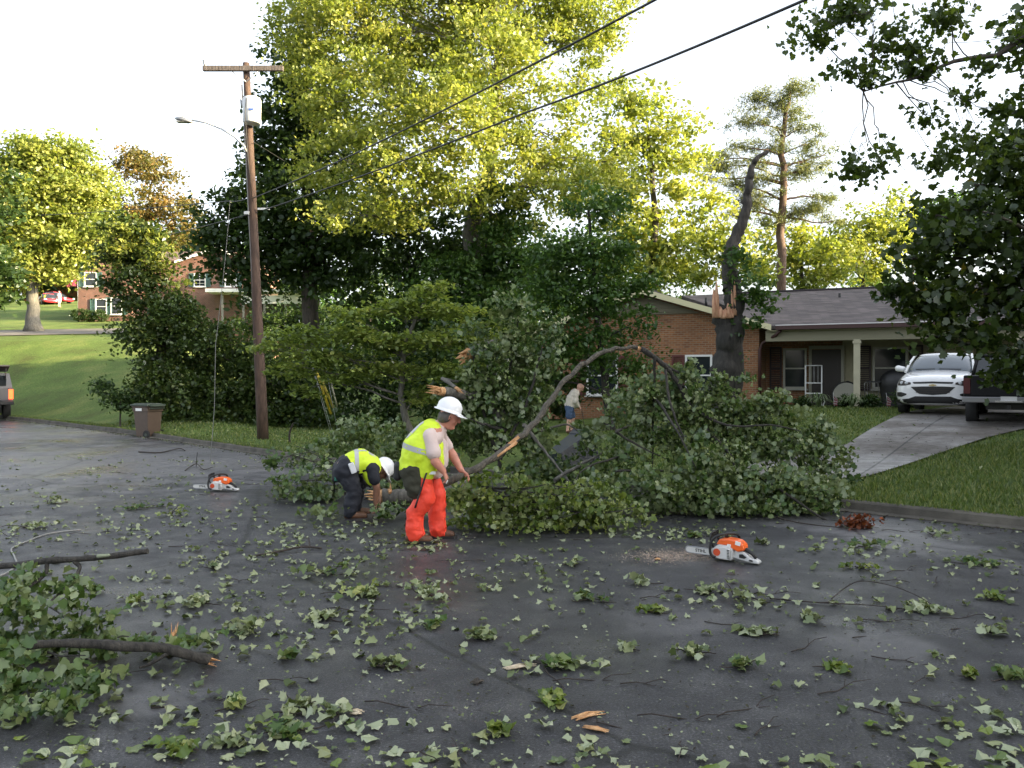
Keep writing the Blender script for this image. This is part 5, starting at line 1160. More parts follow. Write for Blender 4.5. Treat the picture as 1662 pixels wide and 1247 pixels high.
for yy in (-.115, .115):
    band('reflective_stripe', vo, bvv, [((.0+.035*k/3, yy, .90+.055*k), (-.75+.06*k, 0, .45+.04*k)) for k in range(0, 6)], (0, .045, 0), m_stripe)
fused('trousers', wide((-.10, 0, .76), .155, (-.07, 0, .82), .15, .08, .08) + [(hipN, .145, knN, .075), (hipF, .145, knF, .075), (knN, .072, (anN[0]+.01, anN[1], .2), .055), (knF, .072, (anF[0]+.01, anF[1], .2), .055), ((-.16, -.05, .72), .10, (-.14, .06, .72), .10), ((-.10, -.11, .66), .12, (-.07, -.11, .56), .11)], m_olive, w1, .012, 4)
ch = []
for h_, k_, a_, yy in ((hipN, knN, anN, -.12), (hipF, knF, anF, .13)):
    ch += [((h_[0]+.085, yy, .73), .092, (k_[0]+.028, yy, .46), .099), ((k_[0]+.028, yy, .46), .099, (a_[0]+.022, yy, .30), .092), ((a_[0]+.022, yy, .30), .092, (a_[0]+.02, yy, .15), .090), ((a_[0]+.02, yy, .14), .092, (a_[0]+.03, yy, .10), .098)]
cpo = fused('chaps', ch, m_chap, w1, .011, 3)
m = MB()
for z, x in ((.17, -.17), (.24, -.16)): m.box((x+.015, -.13, z), (.09, .06, .022), M=Matrix.Rotation(.5, 3, 'Y'))
m.obj('strap', m_black, cpo)
m = MB(); m.box((.10, -.2, .735), (.07, .012, .03)); m.obj('label_patch', m_white, cpo)
m = MB(); m.tube([(.045-.02*k, -.225, .74-.06*k) for k in range(7)], .010, 6); m.obj('side_strap', m_black, cpo)
for an, nm in ((anN, 0), (anF, 1)):
    b = fused('boot', boot(None, (an[0], an[1], .07), (1, -.1, 0)), m_boot, w1, .009, 2)
    m = MB(); m.prism([(an[0]-.085, an[1]-.05), (an[0]+.21, an[1]-.05-.02), (an[0]+.235, an[1]), (an[0]+.21, an[1]+.035), (an[0]-.085, an[1]+.05)], -.0, .028, 'xy'); m.obj('sole', m_rub, b)
helmet(w1, Vector(hc)+Vector((-.01, 0, .055)), (.93, .06, -.30))
c = Vector(hc); fused('hair', [(c+V3(-.04, -.055, .0), .062, c+V3(-.07, -.03, -.025), .05), (c+V3(-.04, .055, .0), .062, c+V3(-.07, .03, -.025), .05), (c+V3(-.06, 0, .0), .07, c+V3(-.075, 0, -.02), .055), (c+V3(.0, -.092, .03), .02, c+V3(.01, -.092, .0), .014)], m_hair, w1, .009, 2)
fused('tool_pouch', [((-.265, -.1, .80), .045, (-.27, -.1, .68), .042), ((-.27, -.03, .80), .04, (-.27, -.03, .70), .04)], m_black, w1, .01, 2)
m = MB(); m.cyl((.262, -.245, .665), (.245, -.25, .63), .0055, seg=8); m.obj('cigarette', m_white, w1)

# worker 2: bent double, seen from behind left, facing right and a little away
w2 = mk('person', 'worker in dark navy trousers and yellow vest bent double, reaching down to the log', 'person', loc=RP(569, 838), rz=radians(16)); w2.scale = (1, 1, 1)
hc2 = (.36, .0, .555); hf2 = Vector((.55, .1, -.83))
sA = (.24, -.17, .60); sB = (.24, .17, .60); eA = (.30, -.17, .36); eB = (.33, .17, .34); wA = (.29, -.14, .17); wB = (.36, .12, .15)
hA = (-.06, -.10, .56); hB = (-.06, .10, .56); kA = (.03, -.14, .34); kB = (.10, .14, .34); aA = (-.02, -.16, .08); aB = (.06, .16, .08)
body = wide((-.06, 0, .60), .13, (.1, 0, .66), .13, .07, .07) + wide((.1, 0, .66), .13, (.24, 0, .61), .11, .07, .09) + [((.24, 0, .61), .07, (.33, 0, .58), .06)] + head(hc2, hf2)
body += [(sA, .058, eA, .045), (eA, .045, wA, .03), (sB, .058, eB, .045), (eB, .045, wB, .03)] + hand(wA, (.1, .1, -.9), (.9, 0, .1)) + hand(wB, (.1, -.1, -.9), (.9, 0, .1))
body += [(hA, .10, kA, .07), (kA, .065, aA, .045), (hB, .10, kB, .07), (kB, .065, aB, .045)]
fused('body', body, skin2, w2, .009, 3); face(w2, hc2, hf2)
fused('trousers', wide((-.08, 0, .56), .145, (-.03, 0, .62), .145, .08, .08) + [(hA, .135, kA, .10), (hB, .135, kB, .10), (kA, .098, aA, .08), (kB, .098, aB, .08)], m_navy, w2, .012, 4)
fused('shirt', wide((.0, 0, .62), .145, (.12, 0, .665), .145, .07, .07) + wide((.12, 0, .66), .14, (.24, 0, .61), .122, .07, .09) + [(sA, .075, (.27, -.18, .47), .075), (sB, .075, (.28, .18, .47), .075)], m_navy, w2, .012, 3)
v2_ = fused('vest', wide((.02, 0, .64), .15, (.12, 0, .675), .155, .07, .07) + wide((.12, 0, .675), .152, (.24, 0, .62), .135, .07, .07) + [((.2, -.12, .62), .09, (.24, -.12, .45), .07), ((.2, .12, .62), .09, (.24, .12, .46), .07)], m_vest, w2, .012, 3)
bpy.context.view_layer.update(); bv2 = bvh(v2_)
band('reflective_stripe', v2_, bv2, [((.09, 0, .65), Vector((-.15, cos(a), sin(a)))) for a in [radians(q) for q in range(-20, 201, 10)]], (.05, 0, 0), m_stripe)
for yy in (-.11, .11): band('reflective_stripe', v2_, bv2, [((.10+.02*k, yy, .62), (.05*k-.1, 0, .5)) for k in range(0, 8)], (0, .045, 0), m_stripe)
for an in (aA, aB): fused('boot', boot(None, (an[0], an[1], .05), (1, 0, 0)), m_boot, w2, .010, 2)
helmet(w2, Vector(hc2)+Vector((.035, 0, .02)), (.50, .05, -.78))
m = MB(); m.box((-.16, -.13, .53), (.10, .03, .15), M=Matrix.Rotation(.35, 3, 'Z')); m.obj('green_cloth', mat('green_cloth', (.02, .12, .09), .85, bump=.5, bscale=20), w2, bevel=.01)
m = MB(); m.box((.0, -.245, .62), (.07, .04, .13), M=Matrix.Rotation(-.35, 3, 'Y')); m.obj('radio', mat('radio_white', (.6, .62, .66), .4), w2, bevel=.01)
bt2 = MB(); bt2.tube([(-.01+.0*sin(a), .225*cos(a), .61+.148*sin(a)) for a in [2*pi*k/28 for k in range(29)]], .016, 6, cap=False); bt2.obj('belt', mat('belt_black', (.015, .015, .015), .6), w2)
m = MB(); m.tube([(-.17, .05, .60), (-.2, .08, .45), (-.19, .08, .30)], [.012, .014, .008], 6); m.obj('hanging_strap', m_black, w2)
fused('tool_pouch', [((-.15, .14, .60), .05, (-.18, .17, .44), .045)], m_black, w2, .012, 2)

# distant bald man
b0 = on(930, 24); b0.z = hz(b0.x, b0.y)
w3 = mk('person', 'bald older man in a cream sweatshirt and blue shorts stooping on the far lawn', 'person', loc=b0)
fc = 1.0; hc3 = (.20, 0, 1.32); hf3 = Vector((.75, 0, -.65))
body = wide((-.1, 0, .80), .13, (-.02, 0, 1.0), .13, .06, .07) + wide((-.02, 0, 1.0), .13, (.06, 0, 1.17), .11, .07, .10) + [((.07, 0, 1.18), .07, (.16, 0, 1.26), .06)] + head(hc3, hf3, .096)
body += [((.07, -.17, 1.15), .055, (.06, -.2, .92), .045), ((.06, -.2, .92), .045, (.17, -.1, .78), .03), ((.07, .17, 1.15), .055, (.1, .2, .92), .045), ((.1, .2, .92), .045, (.2, .06, .76), .03)] + hand((.17, -.1, .78), (.5, .3, -.7), (.5, -.4, .6)) + hand((.2, .06, .76), (.5, -.3, -.7), (.5, .4, .6))
for s in (-1, 1): body += [((-.1, s*.09, .76), .10, (-.06+s*.06, s*.11, .44), .065), ((-.06+s*.06, s*.11, .44), .062, (-.1+s*.07, s*.12, .10), .04), ((-.1+s*.07, s*.12, .07), .045, (.05+s*.07, s*.12, .04), .035)]
fused('body', body, skin3, w3, .011, 3); face(w3, hc3, hf3)
fused('sweatshirt', wide((-.09, 0, .82), .155, (-.03, 0, 1.0), .165, .06, .07) + wide((-.03, 0, 1.0), .16, (.05, 0, 1.16), .13, .07, .1) + [((.07, -.17, 1.15), .08, (.06, -.2, .93), .072), ((.06, -.2, .93), .07, (.14, -.13, .81), .05), ((.07, .17, 1.15), .08, (.1, .2, .92), .07), ((.1, .2, .92), .07, (.17, .09, .8), .05), ((.04, 0, .95), .13, (.02, 0, .82), .13)], mat('cream_sweatshirt', (.58, .53, .46), .85, bump=.4, bscale=10), w3, .013, 3)
fused('shorts', wide((-.1, 0, .74), .14, (-.1, 0, .80), .14, .07, .07) + [((-.1, s*.09, .72), .12, (-.07+s*.05, s*.11, .50), .105) for s in (-1, 1)], mat('blue_shorts', (.05, .085, .16), .8), w3, .013, 3)
m = MB(); m.tube([(.25, 0, .72), (.3, 0, .4), (.34, 0, .05)], .012, 6); m.obj('stick', bark, w3)
for s in (-1, 1): fused('shoe', [((-.09+s*.07, s*.12, .055), .052, (.06+s*.07, s*.12, .045), .044)], m_boot, w3, .013, 2)
# far person in white by the red cars
q = P(96.5, 492, 89); q.z = hz(q.x, q.y)
w4 = mk('person', 'tiny figure in pale clothes standing beside the red cars far up the hill', 'person', loc=q)
body = wide((0, 0, .9), .12, (0, 0, 1.35), .13, .06, .1) + [((0, 0, 1.4), .06, (0, 0, 1.52), .055)] + head((0, 0, 1.62), (.8, -.6, 0))
for s in (-1, 1): body += [((0, s*.1, .88), .09, (0, s*.11, .48), .06), ((0, s*.11, .48), .055, (0, s*.12, .06), .04), ((0, s*.12, .05), .045, (.12, s*.12, .04), .035), ((0, s*.2, 1.38), .055, (.02, s*.25, 1.1), .045), ((.02, s*.25, 1.1), .042, (.12, s*.2, .9), .03)] + hand((.12, s*.2, .9), (.3, 0, -.9), (.8, s*.3, 0))
fused('body', body, skin3, w4, .014, 2)
fused('pale_dress', wide((0, 0, .62), .15, (0, 0, 1.0), .14, .1, .07) + wide((0, 0, 1.0), .14, (0, 0, 1.36), .14, .07, .1) + [((0, s*.2, 1.38), .07, (.01, s*.23, 1.22), .07) for s in (-1, 1)], mat('pale_cloth', (.55, .52, .52), .8), w4, .016, 3)
fused('hair', [((-.02, .0, 1.68), .105, (-.05, .02, 1.62), .09)], m_hair, w4, .014, 2)

# ------------------------------------------------------------------ chainsaws
m_or = mat('saw_orange', (.85, .13, .015), .35, coat=.3); m_sw = mat('saw_grey', (.55, .55, .54), .45); m_bar = mat('guide_bar', (.62, .62, .60), .35, metal=.3)
def text(name, body_, size, M, m_, parent, ext=.0006):
    cu = bpy.data.curves.new(name, 'FONT'); cu.body = body_; cu.size = size; cu.extrude = ext; cu.align_x = 'CENTER'; cu.align_y = 'CENTER'
    cu.offset = size*.02
    o = bpy.data.objects.new(name, cu); COL.objects.link(o); dg = bpy.context.evaluated_depsgraph_get()
    me = bpy.data.meshes.new_from_object(o.evaluated_get(dg)); bpy.data.objects.remove(o)
    me.transform(M); me.materials.clear(); me.materials.append(m_); return mk(name, parent=parent, data=me)
def chainsaw(label, loc, rz, detail=True):
    # local: rear handle towards +x, bar towards -x; near side -y
    t = mk('chainsaw', label, 'chainsaw', 'chainsaws on the road', loc=loc, rz=rz)
    m = MB(); m.prism([(-.16, .02), (.02, .015), (.035, .035), (.04, .12), (.0, .15), (-.10, .155), (-.17, .10)], -.075, .075); m.obj('engine_housing', m_sw, t, bevel=.012)
    m = MB(); m.prism([(-.13, .148), (-.10, .20), (-.02, .215), (.09, .205), (.135, .17), (.14, .12), (.08, .10), (.03, .125), (-.02, .15)], -.062, .062); cov = m.obj('orange_cover', m_or, t, bevel=.014)
    m = MB(); m.box((.085, -.064, .182), (.05, .006, .035), M=Matrix.Rotation(.18, 3, 'Y')); m.box((.0, -.0645, .155), (.035, .005, .022)); m.obj('white_label', m_white, cov)
    m = MB(); m.prism([(-.15, .03), (.0, .022), (.02, .06), (.02, .125), (-.03, .14), (-.12, .135), (-.155, .09)], -.098, -.077); cc_ = m.obj('clutch_cover', m_sw, t, bevel=.008)
    m = MB(); m.cyl((-.105, -.0985, .085), (-.105, -.104, .085), .034, seg=24, smooth=False); m.obj('round_emblem', mat('emblem_orange', (.55, .07, .02), .5), cc_)
    for i in range(6):
        m = MB(); m.box((.005, -.1, .045+.014*i), (.02, .006, .006)); m.obj('vent_slot', m_black, cc_)
    m = MB()
    Fh = [(.03, .04), (.10, .03), (.22, .012), (.27, .01), (.272, .028), (.245, .045), (.19, .055), (.16, .085), (.12, .105), (.06, .115), (.03, .10)]
    m.prism(Fh, -.042, .042); m.obj('rear_handle', m_sw, t, bevel=.01)
    m = MB(); m.tube([(.08, 0, .118), (.14, 0, .122), (.19, 0, .095), (.235, 0, .052)], [.019, .019, .017, .014], 10); m.obj('grip', m_black, t)
    m = MB(); m.prism([(.09, .05), (.14, .045), (.16, .06), (.12, .085), (.09, .08)], -.046, -.040); m.prism([(.18, .03), (.22, .025), (.215, .04), (.19, .045)], -.046, -.040); m.obj('handle_opening', m_black, t)
    fh = MB(); pts = [(-.115, -.10, .035), (-.15, -.112, .05), (-.165, -.115, .10), (-.155, -.112, .17), (-.12, -.10, .225), (-.06, -.05, .25), (-.0, .04, .25), (.03, .10, .22), (.02, .115, .14), (-.0, .10, .05)]
    # smooth the handle
    P_ = [Vector(p) for p in pts]; out = []
    for i in range(len(P_)-1):
        p0 = P_[max(i-1, 0)]; p1 = P_[i]; p2 = P_[i+1]; p3 = P_[min(i+2, len(P_)-1)]
        for k in range(4):
            u = k/4; out.append(.5*((2*p1)+(-p0+p2)*u+(2*p0-5*p1+4*p2-p3)*u*u+(-p0+3*p1-3*p2+p3)*u**3))
    out.append(P_[-1]); fh.tube(out, .0125, 10); fh.obj('front_handle', m_black, t)
    m = MB(); m.tube([(-.15, -.05, .10), (-.185, -.06, .18), (-.18, -.06, .245), (-.165, .0, .262), (-.165, .07, .262), (-.175, .09, .20), (-.15, .08, .12)], .010, 8); m.box((-.172, .01, .225), (.008, .12, .05)); m.obj('hand_guard', m_black, t)
    bar = MB(); n = 10; o2 = [(-.10, .062), (-.50, .060)] ; prof = [(-.08, .04), (-.08, .10)] + [(-.40-.035*sin(pi*k/8), .07+.028*cos(pi*k/8)) for k in range(9)]
    bar.prism(prof, -.066, -.060); br = bar.obj('guide_bar', m_bar, t)
    ch_ = MB(); loop = prof[1:] + [prof[0]]; ch_.tube([(x, -.063, z) for x, z in loop], .0055, 5); 
    for i in range(len(loop)-1):
        a = Vector((loop[i][0], -.063, loop[i][1])); b_ = Vector((loop[i+1][0], -.063, loop[i+1][1])); k = max(1, int((b_-a).length/.018))
        for j in range(k): ch_.box(a.lerp(b_, (j+.5)/k)+(a.lerp(b_, .5)-Vector((-.28, -.063, .07))).normalized()*.004*(1 if i else 1), (.008, .006, .008))
    ch_.obj('saw_chain', m_metal, t)
    text('bar_lettering', 'STIHL', .042, Matrix.Translation((-.28, -.0668, .07)) @ Matrix.Rotation(radians(90), 4, 'X'), m_black, br)
    for i in range(3):
        m = MB(); m.cyl((-.14+.012, -.1, .05+.04*i*0+.0), (-.14, -.104, .05), .006)
    m = MB(); m.cyl((-.06, .03, .21), (-.06, .03, .235), .018, seg=12); m.obj('fuel_cap', m_black, t)
    return t
c = RP(1188, 911); chainsaw('orange and grey chainsaw with its long bar pointing left on the open road at right', c, radians(-37))
c = RP(360, 797); t2 = chainsaw('small orange chainsaw lying on the road near the bent worker', c+V3(0, 0, .0), radians(-8))
# ------------------------------------------------------------------ fallen boughs
def gfix(C, off=.03, rng=None):
    g = np.maximum(height(C[:, 0], C[:, 1]), 0)+off
    C[:, 2] = np.maximum(C[:, 2], g + (rng.random(len(C))*.10 if rng is not None else 0)); return C
def bough_leaves(root, rng, blobs, cr, dens, nl, size, m_, base, T=T_MAP2, flat=.7, up=.35, shell=.35, name='leaves'):
    cl = clumps(rng, blobs, dens, cr, shell)
    g = np.maximum(height(cl[:, 0], cl[:, 1]), 0)+.02; cl[:, 2] = np.maximum(cl[:, 2], g+rng.random(len(cl))*cr*.8)
    k = len(cl); n = np.maximum(3, (nl*rng.uniform(.4, 1.5, k)).astype(int)); idx = np.repeat(np.arange(k), n)
    d = rng.normal(size=(len(idx), 3))*.5; d[:, 2] *= flat
    C = cl[idx, :3]+d*(cr*rng.uniform(.6, 1.3, k))[idx][:, None]
    C = gfix(C, .02, rng)
    # leaves of one clump share a rough facing
    cn = rng.normal(size=(k, 3)); cn[:, 2] = np.abs(cn[:, 2])*.7+up; cn[:, 1] -= .35; flip = np.where(rng.random(k) < .25, -1, 1)
    Nn = cn[idx]*1.1 + rng.normal(size=C.shape)*.75; Nn *= np.where(rng.random(len(idx)) < .12, -1, 1)[:, None]*flip[idx][:, None]
    rnd = np.clip(.45*rng.random(k)[idx]+.55*rng.random(len(C)), 0, 1)
    C = C-np.array(base)
    return polys(name, leafverts(C, Nn, size*rng.uniform(.55, 1.3, len(C)), T, rng), len(T), rnd, m_, root), cl
def path3(*a): return [P(*q) for q in a]
def branch(mb, rng, pts, r0, r1, seg=9, jit=.012):
    q = smooth_path([Vector(p) for p in pts]); n = len(q)
    q = [v+Vector(rng.normal(size=3)*jit*(r0/.05 if r0 < .05 else 1)) if 0 < i < n-1 else v for i, v in enumerate(q)]
    mb.tube(q, [(r0+(r1-r0)*i/(n-1))*(1+.08*rng.normal()) for i in range(n)], seg)
    return q
def splinter(mb, rng, at, d, r, L, n=9):
    d = Vector(d).normalized(); a = d.cross(Vector((0, 0, 1))).normalized(); b = d.cross(a)
    mb.tube([Vector(at)-d*.01, Vector(at)+d*L*.3], [r*.98, r*.8], 9)
    for i in range(n):
        q = 2*pi*rng.random(); rr = r*.8*sqrt(rng.random()); p = Vector(at)+a*cos(q)*rr+b*sin(q)*rr
        e = p+d*L*rng.uniform(.4, 1.15)+Vector(rng.normal(size=3))*r*.25
        mb.tube([p, p.lerp(e, .5), e], [r*.28, r*.2, r*.03], 4)

# arched snapped limb and its leafy top
r = RG(101); base = P(742, 778, 9.1); base.z = max(base.z, .3)
fl_ = mk('fallen_limb', 'long snapped limb arching over the pile, its leafy top slumped at right', 'fallen limb', loc=base)
rel = lambda l: [p-base for p in l]
m = MB(); q1 = branch(m, r, rel(path3((700, 792, 9.0), (745, 775, 9.1), (800, 745, 9.4), (850, 705, 9.8), (880, 670, 10.1), (920, 615, 10.4), (960, 582, 10.7), (1000, 567, 10.9), (1034, 565, 11.0))), .044, .026, 12)
m.obj('limb', barkmat('limb_bark', (.03, .027, .022), (.13, .115, .09), 9), fl_)
m = MB(); splinter(m, r, P(1033, 565, 11)-base, (1, .1, -.15), .028, .14, 10); splinter(m, r, P(1036, 567, 11)-base, (-.8, 0, .6), .02, .10, 4); m.obj('split_wood', m_wood, fl_)
m = MB(); m.box(P(834, 722, 9.62)-base+V3(-.02, -.04, .035), (.20, .02, .035), M=Matrix.Rotation(radians(-38), 3, 'Y')); m.tube([P(808, 740, 9.4)-base+V3(0, -.05, .0), P(838, 718, 9.6)-base+V3(0, -.05, .0)], [.012, .02], 6); m.obj('bare_scar', m_wood, fl_)
m = MB()
branch(m, r, rel(path3((1040, 567, 11), (1075, 590, 11.1), (1095, 615, 11.2), (1125, 665, 11.2), (1150, 700, 11.2), (1185, 750, 11.1))), .036, .018)
for pts in [((1062, 580, 11.05), (1062, 640, 11.3), (1060, 720, 11.5), (1058, 790, 11.3)), ((1095, 612, 11.2), (1140, 660, 11.4), (1200, 700, 11.6), (1260, 730, 11.7), (1320, 760, 11.5)), ((1080, 600, 11.1), (1090, 660, 10.9), (1115, 720, 10.7), (1160, 780, 10.3)),
            ((1125, 665, 11.2), (1180, 690, 11.0), (1250, 690, 10.9), (1300, 700, 10.9)), ((1150, 700, 11.2), (1220, 770, 10.7), (1300, 800, 10.5)), ((1060, 720, 11.5), (1010, 740, 11.2), (950, 760, 10.6), (930, 790, 10.3)), ((1075, 590, 11.1), (1120, 615, 11.5), (1180, 640, 11.9), (1240, 655, 12)),
            ((1060, 640, 11.3), (1100, 700, 10.6), (1130, 760, 10.2)), ((1000, 700, 11), (1030, 720, 11.1), (1080, 745, 11.2)), ((1000, 765, 11), (1080, 765, 11.2), (1160, 780, 11)), ((1186, 750, 11.1), (1260, 790, 10.2), (1350, 850, 9.9), (1420, 862, 9.6))]:
    branch(m, r, rel(path3(*pts)), .022, .006, 7)
m.obj('branches', barkb, fl_)
bl = pb(11.4, (1050, 650, 45, 35), (1110, 625, 50, 30), (1165, 650, 50, 30), (1230, 660, 45, 20), (1250, 640, 22, 12), (1060, 700, 50, 45), (1140, 695, 65, 45), (1215, 710, 60, 40), (1280, 735, 60, 35), (1330, 720, 35, 25), (1350, 770, 35, 45), (1000, 730, 45, 25), (1060, 615, 35, 18), (1125, 600, 35, 14), (1180, 622, 40, 18), (1240, 670, 50, 28), (1300, 690, 45, 28), (1100, 660, 60, 35), (1180, 690, 60, 35), (1360, 740, 22, 30), (1020, 650, 28, 25), (1270, 650, 25, 12), dd=.7) \
   + pb(10.4, (1060, 790, 60, 35), (1140, 760, 70, 50), (1150, 815, 80, 38), (1230, 790, 70, 45), (1300, 800, 60, 40), (1300, 840, 55, 20), (1240, 835, 70, 25), (1090, 830, 60, 30), (980, 790, 55, 25), (1350, 820, 30, 30), dd=.8)
bough_leaves(fl_, r, bl, .15, .66, 20, .074, G_F, base)
# front leafy pile (yellow-green)
r = RG(102); base = P(880, 860, 9.2); base.z = 0
b2 = mk('leafy_bough', 'low yellow-green leafy pile in front of the standing worker’s hands'.replace('’', "'"), 'leafy bough', loc=base)
bl = pb(9.3, (760, 800, 40, 30), (810, 790, 55, 32), (870, 800, 60, 35), (930, 810, 60, 38), (990, 820, 55, 30), (1030, 835, 35, 22), (750, 840, 45, 35), (820, 840, 55, 35), (890, 850, 60, 30), (960, 855, 60, 24), (800, 865, 50, 18), (700, 815, 25, 20, .5), dd=.7)
m = MB()
for k in range(14):
    a = P(r.uniform(740, 800), r.uniform(790, 840), 9.4)-base; b_ = P(r.uniform(850, 1040), r.uniform(780, 860), 9.2+r.uniform(-.3, .4))-base; limb(m, r, a, b_, .014, .004, 6, .15)
m.obj('branches', barkb, b2)
bough_leaves(b2, r, bl, .14, .62, 20, .070, G_FY, base)
# upright bough behind worker
r = RG(103); base = on(820, 12.6)
b3 = mk('leafy_bough', 'tall upright leafy bough standing between the worker and the bald man', 'leafy bough', loc=base)
bl = pb(12.7, (840, 500, 40, 28), (870, 540, 40, 28), (830, 570, 50, 35), (790, 600, 40, 30), (850, 620, 45, 35), (800, 660, 45, 40), (780, 710, 40, 40), (860, 680, 40, 35), (840, 740, 45, 30), (760, 650, 30, 30), (900, 560, 25, 18), (770, 540, 28, 20), (900, 640, 15, 20), (820, 520, 30, 25), (770, 610, 35, 40), (740, 680, 35, 40), (880, 590, 30, 25), (870, 720, 35, 30), (750, 730, 40, 30), (800, 570, 35, 35), (730, 640, 25, 20), (840, 650, 40, 40), dd=.8)
m = MB()
for pts in [((810, 760, 12.6), (820, 650, 12.7), (835, 560, 12.7), (845, 490, 12.7)), ((815, 740, 12.6), (860, 640, 12.5), (880, 560, 12.5)), ((812, 750, 12.6), (780, 650, 12.8), (765, 560, 12.9)), ((820, 700, 12.6), (790, 690, 12.4), (760, 680, 12.3))]: branch(m, r, rel(path3(*pts)), .035, .008)
m.obj('branches', barkb, b3)
bough_leaves(b3, r, bl, .17, .62, 20, .085, G_F, base)
# middle tangle around the tipped bin
r = RG(104); base = on(950, 13.5)
b4 = mk('leafy_bough', 'tangle of leafy branches around the knocked-over blue-grey bin', 'leafy bough', loc=base)
bl = pb(13.2, (960, 710, 40, 22), (900, 765, 50, 25), (990, 690, 30, 18), (1010, 640, 25, 25), (960, 770, 50, 25), (870, 760, 35, 28), (1000, 760, 40, 30), (900, 775, 60, 20), (1030, 700, 35, 40), (1000, 660, 30, 22), (845, 700, 30, 30), dd=.8)
m = MB()
for pts in [((850, 690, 12), (880, 700, 13), (920, 690, 13.1), (955, 712, 13.2)), ((850, 690, 12), (890, 740, 12), (930, 790, 11.5)), ((1000, 700, 13), (1040, 690, 13.2), (1090, 700, 13.3)), ((900, 780, 11.5), (960, 745, 11.8), (1010, 720, 12))]: branch(m, r, rel(path3(*pts)), .028, .010)
m.obj('branches', barkg, b4)
bough_leaves(b4, r, bl, .17, .5, 15, .095, G_F, base)
# left mound around the bent worker
r = RG(105); base = on(560, 12.5)
b5 = mk('leafy_bough', 'broad leafy heap behind and left of the bent-over worker', 'leafy bough', loc=base)
bl = pb(12.6, (620, 700, 50, 22), (560, 720, 50, 25), (640, 740, 40, 30), (500, 750, 40, 22), (700, 760, 40, 30), (590, 690, 35, 16), (720, 700, 40, 30), (680, 720, 40, 20)) + pb(11.4, (470, 780, 38, 22), (530, 790, 40, 25), (480, 820, 40, 20), (520, 830, 40, 20), (450, 745, 20, 16, 1), (650, 790, 50, 25), (550, 760, 40, 22), (455, 790, 26, 16)) + pb(10.0, (620, 850, 40, 14), (540, 850, 45, 12), (670, 840, 30, 14))
m = MB()
for k in range(16):
    a = P(r.uniform(600, 680), r.uniform(760, 800), 12)-base; b_ = P(r.uniform(440, 560), r.uniform(720, 830), r.uniform(11, 12.6))-base; limb(m, r, a, b_, .016, .004, 6, .15)
m.obj('branches', barkb, b5)
bough_leaves(b5, r, bl, .16, .60, 20, .074, G_F, base)
# sawn log
base = P(652, 806, 11.0); base.z = .12
lg = mk('log', 'thick grey log with a splintered pale end between the two workers', 'log', loc=base); r = RG(106)
m = MB(); branch(m, r, [P(622, 806, 11)-base, P(660, 806, 11)-base, P(700, 800, 11.1)-base, P(760, 790, 11.4)-base], .105, .10, 14, .008); m.obj('trunk', barkg, lg)
m = MB(); splinter(m, r, P(622, 806, 11)-base, (-1, -.2, .1), .10, .22, 16); splinter(m, r, P(633, 800, 10.95)-base, (-.1, 0, 1), .03, .14, 5); m.obj('split_wood', m_wood, lg)
# broken stubs behind worker's helmet
for px, py, ex, ey, d, rr_, lab in ((718, 636, 760, 644, 12.2, .075, 'splintered orange broken branch stub just above the white hard hat'), (740, 630, 718, 615, 12.4, .03, 'thin pale snapped stub above and right of the larger splintered one'), (762, 575, 800, 560, 13.0, .10, 'dark torn branch stub with pale shreds above the workers')):
    a = P(px, py, d); e_ = P(ex, ey, d+.4); t = mk('branch_stub', lab, 'broken branch', 'broken stubs above the workers', loc=a); r = RG(px)
    m = MB(); branch(m, r, [V3(0, 0, 0), (e_-a)*.5+V3(0, 0, .01), (e_-a)], rr_, rr_*1.1, 10, .004)
    branch(m, r, [e_-a, P(800, 640, 12.9)-a, P(815, 700, 12.8)-a], rr_*.9, rr_*.8, 9, .01)
    m.obj('limb', barkg, t); m = MB(); splinter(m, r, (0, 0, 0), (a-e_), rr_, .26, 14); m.obj('split_wood', m_wood, t)

# snapped tree in front of the house
r = RG(110); base = on(1174, 19.0); base.z -= .05
sn = mk('snapped_tree', 'tall snapped trunk with torn pale wood and ivy in front of the brick house', 'tree', loc=base)
m = MB(); branch(m, r, rel(path3((1174, 690, 19), (1175, 610, 19), (1180, 570, 19), (1176, 530, 19), (1168, 505, 19))), .36, .20, 16, .02)
branch(m, r, rel(path3((1185, 640, 19), (1190, 560, 19), (1192, 510, 19), (1190, 470, 19.05), (1185, 440, 19.1))), .27, .17, 14, .015)
m.obj('trunk', barkmat('bark_black', (.006, .006, .005), (.042, .038, .033), 5), sn)
m = MB(); branch(m, r, rel(path3((1186, 470, 19.1), (1183, 430, 19.1), (1190, 395, 19.1), (1203, 365, 19.1), (1211, 335, 19.1), (1214, 305, 19.1), (1219, 275, 19.1), (1228, 257, 19.1), (1246, 246, 19.1))), .185, .035, 12, .015)
m.tube(rel(path3((1205, 355, 19.1), (1190, 350, 19.0))), [.03, .01], 6); m.tube(rel(path3((1186, 435, 19), (1178, 425, 19))), [.04, .015], 6); m.obj('leaning_spar', barkmat('bark_spar', (.012, .010, .009), (.065, .057, .048), 5), sn)
m_torn = barkmat('torn_wood', (.38, .16, .09), (.66, .42, .27), 7)
m = MB()
for (px, y0, y1, rr_) in ((1159, 512, 468, .05), (1162, 512, 455, .045), (1165, 512, 462, .04), (1190, 508, 470, .035), (1193, 508, 456, .04), (1169, 512, 497, .07), (1176, 513, 500, .08), (1183, 513, 492, .06), (1188, 512, 498, .05), (1173, 514, 503, .07)):
    a = P(px, y0, 18.80)-base; e_ = P(px+r.normal()*1.5, y1, 18.86)-base; m.tube([a-V3(0, 0, .06), a.lerp(e_, .5), a.lerp(e_, .85), e_], [rr_, rr_*.95, rr_*.5, rr_*.05], 6)
m.obj('torn_wood', m_torn, sn)
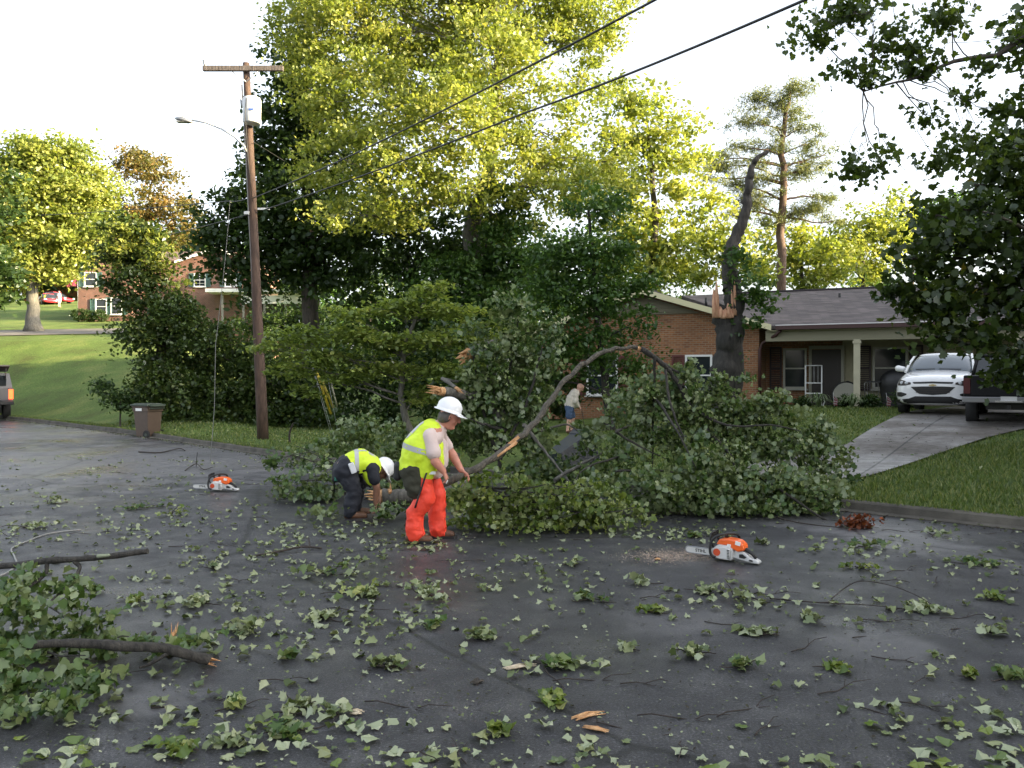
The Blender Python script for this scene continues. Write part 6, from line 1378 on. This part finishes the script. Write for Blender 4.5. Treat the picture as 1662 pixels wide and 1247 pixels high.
cl = clumps(r, [(b[0]-base.x, b[1]-base.y, b[2]-base.z, b[3], b[4], b[5]) for b in pb(18.7, (1215, 430, 30, 30), (1225, 480, 35, 35), (1245, 490, 25, 20), (1222, 520, 30, 16), (1205, 460, 22, 35))], .75, .3, .25); foliage('ivy', r, cl, .3, 40, .11, T_HEX, G_M, sn)
cl = clumps(r, [(P(px, py, 18.8).x-base.x, -.12, P(px, py, 18.8).z-base.z, .16, .2, .25) for px, py in ((1186, 450), (1190, 550), (1200, 580), (1182, 410))], .5, .2, .3); foliage('ivy', r, cl, .16, 14, .08, T_HEX, G_D, sn)

# foreground bough at lower left
r = RG(120); base = RP(90, 1090)
fb_ = mk('leafy_bough', 'large leafy bough with bark-stripped broken stem at the lower left corner', 'leafy bough', loc=base)
m = MB(); branch(m, r, rel([P(40, 1050, 4.45), P(75, 1046, 4.5), P(130, 1045, 4.55), P(200, 1050, 4.6), P(260, 1052, 4.68), (P(300, 1062, 4.75)), P(338, 1073, 4.82)]), .022, .032, 12, .004)
branch(m, r, rel([P(170, 1050, 5.1), P(215, 1040, 5.2), P(252, 1027, 5.3)]), .014, .016, 8); branch(m, r, rel([P(280, 1056, 4.95), P(250, 1075, 4.8), P(225, 1085, 4.7)]), .014, .008, 8, .003)
for k in range(12):
    a = P(r.uniform(40, 160), r.uniform(1040, 1080), 5.0)-base; b_ = P(r.uniform(-60, 230), r.uniform(980, 1180), r.uniform(4.5, 5.4))-base; limb(m, r, a, b_, .010, .003, 6, .15)
m.obj('stem', barkb, fb_)
m = MB(); splinter(m, r, P(330, 1071, 4.88)-base, (1, -.25, -.12), .028, .10, 8); splinter(m, r, P(280, 1036, 5.1)-base, (.1, 0, 1), .018, .10, 6); m.obj('stripped_wood', m_wood, fb_)
bl = pb(5.0, (-20, 1000, 50, 45), (50, 1000, 55, 40), (110, 1010, 45, 35), (20, 1060, 60, 40), (90, 1085, 60, 35), (160, 1080, 45, 22), (210, 1095, 45, 20), (250, 1085, 30, 18), (30, 1130, 55, 40), (-20, 1160, 40, 45), (60, 1120, 40, 30), (160, 1040, 40, 25), (310, 1040, 30, 12, .1), (110, 970, 30, 20), (20, 960, 45, 25), (170, 1010, 30, 18), (200, 1075, 35, 18), dd=.5) + pb(4.4, (0, 1080, 60, 50), (70, 1100, 55, 35), (130, 1110, 40, 25), (190, 1115, 40, 15), (20, 1150, 50, 25), dd=.5) + pb(4.05, (-10, 1150, 50, 40), (50, 1165, 40, 25), (0, 1190, 50, 15), (100, 1150, 30, 15), dd=.4) + pb(5.6, (40, 940, 45, 18), (90, 950, 28, 14))
bough_leaves(fb_, r, bl, .10, .75, 13, .068, G_F, base, T=T_MAP2, up=.6)
base = RP(60, 985); r = RG(121)
st_ = mk('fallen_branch', 'dark forked bare branch sticking out over the road at the left edge', 'branch', loc=base)
m = MB(); branch(m, r, rel([P(-30, 923, 5.9), P(30, 917, 5.85), P(80, 910, 5.8), P(130, 908, 5.8), P(190, 902, 5.8), P(239, 895, 5.8)]), .022, .020, 10, .003)
branch(m, r, rel([P(120, 912, 5.8), P(128, 925, 5.75), P(105, 955, 5.6), (P(78, 980, 5.5))]), .016, .010, 8, .002); branch(m, r, rel([P(75, 914, 5.8), P(70, 935, 5.75), P(30, 960, 5.6), P(-30, 978, 5.5)]), .014, .010, 8, .002)
branch(m, r, rel([P(30, 960, 5.6), P(60, 975, 5.5), P(100, 1000, 5.3), P(120, 1030, 5.1)]), .008, .004, 6, .002)
m.obj('limb', barkb, st_)
m = MB(); c = P(165, 905, 5.77)-base; m.capsule(c+V3(-.02, -.012, .01), .014, c+V3(.05, -.012, .016), .011); m.obj('lichen', mat('lichen', (.22, .25, .17), .9), st_)

# ------------------------------------------------------------------ leafy sprigs on the road
SPR = [(80, 818, 26, 'u', 'upright leafy clump alone on the far left of the road'), (205, 827, 60, 'l', 'long low row of leaves left of the far leafy tuft'), (275, 838, 38, 'u', 'bushy tuft below and left of the small far chainsaw'), (45, 858, 45, 'l', 'flat leafy twig near the pale downed wire'),
 (347, 925, 18, 'u', 'small bright sprig right of the forked bare branch tip'), (150, 962, 18, 'u', 'sprig just above the lower left bough'), (213, 979, 18, 'u', 'yellowish sprig right of the lower left bough'), (321, 982, 42, 'u', 'large spreading sprig up and right of the stripped stem'), (388, 1028, 42, 'u', 'bright green bushy sprig directly right of the stripped stem'), (525, 934, 50, 'u', 'wide sprig left of the boots of the standing worker'),
 (565, 966, 45, 'u', 'left half of the long leafy drift below the workers'), (600, 968, 30, 'l', 'middle of the long leafy drift below the workers'), (690, 970, 50, 'u', 'right end of the long leafy drift, dark green'), (466, 1068, 16, 'u', 'small leaf tuft in the open left of centre foreground'), (379, 1149, 20, 'u', 'small sprig with bare stalk at lower left'), (484, 1148, 34, 'u', 'dark upright sprig in the lower left foreground'), (548, 1160, 22, 'u', 'low sprig right of the dark upright one'),
 (470, 1192, 50, 'l', 'wide flat patch of pale leaves at the bottom left'), (281, 1221, 42, 'l', 'flat pale leaf cluster near the bottom edge at left'), (378, 1214, 34, 'l', 'flat pale leaf cluster left of bottom centre'), (1040, 948, 36, 'u', 'tall yellow-green sprig on a curved stalk left of the chainsaw'), (960, 975, 34, 'u', 'sprig on a long thin twig in the centre of the road'), (1062, 997, 24, 'l', 'flat sprig below the tall yellow-green one'),
 (1200, 970, 54, 'u', 'long leafy drift below the orange chainsaw'), (1145, 962, 34, 'l', 'left tail of the drift below the chainsaw'), (1408, 888, 40, 'u', 'leafy sprig on the wet patch right of the chainsaw'), (1388, 922, 28, 'l', 'low leaf cluster beneath the wet patch'), (1495, 990, 60, 'l', 'dark wiry branchlet under a thin arching twig at right'), (1517, 870, 34, 'u', 'leafy sprig by the right-hand kerb'), (1590, 918, 40, 'l', 'pale sprig near the right edge of the road'),
 (1625, 975, 28, 'l', 'yellow leaf cluster at the right edge'), (1235, 1033, 34, 'l', 'flat fan of overlapping pale leaves right of centre'), (1123, 1065, 38, 'u', 'large brownish-green sprig in the centre right foreground'), (1203, 1087, 34, 'u', 'spiky pale sprig right of the brownish one'), (1348, 1087, 28, 'l', 'leafy twig with a dark stick beneath, right foreground'), (1318, 1007, 30, 'u', 'sprig with twigs sticking out above the right foreground twig'),
 (1607, 1030, 26, 'u', 'sprig with one upright leaf near the right edge'), (1637, 1103, 34, 'u', 'bright sprig cut off by the right edge'), (1573, 1103, 14, 'l', 'small leaf pair left of the sprig on the right edge'), (1016, 1055, 24, 'u', 'dark sprig right of the road centre'), (1240, 884, 14, 'u', 'tiny sprig just right of the chainsaw'), (1127, 872, 18, 'l', 'small sprig behind the chainsaw bar'), (800, 1190, 28, 'l', 'yellow leaf cluster in the bottom centre'), (640, 1085, 40, 'l', 'sparse leaf cluster left of the bottom centre'),
 (775, 1035, 40, 'l', 'mixed yellow and brown leaf cluster in the centre'), (890, 1082, 48, 'l', 'wide flat cluster of torn pale leaves, centre'), (905, 1145, 40, 'l', 'flat pale cluster above the split wood shard'), (930, 918, 22, 'u', 'small sprig below the front leafy pile'), (520, 1005, 44, 'l', 'thin scatter of flat leaves left of centre'), (700, 1020, 26, 'l', 'small dark cluster in mid road')]
m_twig = mat('twig_bark', (.03, .022, .018), .8)
G_L = leafmat('leaf_road', [(0, (.06, .09, .025)), (.35, (.13, .165, .06)), (.7, (.23, .27, .12)), (1, (.38, .40, .24))], back=(.33, .37, .23), trans=.15, gloss=.06)
GS = [G_L, G_F, G_FY, G_L]
for i, (px, py, sz, ty, lab) in enumerate(SPR):
    r = RG(500+i); c = RP(px, py); s = sz*c.y/F     # half width in metres
    sz *= .8; s *= .85
    root = mk('leafy_sprig', lab, 'sprig', 'leafy sprigs on the road', loc=c, rz=r.uniform(-.4, .4))
    m = MB(); mains = []
    h_ = s*(.5 if ty == 'u' else .10)
    for k in range(3 if ty == 'u' else 2):
        e_ = V3(r.uniform(-1, 1)*s, r.uniform(-.7, .7)*s, h_*r.uniform(.4, 1.)); mains.append(limb(m, r, (r.normal()*s*.1, 0, .012), e_, .006, .0025, 5, .2, seg=5))
    limb(m, r, (0, 0, .01), (-s*1.2*r.choice([-1, 1]), r.normal()*s*.3, .012), .006, .003, 5, .12, seg=5)
    m.obj('twig', m_twig, root)
    n = int((16 if ty == 'u' else 20)*(sz/30)**1.1)+4
    ls = .066 if py < 1100 else .06
    C = []
    for k in range(n):
        q = mains[r.integers(len(mains))]; p = q[r.integers(1, len(q))]; C.append((p.x+r.normal()*s*.25, p.y+r.normal()*s*.3, p.z+r.normal()*s*.08))
    C = np.array(C); C[:, 2] = np.maximum(C[:, 2], .012+r.random(n)*.035)
    Nn = r.normal(size=C.shape)*(.5 if ty == 'u' else .14); Nn[:, 2] += 1; Nn *= np.where(r.random(n) < .3, -1, 1)[:, None]
    polys('leaves', leafverts(C, Nn, ls*r.uniform(.7, 1.5, n), T_MAP2, r), len(T_MAP2), r.random(n), GS[i % 4], root)
# wire-thin arching twig at right
r = RG(640)
def loose(lab, pts, r0, r1, nm='twig', m_=None, group='bare twigs on the road', cat='twig'):
    a = pts[0]; m = MB(); branch(m, r, [p-a for p in pts], r0, r1, 6, .003); return m.obj(nm, m_ or m_twig, loc=a, label=lab, cat=cat, group=group)
loose('long thin twig arching up off the road at the right', [RP(1350, 975)+V3(0, 0, .01), P(1380, 950, 6.4), P(1405, 944, 6.3), P(1450, 952, 6.2), P(1490, 968, 6.1), RP(1515, 985)+V3(0, 0, .01)], .004, .003)
loose('long straight twig running from the leafy drift to the dark branchlet', [RP(1250, 974)+V3(0, 0, .01), RP(1330, 982)+V3(0, 0, .015), RP(1420, 988)+V3(0, 0, .02), RP(1500, 996)+V3(0, 0, .01)], .006, .003)
loose('dark knobbly branch with two short prongs left of the standing worker', [RP(410, 905)+V3(0, 0, .01), RP(455, 900)+V3(0, 0, .03), RP(490, 893)+V3(0, 0, .03), RP(522, 893)+V3(0, 0, .015)], .010, .012)
loose('short prong rising from the knobbly branch, nearer its cut end', [RP(503, 893)+V3(0, 0, .02), RP(500, 886)+V3(0, 0, .08)], .009, .007)
loose('bare crooked branching twig on the far road behind the small chainsaw', [RP(300, 765)+V3(0, 0, .01), RP(318, 758)+V3(0, 0, .06), RP(330, 764)+V3(0, 0, .02), RP(345, 760)+V3(0, 0, .02)], .010, .006)
loose('upright bare sprout of the crooked far twig', [RP(318, 760)+V3(0, 0, .03), RP(320, 762)+V3(0, 0, .32)], .008, .004)
loose('long curved dead branch on the far road near the kerb', [RP(225, 735)+V3(0, 0, .02), RP(260, 737)+V3(0, 0, .03), RP(290, 731)+V3(0, 0, .04), RP(300, 733)+V3(0, 0, .02)], .018, .010)
loose('thin bare branch trailing from the pile toward the right kerb', [RP(1180, 822)+V3(0, 0, .05), RP(1240, 838)+V3(0, 0, .03), RP(1300, 852)+V3(0, 0, .02), RP(1390, 862)+V3(0, 0, .02)], .012, .006)
loose('small dark leaning sapling stick on the grass right of the pole', [on(470, 20.5), on(470, 20.5)+V3(.0, 0, .25), on(472, 20.5)+V3(.06, 0, .5)], .03, .018)
tw = []
for k in range(6):
    m = MB(); L_ = .22+.05*k; q = limb(m, r, (-L_/2, 0, .006), (L_/2, r.normal()*.03, .008), .004, .002, 6, .16, seg=5)
    limb(m, r, q[3], q[3]+V3(.06, .05*(-1)**k, .012), .0025, .0012, 3, .2, seg=5); tw.append(m.mesh('twig')); tw[-1].materials.append(m_twig)
for k in range(95):
    d = 3.7+13*r.random()**1.4; x = r.uniform(-.62, .62)*d
    if sdist(x, d) > -.25: continue
    mk('twig', 'small dark broken twig lying on the wet asphalt', 'twig', 'small broken twigs scattered on the road', data=tw[k % 6], loc=(x, d, .004), rz=r.uniform(-.7, .7) if r.random() < .7 else r.uniform(0, 6))
# split wood pieces
for px, py, L_, a_, lab, mm in ((955, 1165, .22, .55, 'reddish split wood shard in the foreground', m_wood), (968, 1188, .14, -.5, 'smaller bent splinter beside the reddish shard', m_wood), (845, 1086, .22, .35, 'long pale peeled stick lying left of the flat pale leaves', m_woodp), (578, 1160, .09, 0, 'short pale wood chip in the lower left foreground', m_woodp), (775, 1110, .09, .9, 'small dark brown splinter in the centre foreground', bark), (1068, 910, .06, 0, 'tiny orange chip near the sawdust', m_wood)):
    c = RP(px, py); m = MB(); r = RG(px)
    for k in range(5):
        o_ = V3(0, (k-2)*.008, .006+.006*r.random()); l2 = L_*r.uniform(.6, 1)/2
        m.tube([o_+V3(-l2, 0, 0), o_+V3(0, r.normal()*.006, .006), o_+V3(l2, r.normal()*.01, .0)], [.003, .007, .002], 5)
    m.obj('wood_splinter', mm, loc=c, rz=a_, label=lab, cat='wood splinter', group='splinters of wood on the road')
# dead leaf clump by kerb
r = RG(650); c = RP(1392, 858); c.z = 0
dl = leafmat('leaf_dead', [(0, (.08, .022, .01)), (1, (.24, .07, .025))], trans=.2, gloss=.03)
root = mk('dead_leaf_clump', 'rust-red clump of dead curled leaves at the kerb below the fallen limb', 'leaf clump', loc=c)
m = MB()
for k in range(5): limb(m, r, (-.2, 0, .02), (r.uniform(-.1, .3), r.normal()*.1, .12*r.random()), .005, .002, 4, .2, seg=5)
m.obj('twig', m_twig, root)
n = 130; C = r.normal(size=(n, 3))*np.array([.10, .07, .035])+np.array([0, 0, .06]); C[:, 2] = np.maximum(C[:, 2], .01)
polys('leaves', leafverts(C, r.normal(size=(n, 3))+np.array([0, 0, .5]), np.full(n, .06)*r.uniform(.6, 1.3, n), T_MAP2, r), len(T_MAP2), r.random(n), dl, root)

# ------------------------------------------------------------------ loose leaves
from mathutils import noise as _noise
r = RG(700); pts = []
def allowed(x, y): return sdist(x, y) < -.08
while len(pts) < 1750:
    d = 3.4+ (18-3.4)*r.random()**1.3; x = r.uniform(-.66, .66)*d
    # denser drifts
    nz = .5+1.3*_noise.noise(Vector((x*.75, d*.75, 3.1)))+.7*_noise.noise(Vector((x*2.3, d*2.3, 7.7)))
    left = .7+.5*(x/d < .1)
    if r.random() > max(.10, nz)**1.2*left*1.2: continue
    if allowed(x, d): pts.append((x, d, 0))
for px, py, rr_, n in ((600, 960, 1.0, 70), (480, 1190, .35, 30), (1200, 975, .5, 35), (300, 980, .5, 30), (420, 900, 1.0, 60), (620, 880, .8, 60), (250, 860, 1.3, 80), (900, 1090, .3, 22), (1400, 900, .5, 30), (1600, 920, .5, 25), (850, 930, .9, 50), (700, 890, .4, 30), (1150, 870, .6, 40), (1580, 1180, .3, 16), (300, 1210, .3, 18), (640, 1010, .5, 30), (1080, 870, .6, 40), (520, 860, .7, 50), (400, 1040, .4, 22)):
    c = RP(px, py)
    for k in range(n):
        x = c.x+r.normal()*rr_*.5; y = c.y+r.normal()*rr_*.4
        if allowed(x, y) and y > 3.3: pts.append((x, y, r.random()*.012))
pts = np.array(pts); pts = pts[np.argsort(pts[:, 1])]
lm = []
for k in range(12):
    rr2 = RG(800+k); up = 1 if k % 3 else -1
    V = leafverts(np.zeros((1, 3)), np.array([[.12*rr2.normal(), .12*rr2.normal(), up]]), np.array([1.0]), (T_MAP*np.array([1, 1, .5]) if k % 3 else T_MAP2*np.array([1, 1, .7])), rr2)
    V[:, 2] -= V[:, 2].min()
    me = bpy.data.meshes.new('fallen_leaf'); me.from_pydata(V.tolist(), [], [tuple(range(len(V)))]); a = me.attributes.new('rnd', 'FLOAT', 'FACE'); a.data[0].value = (k*.37) % 1
    me.materials.append([G_L, G_L, G_F, G_L, G_FY, G_L][k % 6]); me.update(); lm.append(me)
for k in range(300):
    o = mk('fallen_leaf', 'torn pale green maple leaf lying flat on the wet asphalt', 'leaf', 'loose maple leaves lying on the nearest road', data=lm[r.integers(12)], loc=(pts[k, 0], pts[k, 1], .004+pts[k, 2]), rz=r.uniform(0, 6.28))
    s = .034+.066*r.random()**1.5; o.scale = (s*r.uniform(.75, 1.1), s, s*r.uniform(.6, 1.8))
rest = pts[300:]; n = len(rest); C = np.c_[rest[:, 0], rest[:, 1], .012+rest[:, 2]+.01*r.random(n)]
Nn = r.normal(size=(n, 3))*.12; Nn[:, 2] = 1; Nn *= np.where(r.random(n) < .35, -1, 1)[:, None]
polys('leaf_litter', leafverts(C, Nn, r.uniform(.025, .09, n), T_MAP2, r), len(T_MAP), r.random(n), G_L, kind='stuff', label='pale green leaves scattered thickly over the farther road')
n = 12000; d = 3.2+22*r.random(n)**1.3; x = r.uniform(-.7, .7, n)*d; k_ = sdist(x, d) < -.02; x = x[k_]; d = d[k_]; n = len(x)
Nn = r.normal(size=(n, 3))*.25; Nn[:, 2] = 1
deb = leafmat('debris', [(0, (.03, .02, .015)), (.35, (.06, .07, .03)), (.6, (.15, .19, .09)), (1, (.36, .38, .26))], trans=.1)
polys('leaf_fragments', leafverts(np.c_[x, d, np.full(n, .008)], Nn, r.uniform(.006, .026, n), T_HEX, r), 6, r.random(n), deb, kind='stuff', label='small torn leaf fragments and grit on the road')
# gutter dirt along the kerb
n = 9000; seg = r.integers(4, len(kp)-14, n); fr = r.random(n); ka = np.array([tuple(p) for p in kp]); kx = ka[seg, 0]*(1-fr)+ka[seg+1, 0]*fr; ky = ka[seg, 1]*(1-fr)+ka[seg+1, 1]*fr
o1 = .17+abs(r.normal(size=n))*.16; x = kx-o1*.6; d = ky-o1*.78; Nn = r.normal(size=(n, 3))*.4; Nn[:, 2] = 1
polys('gutter_debris', leafverts(np.c_[x, d, np.full(n, .014)], Nn, r.uniform(.012, .05, n), T_HEX, r), 6, r.random(n)**2.2, deb, kind='stuff', label='dark wet leaf mulch and grit lying in the gutter')
# leaves on the lawns
n = 1500; x = r.uniform(-30, 14, n); d = r.uniform(9, 60, n); k_ = sdist(x, d) > .3; x = x[k_]; d = d[k_]; n = len(x)
Nn = r.normal(size=(n, 3))*.3; Nn[:, 2] = 1
polys('leaf_litter', leafverts(np.c_[x, d, height(x, d)+.05], Nn, r.uniform(.05, .12, n), T_HEX, r), 6, r.random(n), G_F, kind='stuff', label='pale leaves dotted over the lawns')
n = 420; x = r.uniform(4.8, 14, n); d = r.uniform(12.5, 21, n); Nn = r.normal(size=(n, 3))*.2; Nn[:, 2] = 1
polys('leaf_litter', leafverts(np.c_[x, d, height(x, d)+.045], Nn, r.uniform(.02, .06, n), T_HEX, r), 6, r.random(n)*.4, deb, kind='stuff', label='dark leaf bits on the driveway')
# sawdust
c = RP(1095, 903); n = 5000; x = c.x+r.normal(size=n)*.26; y = c.y+r.normal(size=n)*.16+.1*(x-c.x); Nn = r.normal(size=(n, 3))*.5; Nn[:, 2] = 1
sdm = leafmat('sawdust', [(0, (.5, .36, .28)), (1, (.75, .62, .52))], trans=.1, gloss=0)
polys('sawdust', leafverts(np.c_[x, y, np.full(n, .006)], Nn, r.uniform(.003, .010, n), T_RH, r), 4, r.random(n), sdm, kind='stuff', label='pinkish sawdust sprinkled beside the chainsaw bar')
# grass blades
n = 110000
x = np.concatenate([r.uniform(3.5, 13, n//2), r.uniform(-16, -1, n//4), r.uniform(2, 12, n//4)]); d = np.concatenate([r.uniform(7.5, 15.5, n//2), r.uniform(15, 29, n//4), r.uniform(14, 27, n//4)])
tk = r.random(26000)*32+2; ki = np.interp(tk, np.arange(len(kp)), np.arange(len(kp)))
seg = r.integers(8, len(kp)-12, 26000); fr = r.random(26000); ka = np.array([tuple(p) for p in kp]); kx = ka[seg, 0]*(1-fr)+ka[seg+1, 0]*fr; ky = ka[seg, 1]*(1-fr)+ka[seg+1, 1]*fr
o1 = .06+abs(r.normal(size=26000))*.16; x = np.concatenate([x, kx+o1*.6]); d = np.concatenate([d, ky+o1*.78])
s = sdist(x, d); keep = (s > .05)
dx = np.array([px2(1140, 13.6), px2(1392, 12.7), px2(1480, 14.0), px2(1600, 16.2), px2(1720, 18.2), (26, 20), (26, 27), px2(1560, 27), px2(1490, 23.5), px2(1440, 19.6), px2(1375, 16.4), px2(1240, 15.0)])
ins = np.zeros(len(x), bool); j = len(dx)-1
for i in range(len(dx)):
    xi, yi = dx[i]; xj, yj = dx[j]; c_ = ((yi > d) != (yj > d)) & (x < (xj-xi)*(d-yi)/(yj-yi+1e-9)+xi); ins ^= c_; j = i
keep &= ~ins; x = x[keep]; d = d[keep]; n = len(x)
z = np.maximum(height(x, d), .10); hgt = r.uniform(.03, .085, n); a = r.uniform(0, 6.28, n); w = .006+.0006*d
bx_ = np.cos(a)*w; by_ = np.sin(a)*w; lx = r.normal(size=n)*.03; ly = r.normal(size=n)*.03
V = np.stack([np.c_[x-bx_, d-by_, z-.01], np.c_[x+bx_, d+by_, z-.01], np.c_[x+lx, d+ly, z+hgt]], 1).reshape(-1, 3)
gbm = leafmat('grass_blade', [(0, (.06, .095, .022)), (.6, (.11, .165, .036)), (1, (.24, .25, .09))], trans=.3, gloss=.03)
polys('grass_blades', V, 3, r.random(n), gbm, kind='stuff', label='short grass blades on the lawns by the kerb')
# far low wood closing the horizon
r = RG(900); C = []
for k in range(150):
    a = -1.25+2.5*k/150; R_ = 135+r.normal()*8; x_ = R_*sin(a); y_ = R_*cos(a); C.append((x_, y_, hz(x_, y_)+4+r.random()*3, 5.5, 4, 5+2*r.random()))
C = [c for c in C]
cl = clumps(r, C, .5, 2.4, .2); foliage('far_wood', r, cl, 2.4, 45, .95, T_RH, G_M, None, cvar=.7)
bpy.data.objects['far_wood']['kind'] = 'stuff'; bpy.data.objects['far_wood']['label'] = 'far dark woodland closing the view beyond the houses'
